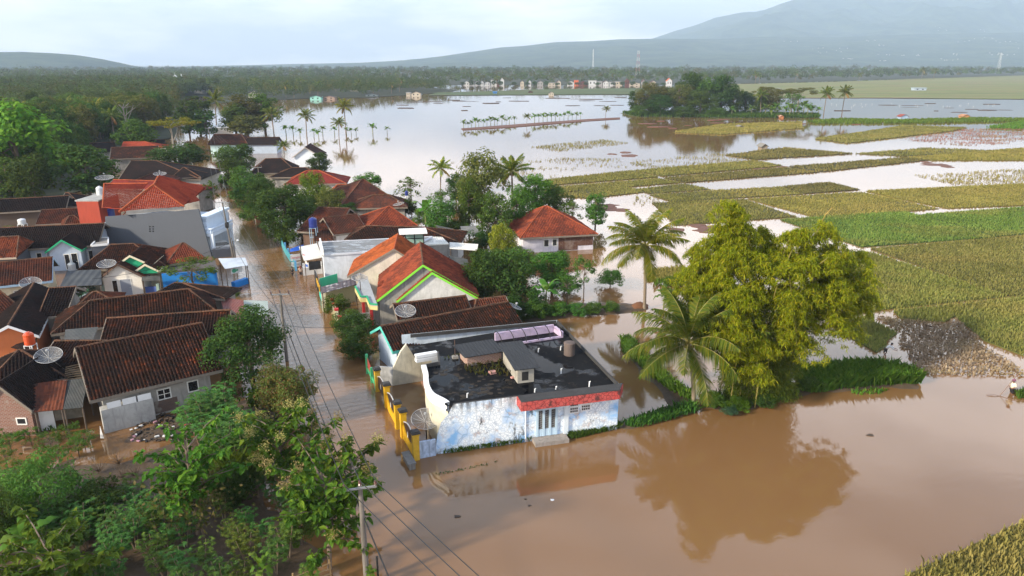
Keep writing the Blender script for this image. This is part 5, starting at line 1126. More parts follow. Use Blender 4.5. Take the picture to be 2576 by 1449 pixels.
# ------------------------------------------------------------------ single trees one can tell apart (foot, top row, crown width in photo pixels)
T = [
 ('roundbright', 60, 478, 246, 190, 'large bright green leafy tree at the left edge of the wood'),
 ('palmgold', 246, 352, 250, 62, 'golden coconut palm standing before the left wood'),
 ('palm', 290, 360, 268, 60, 'greener coconut palm right of the golden palm'),
 ('umbrella', 322, 350, 232, 85, 'flat crowned tree with forked pale trunk by the two palms'),
 ('umbrellay', 440, 392, 286, 105, 'yellow green spreading tree by the street in front of the left wood'),
 ('round', 228, 505, 368, 140, 'broad dark olive tree behind the near left roofs'),
 ('roundmid', 345, 388, 303, 85, 'rounded mid green tree behind the far bright red roof'),
 ('round', 95, 520, 385, 85, 'dark tall tree above the blackish shed roofs'),
 ('tallmid', 30, 505, 395, 90, 'green tree behind the long plank walled shed'),
 ('round', 455, 432, 360, 120, 'dark spreading tree overhanging the street before the blackish hipped house'),
 ('sparse', 490, 425, 380, 50, 'thin tree leaning over the street edge'),
 ('round', 612, 440, 365, 68, 'dark tree before the pale blue far corner house'),
 ('roundmid', 575, 432, 368, 60, 'round tree left of the pale blue far corner house'),
 ('tall', 505, 335, 245, 62, 'dark tree on the street edge far back'),
 ('palm', 546, 328, 226, 60, 'tall leaning coconut palm at the far street corner'),
 ('tall', 478, 345, 250, 55, 'slender dark tree overhanging the far street'),
 ('tall', 520, 345, 275, 60, 'dark bushy tree beside the far street'),
 ('palm', 690, 345, 268, 60, 'coconut palm at the left shore of the lake'),
 ('roundolive', 625, 345, 290, 75, 'low olive tree behind the long low dark roof'),
 ('palm', 772, 346, 272, 52, 'coconut palm standing in the lake among banana plants'),
 ('palmgold', 870, 332, 246, 52, 'tall golden topped coconut palm standing in the lake'),
 ('palm', 853, 350, 294, 46, 'shorter coconut palm standing in the lake'),
 ('palm', 716, 405, 352, 44, 'young coconut palm behind the white gabled house'),
 ('round', 806, 442, 386, 56, 'dark round tree right of the white gabled house'),
 ('roundmid', 930, 488, 436, 66, 'olive green tree behind the tall pointed brown roof'),
 ('round', 590, 470, 400, 54, 'dark tree at the street bend right of the street'),
 ('round', 630, 540, 446, 80, 'dark green tree hanging over the right street edge'),
 ('round', 668, 560, 450, 74, 'dark leafy tree before the dark red house'),
 ('round', 722, 612, 472, 128, 'big dark rounded tree on the right of the street'),
 ('roundbright', 792, 545, 432, 66, 'light green tree before the dark red house'),
 ('roundolive', 832, 560, 470, 66, 'olive tree among the brown roofs'),
 ('roundmid', 770, 565, 490, 60, 'mid green tree among the brown roofs'),
 ('bush', 720, 616, 553, 70, 'bright leafy shrub over the right street wall'),
 ('bushbright', 848, 540, 497, 52, 'light green shrub between the brown roofs'),
 ('palmgold', 1108, 492, 398, 68, 'golden coconut palm at the lake edge behind the houses'),
 ('sparse', 1035, 520, 440, 74, 'airy tree at the lake edge right of the brown roofs'),
 ('sparse', 1110, 545, 470, 78, 'airy tree over the banana plants'),
 ('round', 1148, 520, 438, 50, 'dark narrow tree right of the golden palm'),
 ('roundolive', 1212, 575, 386, 112, 'large olive gold spreading tree at the lake edge'),
 ('roundmid', 1180, 590, 455, 70, 'leafy tree under the olive gold spreading tree'),
 ('roundmid', 1300, 600, 470, 70, 'mid green tree left behind the lone red house'),
 ('bush', 1070, 570, 520, 60, 'low bush at the lake edge among the banana leaves'),
 ('bushdark', 1020, 545, 492, 56, 'dark low bush by the brown roofs at the lake edge'),
 ('bush', 1150, 600, 548, 66, 'bush beside the airy mid green tree at the lake edge'),
 ('bushdark', 1200, 625, 575, 60, 'dark bush beside the grey corrugated shed'),
 ('bush', 1230, 690, 620, 80, 'bush behind the lime trimmed gables'),
 ('roundmid', 1300, 720, 625, 84, 'leafy tree in the flooded garden before the lone red house'),
 ('bush', 1420, 735, 690, 70, 'bush in the flood between thin saplings'),
 ('bushdark', 1290, 800, 740, 80, 'dark bush next to the small reddish tiled roof'),
 ('round', 655, 520, 440, 60, 'dark street tree behind the guard post'),
 ('roundmid', 610, 490, 420, 60, 'mid green street tree near the far dark roofs'),
 ('bush', 690, 575, 520, 70, 'bush over the street wall beside the big dark tree'),
 ('roundmid', 760, 600, 520, 76, 'mid green tree right of the big dark tree'),
 ('round', 880, 560, 512, 50, 'dark tree squeezed between the brown roofs'),
 ('bush', 640, 560, 505, 60, 'bush at the street edge near the guard post'),
 ('bush', 570, 470, 436, 40, 'low bush at the left street edge far up'),
 ('palm', 1290, 545, 392, 108, 'big coconut palm beside the olive gold tree'),
 ('roundmid', 1110, 600, 500, 80, 'airy mid green tree behind the long dark brown house'),
 ('banana', 1072, 578, 502, 70, 'banana plant behind the long dark brown house'),
 ('tallmid', 1245, 620, 488, 80, 'tall leafy green tree left of the lone red house'),
 ('roundyellow', 1262, 660, 560, 64, 'yellow topped tree left of the lone red house'),
 ('roundbright', 1345, 548, 442, 88, 'bright leaved tree behind the lone red house'),
 ('roundmid', 1398, 550, 470, 76, 'mid green tree behind the lone red house on the right'),
 ('sparse', 1440, 575, 500, 74, 'airy flooded tree right of the lone red house'),
 ('tallmid', 1497, 576, 486, 54, 'lone round leaved tree standing in the shallow water'),
 ('bush', 1275, 640, 610, 60, 'shrub at the left corner of the lone red house'),
 ('bushdark', 1262, 770, 622, 150, 'wide dark grey green bush behind the lime trimmed house'),
 ('round', 1215, 770, 636, 90, 'dark tree touching the lime trimmed gable'),
 ('roundmid', 1388, 738, 632, 100, 'mid green tree in front of the lone red house'),
 ('roundolive', 1320, 700, 628, 64, 'small olive tree below the white wall of the lone red house'),
 ('sparse', 1468, 752, 632, 66, 'thin tree with bare stem standing in the flood'),
 ('bush', 1535, 722, 672, 66, 'small bush standing in the flood left of the tall palm'),
 ('banana', 1372, 790, 704, 84, 'banana plant behind the pond bank'),
 ('bushdark', 1330, 790, 716, 80, 'dark bush right of the banana plant'),
 ('sparse', 1425, 775, 690, 66, 'thin leafy sapling on the garden bank'),
 ('banana', 1668, 790, 722, 60, 'banana plant standing behind the tall palm'),
 # along the street, near
 ('bush', 846, 795, 736, 60, 'leafy shrub by the yellow street wall'),
 ('bushfeather', 880, 840, 772, 76, 'feathery light green shrub over the red capped wall'),
 ('round', 900, 872, 796, 92, 'dark leafy tree in the walled front garden'),
 ('bushdark', 908, 904, 836, 88, 'dense dark shrub at the corner of the flooded front garden'),
 ('bush', 862, 845, 800, 44, 'small shrub on the street side of the front garden'),
 ('round', 640, 985, 786, 168, 'large dark mango tree beside the near street pole'),
 ('roundrust', 745, 1062, 908, 118, 'rust tipped feathery tree beside the street'),
 ('roundrust', 700, 1050, 918, 84, 'greener feathery tree left of the rust tipped one'),
 ('sparse', 490, 745, 645, 130, 'bare branched tree before the bright blue wall'),
 ('bushblue', 205, 742, 708, 52, 'blue green papaya shrub beside the black tiled roof'),
 ('bush', 588, 748, 722, 34, 'small shrub by the street beside the stall'),
 ('sparse', 540, 525, 450, 52, 'thin dark tree behind the white balcony'),
 ('roundolive', 30, 615, 572, 70, 'olive and yellow leaved tree on the left edge over the mossy roof'),
 ('round', 78, 622, 580, 60, 'dark bush beside the mossy roof'),
]
for k, x, yb, yt, w_, lab in T: tree_px(k, x, yb, yt, w_, lab)
# the tree island in the lake
isl = [('tall', 1600, 288, 226, 50), ('roundolive', 1632, 290, 207, 70), ('round', 1670, 288, 222, 60), ('tallolive', 1705, 291, 208, 62), ('round', 1735, 288, 186, 76), ('tallmid', 1775, 290, 196, 60), ('round', 1812, 289, 192, 74), ('round', 1660, 293, 240, 60), ('roundmid', 1760, 293, 228, 66), ('tall', 1842, 290, 224, 44), ('round', 1873, 287, 228, 40), ('roundolive', 1938, 288, 225, 50), ('umbrella', 1925, 284, 213, 60), ('umbrella', 2005, 286, 216, 84), ('sparse', 1990, 290, 226, 60), ('bush', 1612, 292, 262, 50), ('bush', 1720, 294, 262, 60), ('bush', 1800, 294, 266, 50), ('roundmid', 1905, 288, 240, 44), ('tall', 1640, 292, 235, 40)]
for i, (k, x, yb, yt, w_) in enumerate(isl):
    lab = {'umbrella': 'flat topped airy tree on the right part of the tree island', 'bush': 'low bush on the water edge of the tree island', 'sparse': 'airy thin tree among the banana plants of the island'}.get(k, '%s tree of the dense tree island in the lake' % {'tall': 'slender dark', 'roundolive': 'olive rounded', 'round': 'dark rounded', 'tallolive': 'slender olive', 'tallmid': 'slender mid green', 'roundmid': 'mid green rounded'}.get(k, 'green'))
    tree_px(k, x, yb, yt, w_, lab, near=2, group=lab.split(' tree')[0] + ' island trees')
for x, yb, yt, lab in [(1862,284,226,'dark coconut palm at the right end of the tree island crown'), (1912,290,222,'leaning pale trunked coconut palm on the island'), (2072,288,217,'left coconut palm of the pair right of the island'), (2118,286,214,'right coconut palm of the pair right of the island'), (1523,296,266,'small golden palm left of the tree island'), (1325,316,285,'small palm on the banana bank in the lake')]:
    tree_px('palm' if 'golden' not in lab else 'palmgold', x, yb, yt, (yb - yt) * .58 if yb - yt > 40 else 26, lab, near=2)
def bananas(pts, hpx, lab, grp):
    for x, y in pts:
        h = hpx * rnd.uniform(.7, 1.2); tree_px('banana', x, y, y - h, h * 1.05, lab, group=grp, seed=rnd.randrange(3))
bananas([(1925,292),(1950,290),(1975,292),(1995,293),(2020,292),(2042,291),(2058,292),(1960,294),(2008,294),(1890,292),(1840,293),(1940,295),(1985,295),(2030,294)], 34, 'yellow green banana plant on the right part of the island', 'banana plants of the island')
bananas([(1168 + i * 9.5 + rnd.uniform(-3, 3), 322 - i * .95 + rnd.uniform(-1, 1)) for i in range(14)] + [(1345 + i * 10.5, 307 - i * .9 + rnd.uniform(-1, 1)) for i in range(12)], 20, 'banana plant on the narrow bank in the lake', 'banana plants on the lake bank')
bananas([(738,340),(755,345),(790,345),(802,348),(812,340),(842,340),(872,338),(884,340),(896,338),(938,338),(974,336),(720,340)], 24, 'banana plant standing in the lake by the palms', 'banana plants among the lake palms')
bk = flat('banana_bank', [P(x, y) for x, y in [(1160,324),(1290,314),(1480,300),(1560,296),(1560,300),(1480,305),(1300,320),(1165,328)]], .18, REDM, label='narrow reddish bank with banana plants crossing the lake', thick=.3)
for x, yb, yt in [(640,239,196),(760,232,195),(720,246,205),(668,240,205),(905,232,200),(1010,225,195),(845,230,200),(800,240,203),(985,236,206),(740,247,214),(690,238,200),(780,236,210),(940,238,205),(1005,232,207)]:
    tree_px('palm', x, yb, yt, 30, 'coconut palm among the flooded wood on the far shore', near=1, group='coconut palms of the far shore')
for x, yb, yt in [(1900,210,180),(1910,210,184),(2000,206,178),(2318,200,168),(2348,199,170),(1590,214,190),(1250,216,190),(1775,213,186),(2160,206,182)]:
    tree_px('palm', x, yb, yt, 18, 'far coconut palm before the horizon wood', near=0, group='far coconut palms at the field edge')
for (x, yb, yt, w_, lab) in [(620,336,240,90,'left tall bamboo thicket at the far street corner'), (668,333,236,74,'right tall bamboo thicket at the far street corner'), (595,340,262,70,'low bamboo thicket at the far street corner')]:
    tree_px('tallolive' if 'left' in lab else 'tallmid', x, yb, yt, w_, lab, cat='bamboo', near=2, name='bamboo_clump')
# ------------------------------------------------------------------ the blue flat roofed house in the foreground
ZR = 4.0
bh = thing('blue_house', 'peeling light blue flat roofed house with cracked red fascia and wet black roof', 'house', P(1330, 1000, 0))
s = NT('cracked_blue_paint'); gp = s.pos()
vor = s('ShaderNodeTexVoronoi', {'Vector': s.mix(.12, gp, s('ShaderNodeTexNoise', {'Vector': gp, 'Scale': 2.5, 'Detail': 3}).outputs[1], 'MIX'), 'Scale': 1.75}, feature='DISTANCE_TO_EDGE').outputs[0]
vor2 = s('ShaderNodeTexVoronoi', {'Vector': s.mix(.08, gp, s('ShaderNodeTexNoise', {'Vector': gp, 'Scale': 5}).outputs[1]), 'Scale': 4.2}, feature='DISTANCE_TO_EDGE').outputs[0]
pat = s.ramp(s.noise(gp, .55, 4), [(.44, (0, 0, 0)), (.56, (1, 1, 1))])
ck = s.math('MULTIPLY', s.ramp(vor, [(.0, (1, 1, 1)), (.075, (0, 0, 0))]), s.ramp(s.noise(gp, .9, 3), [(.40, (.15, .15, .15)), (.6, (1, 1, 1))])); ck2 = s.math('MULTIPLY', s.ramp(vor2, [(.0, (1, 1, 1)), (.10, (0, 0, 0))]), pat)
base = s.mix(s.ramp(s.noise(gp, .55, 5, .6), [(.36, (0, 0, 0)), (.55, (1, 1, 1))]), (.22, .45, .78), (.76, .82, .88)); base = s.mix(s.ramp(s.noise(gp, 1.3, 5), [(.58, (0, 0, 0)), (.68, (1, 1, 1))]), base, (.50, .45, .45))
c = s.mix(s.math('MULTIPLY', s.math('MAXIMUM', ck, ck2), .62), base, (.14, .24, .40))
sxz = s('ShaderNodeSeparateXYZ', {0: gp}).outputs[2]
drip = s.math('MULTIPLY', s.ramp(s.math('MULTIPLY', sxz, .2), [(.58, (0, 0, 0)), (.80, (1, 1, 1))]), s.ramp(s.noise(s.scale(gp, (2.2, 2.2, .35)), 1.4, 5), [(.45, (0, 0, 0)), (.6, (1, 1, 1))]))
bl = s.ramp(s.noise(s.scale(gp, (.5, .5, .22)), 1.0, 6, .7), [(.585, (0, 0, 0)), (.63, (1, 1, 1))])
low = s.math('MULTIPLY', s.ramp(sxz, [(.0, (1, 1, 1)), (.55, (0, 0, 0))]), s.ramp(s.noise(gp, 2.2, 5), [(.40, (0, 0, 0)), (.6, (1, 1, 1))]))
c = s.mix(s.math('MULTIPLY', s.math('MAXIMUM', s.math('MAXIMUM', drip, bl), low), .88), c, (.035, .035, .04))
BLUEP = s.pbr(c, .75, s.bump(s.math('MAXIMUM', ck, ck2), -.3, .02))
s = NT('cracked_red_paint'); gp = s.pos(); v_ = s('ShaderNodeTexVoronoi', {'Vector': s.mix(.1, gp, s('ShaderNodeTexNoise', {'Vector': gp, 'Scale': 4}).outputs[1]), 'Scale': 3.6}, feature='DISTANCE_TO_EDGE').outputs[0]
c = s.mix(s.ramp(v_, [(.0, (1, 1, 1)), (.09, (0, 0, 0))]), s.mix(s.noise(gp, 2, 5), (.46, .035, .03), (.42, .13, .12)), (.10, .015, .02)); c = s.mix(s.ramp(s.noise(gp, 1.1, 6), [(.56, (0, 0, 0)), (.64, (.9, .9, .9))]), c, (.07, .03, .03))
REDC = s.pbr(c, .7)
s = NT('wet_black_roof'); gp = s.pos(); f = s.ramp(s.noise(s.scale(gp, (.3, .3, 1)), 1.0, 5, .6), [(.44, (0, 0, 0)), (.50, (1, 1, 1))]); f2 = s.ramp(s.noise(gp, 1.7, 6, .7), [(.56, (0, 0, 0)), (.63, (1, 1, 1))])
c = s.mix(f, (.003, .004, .006), (.006, .0065, .008)); c = s.mix(s.math('MULTIPLY', f2, f), c, (.028, .023, .016))
BLACKR = s.pbr(c, s.ramp(f, [(0, (.04, .04, .04)), (1, (.8, .8, .8))]), s.bump(s.math('MULTIPLY', f2, f), .3, .03), .10)
CREAMW = paint((.66, .62, .50), .75, .55, .8); WHITES = paint((.72, .74, .77), .6, .2, 2); MOSSB = mossy((.045, .045, .047), 'blackened_rim')
W0, W1 = P(1097,1143,0), P(1552,1080,0); bu = (W1 - W0).normalized(); bn_ = Vector((-bu.y, bu.x, 0)); BL = (W1 - W0).length
def bp(sv, t, z): return W0 + bu * sv + bn_ * t + Vector((0, 0, z))
def onwall(x, y, t=0.0):
    o = W0 + bn_ * t; r_ = ray(x, y); k = (o - Vector((0, 0, CAMH))).dot(bn_) / r_.dot(bn_); p = Vector((0, 0, CAMH)) + r_ * k; return ((p - W0).dot(bu), p.z)
s_top = onwall(1140,1017)[0]; s_red = onwall(1300,1000)[0]
m = MB(); lft = [(0, -.4), (.02, .8), (.16, 1.7), (.45, 2.6), (s_top * .75, 3.3), (s_top, ZR)]
m.poly([bp(0, 0, -.4), bp(BL, 0, -.4), bp(BL, 0, ZR - .02), bp(s_top, 0, ZR - .02)] + [bp(a, 0, b) for a, b in lft[::-1][1:-1]])
m.obj('wall', BLUEP, bh)
Dp = 15.2
m = MB(); m.poly([bp(BL, 0, -.4), bp(BL, Dp, -.4), bp(BL, Dp, ZR - .02), bp(BL, 0, ZR - .02)]); m.poly([bp(BL, Dp, -.4), bp(-.6, Dp, -.4), bp(-.6, Dp, ZR - .02), bp(BL, Dp, ZR - .02)])
m.obj('wall', paint((.52, .60, .70), .8, .5), bh)
# wavy white cornice on the courtyard side
cur = [P(x, y, ZR - .1) for x, y in [(1128,1017),(1115,1007),(1099,1000),(1085,992),(1076,977),(1072,961),(1073,945),(1069,931),(1066,919)]]
fin = []
for i in range(len(cur) - 1):
    for k in range(4): fin.append(cur[i].lerp(cur[i + 1], k / 4))
fin.append(cur[-1]); fin = [sum((fin[max(0, min(len(fin) - 1, i + k))] for k in (-2, -1, 0, 1, 2)), Vector((0, 0, 0))) / 5 for i in range(len(fin))]
m = MB(); prof = [(-.02, -.62), (.14, -.60), (.16, -.42), (.07, -.34), (.10, -.12), (.24, -.06), (.24, .12), (-.18, .12)]
for i in range(len(fin) - 1):
    for k in range(len(prof)):
        q = []
        for a_, kk in ((i, k), (i + 1, k), (i + 1, (k + 1) % len(prof)), (i, (k + 1) % len(prof))):
            d = (fin[min(a_ + 1, len(fin) - 1)] - fin[max(a_ - 1, 0)]); d.z = 0; d.normalize(); out = Vector((-d.y, d.x, 0)); o_, z_ = prof[kk]
            q.append(fin[a_] + out * o_ + Vector((0, 0, z_)))
        m.poly(q)
m.obj('cornice', WHITES, bh, smooth=False)
m = MB()
for i in range(len(fin) - 1):
    a, b = fin[i], fin[i + 1]; m.poly([Vector((a.x, a.y, -.4)), Vector((b.x, b.y, -.4)), Vector((b.x, b.y, ZR - .6)), Vector((a.x, a.y, ZR - .6))])
m.obj('courtyard_wall', CREAMW, bh)
notch = P(1103,911,ZR); nb = P(1100,884,ZR); nl = P(1043,892,ZR); bl_ = P(1026,864,ZR)
roof = [bp(s_top, .02, ZR - .28)] + [bp(s_red, .02, ZR - .28), bp(BL - .02, .02, ZR - .28), bp(BL - .02, Dp - .02, ZR - .28)] + [Vector((p.x, p.y, ZR - .28)) for p in (bl_, nl, nb, notch)] + [Vector((p.x, p.y, ZR - .28)) for p in fin[::-1]]
m = MB(); m.poly(roof); r_ = m.obj('roof', BLACKR, bh)
m = MB()
def rim(a, b, w=.11, z0=ZR - .3, z1=ZR + .02, mb=None):
    a, b = Vector((a.x, a.y, 0)), Vector((b.x, b.y, 0)); d = (b - a).normalized(); nn = Vector((-d.y, d.x, 0)) * w
    (mb or m).prism([a + Vector((0, 0, z0)), b + Vector((0, 0, z0)), b + nn + Vector((0, 0, z0)), a + nn + Vector((0, 0, z0))], z1 - z0)
rim(bp(s_top, .004, 0), bp(s_red, .004, 0)); rim(bp(BL - .004, .2, 0), bp(BL - .004, Dp - .2, 0)); rim(bp(BL - .2, Dp - .18, 0), bp(.2, Dp - .18, 0)); rim(nb, notch, .14); rim(notch, fin[-1] + Vector((.1, 0, 0)), -.14)
m.obj('roof_rim', MOSSB, r_)
# red fascia box over the doors
fr0, fr1 = 1.15, .0
RB = MB(); sr0 = onwall(1311,1012, -1.15)[0]; sr1 = onwall(1561,966, -1.15)[0]
o = [bp(s_red, -.004, 0), bp(sr0, -1.15, 0), bp(sr1, -1.15, 0), bp(BL + .35, -.004, 0)]
RB.prism([p + Vector((0, 0, ZR - .72)) for p in o], .72); RB.obj('fascia', REDC, bh)
m = MB(); m.prism([p + Vector((0, 0, ZR + .003)) for p in (bp(s_red + .05, 0, 0), bp(sr0 + .04, -1.11, 0), bp(sr1 - .04, -1.11, 0), bp(BL + .3, 0, 0))], .05); m.obj('fascia_cap', MOSSB, bh)
# door with three grilles, vents, pilaster, step
def wq(x0, y0, x1, y1): a = onwall(x0, y1); b = onwall(x1, y0); return a[0], b[0], a[1], b[1]
sa, sb = onwall(1351,1060)[0], onwall(1399,1055)[0]
fm = MB()
def board(mb, s0, s1, z0, z1, d): mb.prism([bp(s0, -d, z0), bp(s1, -d, z0), bp(s1, .0, z0), bp(s0, .0, z0)], z1 - z0)
board(fm, sa - .25, sb + .1, 2.62, 2.85, .16)
for k in range(4): board(fm, sa + (sb - sa) * k / 3 - .09, sa + (sb - sa) * k / 3 + .09, .35, 2.62, .10)
for k in range(3): board(fm, sa + (sb - sa) * k / 3 + .09, sa + (sb - sa) * (k + 1) / 3 - .09, .35, .95, .06)
dr = fm.obj('door', paint((.45, .60, .74), .6, .25), bh)
gm = MB()
for k in range(3): gm.poly([bp(sa + (sb - sa) * k / 3 + .1, -.02, .96), bp(sa + (sb - sa) * (k + 1) / 3 - .1, -.02, .96), bp(sa + (sb - sa) * (k + 1) / 3 - .1, -.02, 2.6), bp(sa + (sb - sa) * k / 3 + .1, -.02, 2.6)])
gm.obj('door_glass', GLASS, dr)
gr = MB()
for k in range(3):
    x0, x1 = sa + (sb - sa) * k / 3 + .1, sa + (sb - sa) * (k + 1) / 3 - .1
    for j in range(9): gr.tube([bp(x0, -.05, 1.0 + j * .19), bp(x1, -.05, 1.08 + j * .19)], .012, 4, False)
    for j in range(3): gr.tube([bp(x0 + (x1 - x0) * (j + .5) / 3, -.05, .97), bp(x0 + (x1 - x0) * (j + .5) / 3, -.05, 2.6)], .012, 4, False)
gr.obj('door_grille', plain('grey_metal', (.30, .31, .33), .5), dr)
st_ = onwall(1425,1060)[0]; m = MB(); board(m, st_ - .25, st_ + .12, -.2, ZR - .74, .14); m.obj('pilaster', paint((.62, .70, .78), .7, .2), bh)
s0_ = onwall(1338,1100)[0]; m = MB(); m.prism([bp(s0_, -1.0, -.3), bp(st_ - .1, -1.0, -.3), bp(st_ - .1, -.01, -.3), bp(s0_, -.01, -.3)], .62); m.obj('step', mossy((.30, .27, .25)), bh)
for x0, x1, yt_, yb_ in ((1434,1454,1026,1039),(1463,1484,1020,1033)):
    a, b = onwall(x0, yb_), onwall(x1, yt_); z0_, z1_ = onwall(x0, yb_)[1], onwall(x0, yt_)[1]; m = MB()
    for i in range(4):
        for j in range(2):
            w_ = (b[0] - a[0]) / 4; h_ = (z1_ - z0_) / 2; m.poly([bp(a[0] + w_ * (i + .12), -.012, z0_ + h_ * (j + .12)), bp(a[0] + w_ * (i + .88), -.012, z0_ + h_ * (j + .12)), bp(a[0] + w_ * (i + .88), -.012, z0_ + h_ * (j + .88)), bp(a[0] + w_ * (i + .12), -.012, z0_ + h_ * (j + .88))])
    f_ = MB(); board(f_, a[0] - .05, b[0] + .05, z0_ - .06, z1_ + .06, .01); wn_ = f_.obj('window', WHITES, bh); m.obj('pane', GLASS, wn_)
    m = MB(); zz = z1_ + .22
    for i in range(4):
        c_ = bp(a[0] + (b[0] - a[0]) * (i + .5) / 4, -.015, zz); m.poly([c_ + bu * (.10 * math.cos(t)) + Vector((0, 0, .10 * math.sin(t))) for t in np.linspace(0, 6.28, 11)[:-1]])
    f_ = MB(); board(f_, a[0] - .03, b[0] + .03, zz - .14, zz + .14, .012); v_ = f_.obj('vent', WHITES, bh); m.obj('vent_hole', GLASS, v_)
a, b = onwall(1502,1000), onwall(1535,995); m = MB()
for i in range(6):
    c_ = bp(a[0] + (b[0] - a[0]) * (i + .5) / 6, -.015, ZR - 1.0); m.poly([c_ + bu * (.09 * math.cos(t)) + Vector((0, 0, .09 * math.sin(t))) for t in np.linspace(0, 6.28, 11)[:-1]])
f_ = MB(); board(f_, a[0] - .05, b[0] + .05, ZR - 1.16, ZR - .84, .012); v_ = f_.obj('vent', WHITES, bh); m.obj('vent_hole', GLASS, v_)
m = MB(); m.tube([bp(onwall(1322,1060)[0], -.05, .1), bp(onwall(1322,1060)[0], -.05, 3.2)], .05, 6); m.obj('downpipe', WHITES, bh)
# cream side wall with slanted top beyond the courtyard
cw0, cw1 = P(990,970,0), P(1070,957,0); cd = (cw1 - cw0).normalized(); cn_ = Vector((-cd.y, cd.x, 0))
def onc(x, y): r__ = ray(x, y); k = (cw0 - Vector((0, 0, CAMH))).dot(cn_) / r__.dot(cn_); return Vector((0, 0, CAMH)) + r__ * k
q = [onc(988,972), onc(1078,960), onc(1086,905), onc(1040,893), onc(1022,866), onc(1008,885), onc(988,929)]
q[0].z = -.4; q[1].z = -.4
m = MB(); m.poly(q); bq = [p + cn_ * .25 for p in q]; m.poly(bq[::-1])
for i in range(len(q)): m.poly([q[i], bq[i], bq[(i + 1) % len(q)], q[(i + 1) % len(q)]])
m.obj('cream_wall', CREAMW, bh)
m = MB(); a, b = P(1046,895,ZR - .1), P(1100,886,ZR - .1); d = (b - a).normalized(); nn = Vector((-d.y, d.x, 0))
for o_, z_, h_ in ((-.05, -.62, .3), (0, -.25, .27)): m.prism([a + nn * (o_ - .1) + Vector((0, 0, z_)), b + nn * (o_ - .1) + Vector((0, 0, z_)), b + nn * .4 + Vector((0, 0, z_)), a + nn * .4 + Vector((0, 0, z_))], h_)
m.obj('stepped_cornice', WHITES, bh)
# things on its roof
RZ = ZR - .28
def roofp(x, y): return P(x, y, RZ)
sh = thing('roof_shed', 'small plastered stair shed with black lean roof on the wet roof', 'shed', roofp(1320, 950))
a, b = roofp(1302,965), roofp(1343,960); d = (b - a).normalized(); nn = Vector((-d.y, d.x, 0)); w_ = (b - a).length; hz_ = 1.35; dd = 4.4
m = MB(); m.prism([a, b, b + nn * dd, a + nn * dd], hz_); m.obj('wall', paint((.36, .34, .30), .85, .6), sh)
m = MB(); q = [a - d * .35 - nn * .4 + Vector((0, 0, hz_ + .02)), b + d * .4 - nn * .4 + Vector((0, 0, hz_ + .02)), b + d * .4 + nn * (dd + .3) + Vector((0, 0, hz_ + .35)), a - d * .35 + nn * (dd + .3) + Vector((0, 0, hz_ + .35))]
m.poly(q); m.poly([p - Vector((0, 0, .06)) for p in q][::-1])
for i in range(4): m.poly([q[i] - Vector((0, 0, .06)), q[(i + 1) % 4] - Vector((0, 0, .06)), q[(i + 1) % 4], q[i]])
BLK = corr('black_sheet', (.010, .011, .014), (.014, .015, .018), .4, .3, .6); m.obj('roof', BLK, sh)
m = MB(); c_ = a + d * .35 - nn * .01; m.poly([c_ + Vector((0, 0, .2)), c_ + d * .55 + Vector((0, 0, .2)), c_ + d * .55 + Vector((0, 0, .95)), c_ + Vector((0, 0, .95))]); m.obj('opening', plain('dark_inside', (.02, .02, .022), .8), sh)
sh = thing('roof_shed', 'low brick shelter with black roof left of the stair shed', 'shed', roofp(1220, 915)); a, b = roofp(1176,922), roofp(1262,908); d = (b - a).normalized(); nn = Vector((-d.y, d.x, 0))
m = MB(); m.prism([a, b, b + nn * 2, a + nn * 2], .95); m.obj('wall', brick('roof_brick', (.30, .16, .12), (.26, .13, .10), (.34, .30, .27)), sh)
m = MB(); q = [p + Vector((0, 0, .97)) for p in (a - d * .3 - nn * .3, b + d * .2 - nn * .3, b + d * .1 + nn * 2.3 + Vector((0, 0, .2)), a - d * .6 + nn * 2.3 + Vector((0, 0, .2)))]
m.poly(q); m.poly([p - Vector((0, 0, .05)) for p in q][::-1]); m.obj('roof', BLK, sh)
tk = thing('roof_tank', 'dark concrete water tank at the back corner of the wet roof', 'water tank', roofp(1432, 892)); m = MB(); r_t = 13.5 * mpp(roofp(1432, 892)) * 1.0
m.lathe(tk.location, [(r_t, 0), (r_t, 1.0), (r_t * 1.06, 1.02), (r_t * 1.06, 1.12), (r_t, 1.15), (r_t * .8, 1.18), (.01, 1.2)], 20); m.obj('tank', mossy((.13, .10, .09), 'dark_tank'), tk)
am = thing('antenna_pole', 'thin rusty antenna pole standing in the roof pool', 'pole', roofp(1145, 901)); m = MB(); m.box(tuple(am.location), .5, .4, .22, .3); m.obj('foot', CONC, am); m = MB(); m.tube([am.location, am.location + Vector((0, 0, 1.7))], .035, 6); m.obj('pole', plain('rust', (.10, .06, .045), .8), am)
for i, (x, y, h_) in enumerate([(1175,1000,.35),(1322,898,.35),(1354,886,.35),(1410,881,.35),(1411,940,.45),(1482,973,.45),(1345,987,.3),(1398,979,.2)]):
    p = roofp(x, y); m = MB(); m.tube([p, p + Vector((.02, 0, h_)), p + Vector((.10, 0, h_ + .03))], .055, 6); o = m.obj('vent_pipe', WHITES); tag(o, 'short white vent pipe sticking up from the wet black roof', 'pipe', 'vent pipes on the wet roof')
rb_ = [(1239,939,.55,'largest'),(1290,951,.32,'middle'),(1332,958,.40,'right hand')]
for x, y, sz, w__ in rb_:
    p = roofp(x, y); m = MB(); m.box(tuple(p), sz, sz * .8, sz * .35, .5); o = m.obj('rubble', paint((.50, .26, .23), .85, .2)); tag(o, 'pinkish piece of wall rubble on the roof, the %s one' % w__, 'rubble')
pg = thing('pergola', 'curved black hoops over a lilac walled light well on the roof', 'pergola', roofp(1335, 860)); a, b = roofp(1262,873), roofp(1412,850); d = (b - a).normalized(); nn = Vector((-d.y, d.x, 0)); L_ = (b - a).length
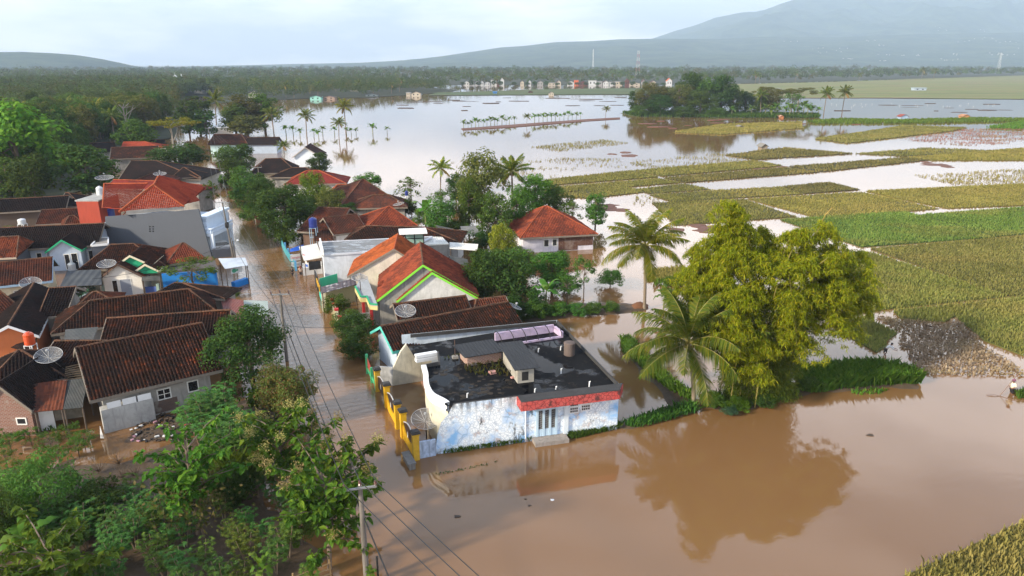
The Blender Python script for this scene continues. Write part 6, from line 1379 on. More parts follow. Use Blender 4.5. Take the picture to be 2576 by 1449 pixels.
m = MB(); m.prism([a + nn * 1.6, b + nn * 1.6, b + nn * 1.8, a + nn * 1.8], .75); m.prism([a, b, b + nn * .15, a + nn * .15], .18); m.prism([b, b + nn * 1.6 , b + nn * 1.6 + d * .2, b + d * .2], .6); m.obj('wall', paint((.52, .42, .58), .7, .45), pg)
for i in range(6):
    c_ = a + d * L_ * i / 5; m = MB(); m.tube([c_ + nn * (1.0 - 1.1 * math.cos(t)) + Vector((0, 0, .2 + .85 * math.sin(t))) for t in np.linspace(0, math.pi, 9)], .04, 5); m.obj('hoop', plain('black_metal', (.02, .02, .02), .5), pg)
# ------------------------------------------------------------------ yellow gate wall and its neighbours
YEL = paint((.62, .36, .015), .6, .25, 1.5); YEL2 = paint((.55, .34, .03), .6, .5, 2)
gw = thing('gate_wall', 'yellow gate wall with black capped pillars along the flooded street', 'gate wall', P(1000, 1050, 0))
cols = [(951,983,927),(975,1024,965),(1002,1077,1011),(1016,1100,1031),(1047,1155,1086)]; cp = []
ang = math.atan2((P(1047,1155) - P(951,983)).y, (P(1047,1155) - P(951,983)).x)
for x, yb, yt in cols:
    p = P(x, yb); h = hgt(yt, p); cp.append((p, h)); m = MB(); m.box((p.x, p.y, -.4), .46, .46, h + .2, ang); m.box((p.x, p.y, h - .25), .56, .56, .1, ang); m.obj('pillar', YEL2 if x in (951, 1047) else YEL, gw)
    m = MB(); m.box((p.x, p.y, h - .10), .66, .66, .13, ang); m.box((p.x, p.y, h + .03), .5, .5, .07, ang); m.obj('pillar_cap', MOSSB, gw)
BLM = plain('black_metal', (.02, .02, .02), .5)
for i, j, mt in ((1, 2, 'y'), (3, 4, 'y'), (0, 1, 'g'), (2, 3, 'n')):
    (a, ha), (b, hb) = cp[i], cp[j]; d = (b - a).normalized(); nn = Vector((-d.y, d.x, 0)); L_ = (b - a).length
    if mt == 'n':
        m = MB()
        for k in range(5): m.tube([a.lerp(b, (k + .5) / 5) + Vector((0, 0, -.2)), a.lerp(b, (k + .5) / 5) + Vector((0, 0, 1.7))], .025, 4)
        m.obj('gate_bars', BLM, gw); continue
    N = 10; top = []; arch = []
    for k in range(N + 1):
        t = k / N; top.append(1.35 - (.75 * math.sin(math.pi * t) if mt == 'y' else 1.0)); arch.append(1.35 + .55 * math.sin(math.pi * t))
    if mt == 'y':
        m = MB()
        for k in range(N):
            p, q = a.lerp(b, k / N), a.lerp(b, (k + 1) / N)
            m.poly([p - nn * .1 + Vector((0, 0, -.4)), q - nn * .1 + Vector((0, 0, -.4)), q - nn * .1 + Vector((0, 0, top[k + 1])), p - nn * .1 + Vector((0, 0, top[k]))]); m.poly([p - nn * .1 + Vector((0, 0, top[k])), q - nn * .1 + Vector((0, 0, top[k + 1])), q + nn * .1 + Vector((0, 0, top[k + 1])), p + nn * .1 + Vector((0, 0, top[k]))])
            m.poly([q + nn * .1 + Vector((0, 0, -.4)), p + nn * .1 + Vector((0, 0, -.4)), p + nn * .1 + Vector((0, 0, top[k])), q + nn * .1 + Vector((0, 0, top[k + 1]))])
        m.obj('panel', YEL, gw)
    m = MB()
    for k in range(N): m.poly([a.lerp(b, k / N) + Vector((0, 0, top[k])), a.lerp(b, (k + 1) / N) + Vector((0, 0, top[k + 1])), a.lerp(b, (k + 1) / N) + Vector((0, 0, arch[k + 1] - .05)), a.lerp(b, k / N) + Vector((0, 0, arch[k] - .05))])
    m.obj('grille', plain('black_brown_grille', (.025, .014, .014), .5), gw)
    m = MB(); m.tube([a.lerp(b, k / N) + Vector((0, 0, arch[k])) for k in range(N + 1)], .05, 5); m.obj('arch_rail', paint((.45, .45, .45), .6, .5), gw)
    m = MB(); c_ = a.lerp(b, .5) - nn * .12 + Vector((0, 0, 1.15)); m.poly([c_ + d * (.10 * math.cos(t)) + Vector((0, 0, .28 * math.sin(t))) for t in np.linspace(0, 6.28, 11)[:-1]]); m.poly([c_ + nn * .24 + d * (.10 * math.cos(-t)) + Vector((0, 0, .28 * math.sin(-t))) for t in np.linspace(0, 6.28, 11)[:-1]]); m.obj('medallion', WHITES, gw)
lw_ = thing('side_wall', 'low blackened blue wall between yellow gate corner and blue house', 'wall', P(1078, 1148, 0)); m = MB(); a, b = P(1056,1154), P(1097,1146); n_ = bn_ * .18
m.prism([Vector((p.x, p.y, -.4)) for p in (a, b, b + n_, a + n_)], 1.75); m.obj('wall', paint((.40, .50, .68), .8, .85, 1.6), lw_)
lw_ = thing('side_wall', 'low grey stained wall between dark arched gate and cream wall', 'wall', P(975, 955, 0)); m = MB(); a, b = P(958,968), P(990,970); n_ = bn_ * .18
m.prism([Vector((p.x, p.y, -.4)) for p in (a, b, b + n_, a + n_)], 2.2); m.obj('wall', mossy((.40, .41, .43)), lw_)
gg = thing('green_gate', 'green framed gate with red panel on the flooded street', 'gate', P(935, 945, 0)); a, b = P(925,940), P(946,982); GRN = paint((.06, .38, .18), .6, .2)
for k in (0, .55, 1.0): c_ = a.lerp(b, k); m = MB(); m.box((c_.x, c_.y, -.4), .22, .22, 1.9 + .5 * (k == 0), ang); m.obj('post', GRN, gg)
m = MB(); p, q = a.lerp(b, .06), a.lerp(b, .50); m.poly([p + Vector((0, 0, .7)), q + Vector((0, 0, .7)), q + Vector((0, 0, 1.5)), p + Vector((0, 0, 1.8))]); m.obj('panel', paint((.28, .05, .04), .7, .3), gg)
m = MB(); d = (b - a).normalized(); m.box(tuple(a.lerp(b, .5) + Vector((0, 0, .35))), (b - a).length, .08, .3, math.atan2(d.y, d.x)); m.obj('rail', GRN, gg)
tp = thing('terrace', 'half drowned pink tiled terrace floor in the flooded courtyard', 'terrace', P(1090, 960, 0)); m = MB(); m.prism([Vector((p.x, p.y, -.3)) for p in (P(1054,950), P(1069,946), P(1082,985), P(1072,993))], .34); m.obj('floor', brick('tile_floor', (.42, .20, .12), (.38, .18, .11), (.30, .20, .16)), tp)
rf = thing('terrace_roof', 'small red brown panel leaning at the courtyard corner', 'panel', P(1100, 1040, 0)); m = MB(); q = [P(1092,1032,1.0), P(1113,1025,1.4), P(1114,1062,.4), P(1108,1064,.3)]; m.poly(q); m.obj('panel', paint((.35, .16, .14), .8, .4), rf)
bc = thing('concrete_bench', 'grey concrete bench block standing in the water by the yellow gate corner', 'bench', P(1030, 1168, 0)); m = MB(); a, b = P(1020,1150), P(1038,1182); d = (b - a).normalized(); m.box(tuple(a.lerp(b, .5) + Vector((0, 0, -.2))), (b - a).length, .45, .6, math.atan2(d.y, d.x)); m.box(tuple(a.lerp(b, .5) + Vector((0, 0, .4))), (b - a).length, .6, .1, math.atan2(d.y, d.x)); m.obj('block', mossy((.17, .165, .16)), bc)
# street walls on the right side, further up
yw = thing('street_wall', 'pale yellow street wall with red capped pillars beside the shrubs', 'wall', P(850, 800, 0)); pts_ = [P(829,752), P(832,770), P(842,800), P(858,838)]
for i in range(3):
    a, b = pts_[i], pts_[i + 1]; n_ = Vector((.2, 0, 0)); m = MB(); m.prism([Vector((p.x, p.y, -.3)) for p in (a, b, b + n_, a + n_)], 1.3); m.obj('wall', paint((.62, .58, .40), .75, .2), yw)
for x, y in ((838,788),(843,800),(849,814),(857,834)):
    p = P(x, y); m = MB(); m.box((p.x, p.y, -.3), .35, .35, 1.9, .3); m.obj('pillar', paint((.66, .62, .46), .7, .2), yw); m = MB(); m.box((p.x, p.y, 1.6), .45, .45, .22, .3); m.obj('pillar_cap', REDP, yw)
hg = thing('house_gate', 'turquoise and black street gate with yellow scroll ornament', 'gate', P(815, 740, 0)); a, b = P(793,716), P(812,768)
m = MB(); n_ = Vector((.15, .05, 0)); m.prism([Vector((p.x, p.y, -.3)) for p in (a, a.lerp(b, .35), a.lerp(b, .35) + n_, a + n_)], 2.3); m.prism([Vector((p.x, p.y, -.3)) for p in (a.lerp(b, .52), b, b + n_, a.lerp(b, .52) + n_)], 2.1); m.obj('gate_leaf', BLM, hg)
m = MB(); q0, q1 = a.lerp(b, .62) - n_ * .1, a.lerp(b, .98) - n_ * .1; m.poly([q0 + Vector((0, 0, .2)), q1 + Vector((0, 0, .2)), q1 + Vector((0, 0, .9)), q0 + Vector((0, 0, 1.4))]); m.obj('panel', paint((.05, .46, .40), .6, .1), hg)
m = MB(); rr = random.Random(4)
for f0, f1 in ((.40, .52), (.56, .78)):
    for k in range(7):
        t = f0 + (f1 - f0) * k / 6; c_ = a.lerp(b, t) - n_ * .25; m.tube([c_ + Vector((0, 0, 1.3 + .3 * math.sin(k))), c_ + Vector((0, 0, 1.7 + .2 * math.cos(k * 2))), a.lerp(b, t + .03) - n_ * .25 + Vector((0, 0, 1.9))], .06, 5)
m.obj('scroll_ornament', paint((.55, .33, .04), .5, .2), hg)
ew = thing('garden_wall', 'emerald green wall panel behind the street gate', 'wall', P(840, 722, 0)); m = MB(); a, b = P(806,735), P(850,722); n_ = Vector((0, .2, 0)); m.prism([Vector((p.x, p.y, -.3)) for p in (a, b, b + n_, a + n_)], 2.1); m.obj('wall', paint((.03, .38, .24), .6, .15), ew)
yc = thing('carport_wall', 'pale yellow carport wall under the striped sheet roof', 'wall', P(850, 765, 0)); m = MB(); a, b = P(815,775), P(900,758); m.prism([Vector((p.x, p.y, -.3)) for p in (a, b, b + n_, a + n_)], 2.5); m.obj('wall', paint((.60, .54, .34), .75, .25), yc)
m = MB(); p = P(817,782); m.box((p.x, p.y, -.3), .5, .4, 2.7, .3); m.obj('pillar', paint((.66, .62, .48), .75, .25), yc)
bf = thing('blue_fence', 'turquoise railing fence along the flooded street by the stall', 'fence', P(725, 640, 0)); pts_ = [P(703,606), P(718,640), P(745,681)]
for i in range(2):
    a, b = pts_[i], pts_[i + 1]; L_ = (b - a).length; d = (b - a) / L_
    m = MB()
    for z_ in (.35, .8, 1.2): m.tube([a + Vector((0, 0, z_)), b + Vector((0, 0, z_))], .035, 4)
    for k in range(int(L_ / .3)): m.tube([a + d * k * .3 + Vector((0, 0, -.1)), a + d * k * .3 + Vector((0, 0, 1.25))], .025, 4)
    m.obj('railing', paint((.09, .36, .42), .6, .1), bf)
for k in range(6):
    p = pts_[0].lerp(pts_[2], k / 5); m = MB(); m.box((p.x, p.y, -.3), .3, .3, 1.75, .3); m.obj('post', paint((.10, .30, .55), .6, .1), bf)
mw = thing('street_wall', 'grey pillared low wall along the right street edge further back', 'wall', P(680, 600, 0)); pts_ = [P(640,546), P(672,580), P(704,612)]
for i in range(2):
    a, b = pts_[i], pts_[i + 1]; m = MB(); m.prism([Vector((p.x, p.y, -.3)) for p in (a, b, b + Vector((.25, 0, 0)), a + Vector((.25, 0, 0)))], .9); m.obj('wall', mossy((.30, .29, .27)), mw)
for k in range(9):
    p = pts_[0].lerp(pts_[2], k / 8); m = MB(); m.box((p.x, p.y, -.3), .35, .35, 1.8, .3); m.obj('pillar', paint((.60, .58, .54), .8, .3), mw)
pst = thing('guard_post', 'tiny orange guard post with brown roof at the street edge', 'hut', P(655, 565, 0)); wallbox(pst, [P(646,569), P(666,565), P(664,556), P(645,560)], -.3, 1.9, paint((.50, .20, .10), .7, .2)); m = MB(); q = [P(638,549,2.0), P(672,545,2.1), P(668,533,2.6), P(642,536,2.5)]; m.poly(q); m.obj('roof', T_MARO, pst)
tarp = thing('blue_tarp', 'blue tarpaulin canopy over the freezer by the street stall', 'tarpaulin', P(738, 650, 0)); m = MB(); q = [P(729,634,2.2), P(757,629,2.2), P(764,615,2.7), P(752,618,2.9), P(730,626,2.4)]; m.poly(q); m.obj('sheet', paint((.03, .12, .50), .5, .1), tarp)
def board_sign(name, label, x0, y0, x1, y1, z, h, txt, col, size, tcol):
    a, b = P(x0, y0, z), P(x1, y1, z); d = (b - a).normalized(); n_ = Vector((-d.y, d.x, 0)); root = thing(name, label, 'sign', a.lerp(b, .5) - Vector((0, 0, z)))
    m = MB(); m.prism([a - n_ * .03, b - n_ * .03, b + n_ * .03, a + n_ * .03], h); m.obj('board', paint(col, .5, .08), root)
    for k in (0, 1):
        m = MB(); m.tube([a.lerp(b, k) + Vector((0, 0, -z - .3)), a.lerp(b, k) + Vector((0, 0, .05))], .04, 5); m.obj('post', BLM, root)
    cu = bpy.data.curves.new('lettering', 'FONT'); cu.body = txt; cu.size = size; cu.align_x = 'CENTER'; cu.align_y = 'CENTER'; cu.extrude = .004
    o = bpy.data.objects.new('lettering', cu); C.objects.link(o); me = bpy.data.meshes.new_from_object(o); bpy.data.objects.remove(o)
    o = bpy.data.objects.new('lettering', me); C.objects.link(o); me.materials.append(paint(tcol, .5, .05)); o.parent = root
    o.location = a.lerp(b, .5) - n_ * .045 + Vector((0, 0, h / 2)) - root.location; o.rotation_euler = (R(90), 0, math.atan2(d.y, d.x)); return root
board_sign('freezer_sign', 'white board with red lettering under the blue tarpaulin', 732,657,758,654, .95, .95, 'Campina', (.75, .74, .72), .50, (.55, .03, .03))
board_sign('stall_sign', 'lower white board with grey lettering below the red lettered one', 734,672,760,669, .2, .7, 'es krim', (.72, .72, .72), .4, (.25, .25, .27))
fl = thing('flag', 'red white and blue drooping banner flag at the stall front', 'flag', P(766, 690, 0)); m = MB(); p = P(766,690); m.tube([p + Vector((0, 0, -.3)), p + Vector((0, 0, 3.0))], .03, 5); m.obj('pole', BLM, fl)
for i, (col, z0_, z1_) in enumerate((((.55, .08, .10), 2.0, 2.9), ((.70, .68, .68), 1.5, 2.0), ((.05, .13, .45), .7, 1.5))):
    m = MB(); m.poly([p + Vector((.02 + .1 * i, -.02, z1_)), p + Vector((.4 + .1 * i, -.1, z1_ - .1)), p + Vector((.42 + .12 * i, -.1, z0_)), p + Vector((.15 + .12 * i, -.02, z0_))]); m.obj('cloth', paint(col, .7, .05), fl)
for x, yb, yt, lab in [(762,688,605,'dark slim street pole beside the white canopy'), (705,595,575,'white street lamp post by the right street wall')]:
    p = P(x, yb); h = hgt(yt, p); t_ = thing('street_pole', lab, 'pole', p); m = MB(); m.tube([p - Vector((0, 0, .3)), p + Vector((0, 0, h))], .07, 6); m.obj('pole', plain('dark_pole', (.06, .05, .045), .7), t_)
# ------------------------------------------------------------------ power poles and cables
CONP = mossy((.17, .155, .14), 'pole_concrete'); WIRE = plain('cable_black', (.015, .015, .016), .5)
def pole(label, x, yb, yt, armpx=None, r=.15, h=None, lean=0.0, base=None):
    p = base or P(x, yb); h = h or hgt(yt, p); t_ = thing('power_pole', label, 'power pole', p); top = p + Vector((lean, 0, h))
    m = MB(); m.tube([p - Vector((0, 0, .5)), top], [r, r * .62], 10); m.obj('pole', CONP, t_); ends = []
    if armpx:
        L_, az = armpx; d = Vector((math.cos(az), math.sin(az), 0)); c_ = top - Vector((0, 0, .12)) + Vector((d.y, -d.x, 0)) * .14
        m = MB(); m.box(tuple(c_), L_, .10, .10, az); m.obj('crossarm', plain('galvanised', (.22, .23, .24), .5), t_)
        for k in (-.47, 0, .47):
            q = c_ + d * L_ * k + Vector((0, 0, .10 if k else .22)); m = MB(); m.lathe(q, [(.05, 0), (.09, .06), (.06, .1), (.10, .16), (.06, .2), (.08, .27), (.02, .32)], 8); m.obj('insulator', plain('insulator_brown', (.10, .035, .025), .3, .6), t_); ends.append(q + Vector((0, 0, .3)))
    return t_, top, ends
_, tp1, e1 = pole('concrete power pole with cross arm at the near street side', 722, 908, 738, (1.75, R(8)), .17)
b2 = Vector((ray(905,1215).x / ray(905,1215).y * 33.2, 33.2, 0))
_, tp2, e2 = pole('nearest concrete power pole at the bottom with three brown insulators', 0, 0, 1222, (1.75, R(14)), .19, base=b2)
_, tp3, e3 = pole('tall power pole with cross arm beside the white balcony', 588, 650, 508, (2.1, R(3)), .16, lean=-.7)
_, tp4, _ = pole('shorter rusty second pole by the street stall', 596, 668, 598, None, .10, lean=-.3)
_, tp5, e5 = pole('far power pole at the right street edge by the dark red house', 655, 478, 420, (1.8, R(5)), .14)
_, tp6, e6 = pole('far power pole before the pale blue corner house', 530, 366, 322, (2.2, R(5)), .14)
_, tp7, _ = pole('far power pole standing in the flooded street bend', 456, 300, 262, None, .14)
_, tp8, _ = pole('second far power pole in the flooded street bend', 470, 302, 258, None, .14)
def cable(a, b, sag, lab, r=.018, grp='power cables along the street'):
    m = MB(); N = 18; m.tube([Vector(a).lerp(Vector(b), i / N) - Vector((0, 0, 4 * sag * (i / N) * (1 - i / N))) for i in range(N + 1)], r, 4, False)
    o = m.obj('power_cable', WIRE); tag(o, lab, 'cable', grp)
for i in range(3):
    cable(e2[i], e1[i], .5, 'power cable between the nearest pole and the near street pole', .028)
    cable(e1[i], e3[i], .7, 'power cable between the near street pole and the balcony pole')
    d = (e2[i] - e1[i]); off = Vector((17.6 + .2 * i, -21.5 - .3 * i, .3)); cable(e2[i], e2[i] + off, .35, 'power cable running from the nearest pole out of the bottom edge', .03)
    cable(e3[i], e6[i], 1.2, 'power cable between the balcony pole and the far corner pole', .025)
    cable(e5[i], e6[i], 1.2, 'power cable between the two far poles', .025)
lowa = Vector((tp2.x + .1, tp2.y, 4.4)); cable(lowa, Vector((tp1.x, tp1.y, 4.9)), .5, 'thick black telephone cable along the near street', .04); cable(lowa, lowa + Vector((7.0, -14, -1.2)), .4, 'thick telephone cable dropping out of the bottom edge', .04)
cable(Vector((tp1.x, tp1.y, 4.9)), Vector((tp4.x, tp4.y, tp4.z - .5)), .9, 'long telephone cable hanging above the left street side', .03)
cable(Vector((tp1.x, tp1.y, 3.8)), P(884,818,2.6), .3, 'house cable crossing the street to the front garden', .02)
cable(Vector((tp4.x, tp4.y, tp4.z - .6)), P(232,702,4.2), .8, 'house cable strung over the emerald gables', .025)
cl_ = thing('cable_coil', 'coil of black cable hung on the balcony pole', 'cable coil', tp3 - Vector((0, 0, 3))); m = MB(); m.lathe(tp3.lerp(P(588,650), .42) - Vector((0, 0, .3)), [(.16, 0), (.28, .1), (.30, .4), (.26, .8), (.15, .9)], 10); m.obj('coil', WIRE, cl_)
sp = thing('cable_pole', 'slim black cable post at the bottom edge right of the nearest pole', 'pole', P(955, 1475, 0)); p = P(953, 1478); m = MB(); m.tube([p - Vector((0, 0, .3)), p + Vector((0, 0, hgt(1400, p)))], .06, 6); m.obj('post', BLM, sp)
sl2 = thing('street_lamp', 'street lamp on a rusty pole over the flooded street', 'street lamp', P(600, 662, 0)); p = tp4; m = MB(); m.tube([p - Vector((0, 0, .6)), p + Vector((.9, -.3, -.3))], .04, 5); m.obj('arm', BLM, sl2); m = MB(); m.lathe(p + Vector((.95, -.3, -.42)), [(.01, 0), (.16, .03), (.20, .14), (.1, .22), (.02, .24)], 10); m.obj('lamp', WHITES, sl2)
# ------------------------------------------------------------------ satellite dishes and water tanks
s = NT('dish_mesh'); b_ = s('ShaderNodeBsdfPrincipled', {'Base Color': (.17, .17, .175, 1), 'Roughness': .6}); tr_ = s('ShaderNodeBsdfTransparent'); mx_ = s('ShaderNodeMixShader', {0: .42, 1: b_.outputs[0], 2: tr_.outputs[0]}); s.link(mx_.outputs[0], s.out.inputs[0]); DISHM = s.m
DRIB = plain('dish_rib', (.42, .42, .43), .5); PIPE = plain('dark_pipe', (.07, .05, .05), .7)
def dish(label, x, y, rpx, xb, yb, zb, tilt=14, az=-60):
    base = P(xb, yb, zb); d_ = ray(x, y); k = base.y / d_.y; c_ = Vector((0, 0, CAMH)) + d_ * k; r_ = rpx * math.hypot(c_.y, CAMH - c_.z) / FPX
    root = thing('satellite_dish', label, 'satellite dish', base)
    ax = Vector((math.sin(R(tilt)) * math.cos(R(az)), math.sin(R(tilt)) * math.sin(R(az)), math.cos(R(tilt)))); ux = ax.cross(Vector((0, 1, 0))).normalized(); uy = ax.cross(ux)
    low = c_ - ax * r_ * .22
    def pt(rr, t): return low + (ux * math.cos(t) + uy * math.sin(t)) * rr * r_ + ax * (r_ * .30 * rr * rr)
    m = MB(); m.tube([base - Vector((0, 0, .3)), Vector((base.x, base.y, max(base.z + .1, low.z - .25))), low], .05, 6); m.obj('mast', PIPE, root)
    m = MB(); N = 28; rs = (0.06, .35, .65, 1.0)
    for i in range(3):
        for j in range(N): m.poly([pt(rs[i], 2 * math.pi * j / N), pt(rs[i], 2 * math.pi * (j + 1) / N), pt(rs[i + 1], 2 * math.pi * (j + 1) / N), pt(rs[i + 1], 2 * math.pi * j / N)])
    ds = m.obj('reflector', DISHM, root, smooth=True)
    m = MB(); m.tube([pt(1, 2 * math.pi * j / N) for j in range(N + 1)], .022, 4, False)
    for j in range(12): m.tube([pt(q, 2 * math.pi * j / 12) + ax * .01 for q in (.05, .4, .7, 1)], .014, 4, False)
    m.obj('rib', DRIB, ds)
    m = MB(); f_ = low + ax * r_ * .75; m.tube([low, f_], .025, 5); m.lathe(f_ - Vector((0, 0, .05)), [(.02, 0), (.13, .03), (.13, .16), (.05, .2)], 8); m.obj('feed_horn', plain('grey_metal', (.30, .31, .33), .5), root)
dish('big wire mesh satellite dish in the flooded courtyard of the blue house', 1070,1055,35, 1073,1103,0, 20, -75)
dish('near wire mesh satellite dish above the blackened roof at the lower left', 122,895,31, 126,925,3.6, 20, -60)
dish('wire mesh satellite dish on the dark tiled roofs behind the blue house', 1020,783,26, 1020,800,3.6, 20, -75)
dish('satellite dish by the emerald and yellow porch rim', 905,700,20, 907,728,3.1, 12, -60)
dish('satellite dish on the porch roof left of the emerald gables', 268,665,22, 270,686,3.4, 14, -70)
dish('tilted satellite dish in front of the cream house', 77,713,24, 80,740,2.0, 24, -50)
dish('dark satellite dish left of the bright red roof', 263,448,21, 256,470,6.5, 8, -60)
dish('small satellite dish right of the bright red roof peak', 402,438,15, 402,449,5.2, 10, -60)
dish('small satellite dish on the low hipped brown house by the lake', 1003,514,14, 1004,522,3.2, 12, 200)
dish('pale satellite dish at the right end of the dark tiled roof', 1296,772,17, 1297,790,2.9, 26, 10)
dish('half hidden satellite dish beside the pale blue porch', 208,695,14, 205,708,1.5, 40, -20)
def tank(label, x, yb, wpx, hpx, zb, mat, stand=None, standcol=None):
    p = P(x, yb, zb); sc_ = math.hypot(p.y, CAMH - zb) / FPX; r_ = wpx * sc_ / 2; h = hpx * sc_ * 1.03; root = thing('water_tank', label, 'water tank', p)
    m = MB(); m.lathe(p, [(r_ * .96, 0), (r_, .05), (r_, h * .28), (r_ * .96, h * .30), (r_, h * .33), (r_, h * .58), (r_ * .96, h * .6), (r_, h * .63), (r_, h * .8), (r_ * .7, h * .92), (r_ * .35, h * .94), (r_ * .33, h), (.01, h)], 18); m.obj('tank', mat, root)
    if stand:
        m = MB()
        for sx_, sy_ in ((-1, -1), (1, -1), (1, 1), (-1, 1)): m.tube([p + Vector((sx_ * r_ * .8, sy_ * r_ * .8, -stand)), p + Vector((sx_ * r_ * .8, sy_ * r_ * .8, 0))], .05, 5)
        for z_ in (-stand * .5, -.05):
            for (x0, y0), (x1, y1) in (((-1, -1), (1, -1)), ((1, -1), (1, 1)), ((1, 1), (-1, 1)), ((-1, 1), (-1, -1))): m.tube([p + Vector((x0 * r_ * .8, y0 * r_ * .8, z_)), p + Vector((x1 * r_ * .8, y1 * r_ * .8, z_))], .04, 5)
        m.obj('stand', standcol or WHITES, root)
def plast(k, c): return plain('plastic_' + k, c, .35, .5)
tank('bright orange plastic water tank on a white stand', 76, 866, 24, 32, 3.2, plast('orange', (.55, .07, .015)), 1.6)
tank('dark blue plastic water tank before the brown hipped house', 788, 572, 20, 25, 4.0, plast('navy', (.02, .035, .20)), 3.0, paint((.30, .45, .60), .6, .1))
tank('dark blue plastic water tank under the bright red eave', 281, 543, 16, 20, 4.6, plast('navy', (.02, .035, .20)))
tank('white steel water tank on a lattice stand by the red block', 253, 493, 16, 24, 7.2, plast('white', (.62, .65, .68)), 2.4)
tank('white water tank behind the mossy tiled roof', 56, 563, 18, 13, 3.2, plast('white', (.62, .65, .68)), 3)
tank('grey drum shaped tank beside the pale blue porch', 182, 680, 18, 20, .2, plast('grey', (.36, .40, .44)))
tank('small dark blue water tank by the open lake', 1023, 492, 8, 12, 3.0, plast('navy', (.02, .035, .20)), 3)
# ------------------------------------------------------------------ foreground palms, bamboo, garden
def hero_palm(label, x, yb, xc, yc, rpx, seed, kind, nf, lean_fix=None):
    b = P(x, yb); hc = hgt(yc, b); d_ = ray(xc, yc); cx = d_.x / d_.y * b.y; fl_ = rpx * mpp(b) * .95
    H_ = hc / .70; root = thing('coconut_palm', label, 'palm tree', b)
    for pn, me in palm_parts(H_, fl_, nf, 72, kind, seed, 3, (cx - b.x, .3), 1.15):
        o = bpy.data.objects.new(pn, me); C.objects.link(o); o.parent = root
hero_palm('tall golden coconut palm standing in the pool left of the bamboo', 1621, 778, 1624, 620, 134, 1, 'palmgold', 25)
hero_palm('nearer coconut palm with pale trunk on the bank before the bamboo', 1745, 1022, 1735, 868, 190, 5, 'palm', 24)
NR = np.random.default_rng(77)
bb = P(1885, 1000); bamb = thing('bamboo_clump', 'huge drooping yellow green bamboo clump on the bank', 'bamboo', bb)
cm = MB(); cen = []; tg = []; lenr = []
TOPS = [(1850,540,0),(1835,575,1),(1730,640,0),(1700,680,0),(1760,690,-1),(1790,610,1),(1840,640,-2),(1900,650,-2),(1960,660,-2),(1930,600,2),(2000,600,1),(2070,590,1),(2130,650,1),(2170,690,0),(2150,640,2),(2080,650,-1),(2020,660,-2),(1880,720,-3),(1800,740,-3),(1960,740,-3),(2060,730,-2),(2110,740,-1),(1850,810,-4),(1920,860,-4),(1740,720,-1),(2010,800,-3),(1990,590,0),(1870,600,0),(2100,690,2),(1770,790,-3)]
gb = np.random.default_rng(5)
TOPS = [(x + (48 if x < 1800 else 10 if x < 1900 else -6 if x > 2100 else 0), y + 12, max(dy, 1.5) + 1.5 if x < 1830 else dy + 1.0) for x, y, dy in TOPS]
for i, (x, y, dy) in enumerate(TOPS + [(x + gb.normal(0, 22), y + gb.normal(0, 18), dy + gb.normal(0, .8)) for x, y, dy in TOPS]):
    D_ = bb.y + dy * .9 + gb.uniform(-.6, .6); d_ = ray(x, y); tip = Vector((0, 0, CAMH)) + d_ * (D_ / d_.y)
    b0 = Vector((bb.x + gb.normal(0, .8), bb.y + gb.normal(0, .6), -.2)); mid = b0.lerp(tip, .5) + Vector((-(tip.x - b0.x) * .28, 0, abs(tip.z) * .16 + .8)); top = tip + Vector((0, 0, .5))
    pts_ = []
    for t in np.linspace(0, 1, 11):
        p = b0 * (1 - t) ** 2 + mid * 2 * t * (1 - t) + top * t * t; pts_.append(p)
    end = (pts_[-1] - pts_[-2]); ho_ = Vector((end.x, end.y, 0)); ho_ = ho_.normalized() if ho_.length > .1 else Vector((1, 0, 0))
    for k in range(1, 5): pts_.append(pts_[-1] + ho_ * .26 + Vector((0, 0, -.16 * k * k * .6)))
    cm.tube(pts_, list(np.linspace(.06, .012, len(pts_))), 5, False)
    A = np.array([tuple(p) for p in pts_]); n = len(A)
    for t, rad in ((.62, .8), (.80, 1.0), (.97, 1.15)):
        if t < .7 and gb.uniform() > .6: continue
        f = t * (n - 1); i0 = min(int(f), n - 2); c = A[i0] + (A[i0 + 1] - A[i0]) * (f - i0); rad *= gb.uniform(.75, 1.35)
        for q in range(13):      # a plume: sprays fountaining out and down from one point
            a_ = gb.uniform(0, 6.28); ou = np.array([math.cos(a_), math.sin(a_), 0]) * rad
            for w_ in (.35, .75, 1.1): cen.append(c + ou * w_ + np.array([0, 0, .28 * rad - .75 * rad * w_ * w_ + gb.normal(0, .1)])); lenr.append(.42)
sk0 = len(cen)
for k in range(1500):   # hanging sprays that fill the skirt of the clump
    h_ = gb.uniform(.0, .70); wdt = (3.3 + 2.4 * h_) * gb.uniform(.8, 1.15); a_ = gb.uniform(0, 6.28); r_ = gb.uniform(.6, 1.0) * wdt
    cen.append(np.array([bb.x + .5 + math.cos(a_) * r_ * (.8 if math.cos(a_) < 0 else 1.0), bb.y + .6 + math.sin(a_) * r_ * .62, .15 + h_ * 13.0])); lenr.append(.75)
cen = np.array(cen); npc = 26
cc = np.repeat(cen, npc, 0); rr_ = np.repeat(np.array(lenr), npc)[:, None]; m_ = len(cc)
off = NR.normal(size=(m_, 3)) * np.array([.42, .42, .30]) * rr_; off[:, 2] -= .25 * np.linalg.norm(off[:, :2], axis=1)
p_ = cc + off; t_ = unit(off * np.array([1, 1, .4]) + NR.normal(0, .25, (m_, 3)) + np.array([0, 0, -.55])); nr_ = NR.normal(0, .5, (m_, 3)) + np.array([0, -.15, .9])
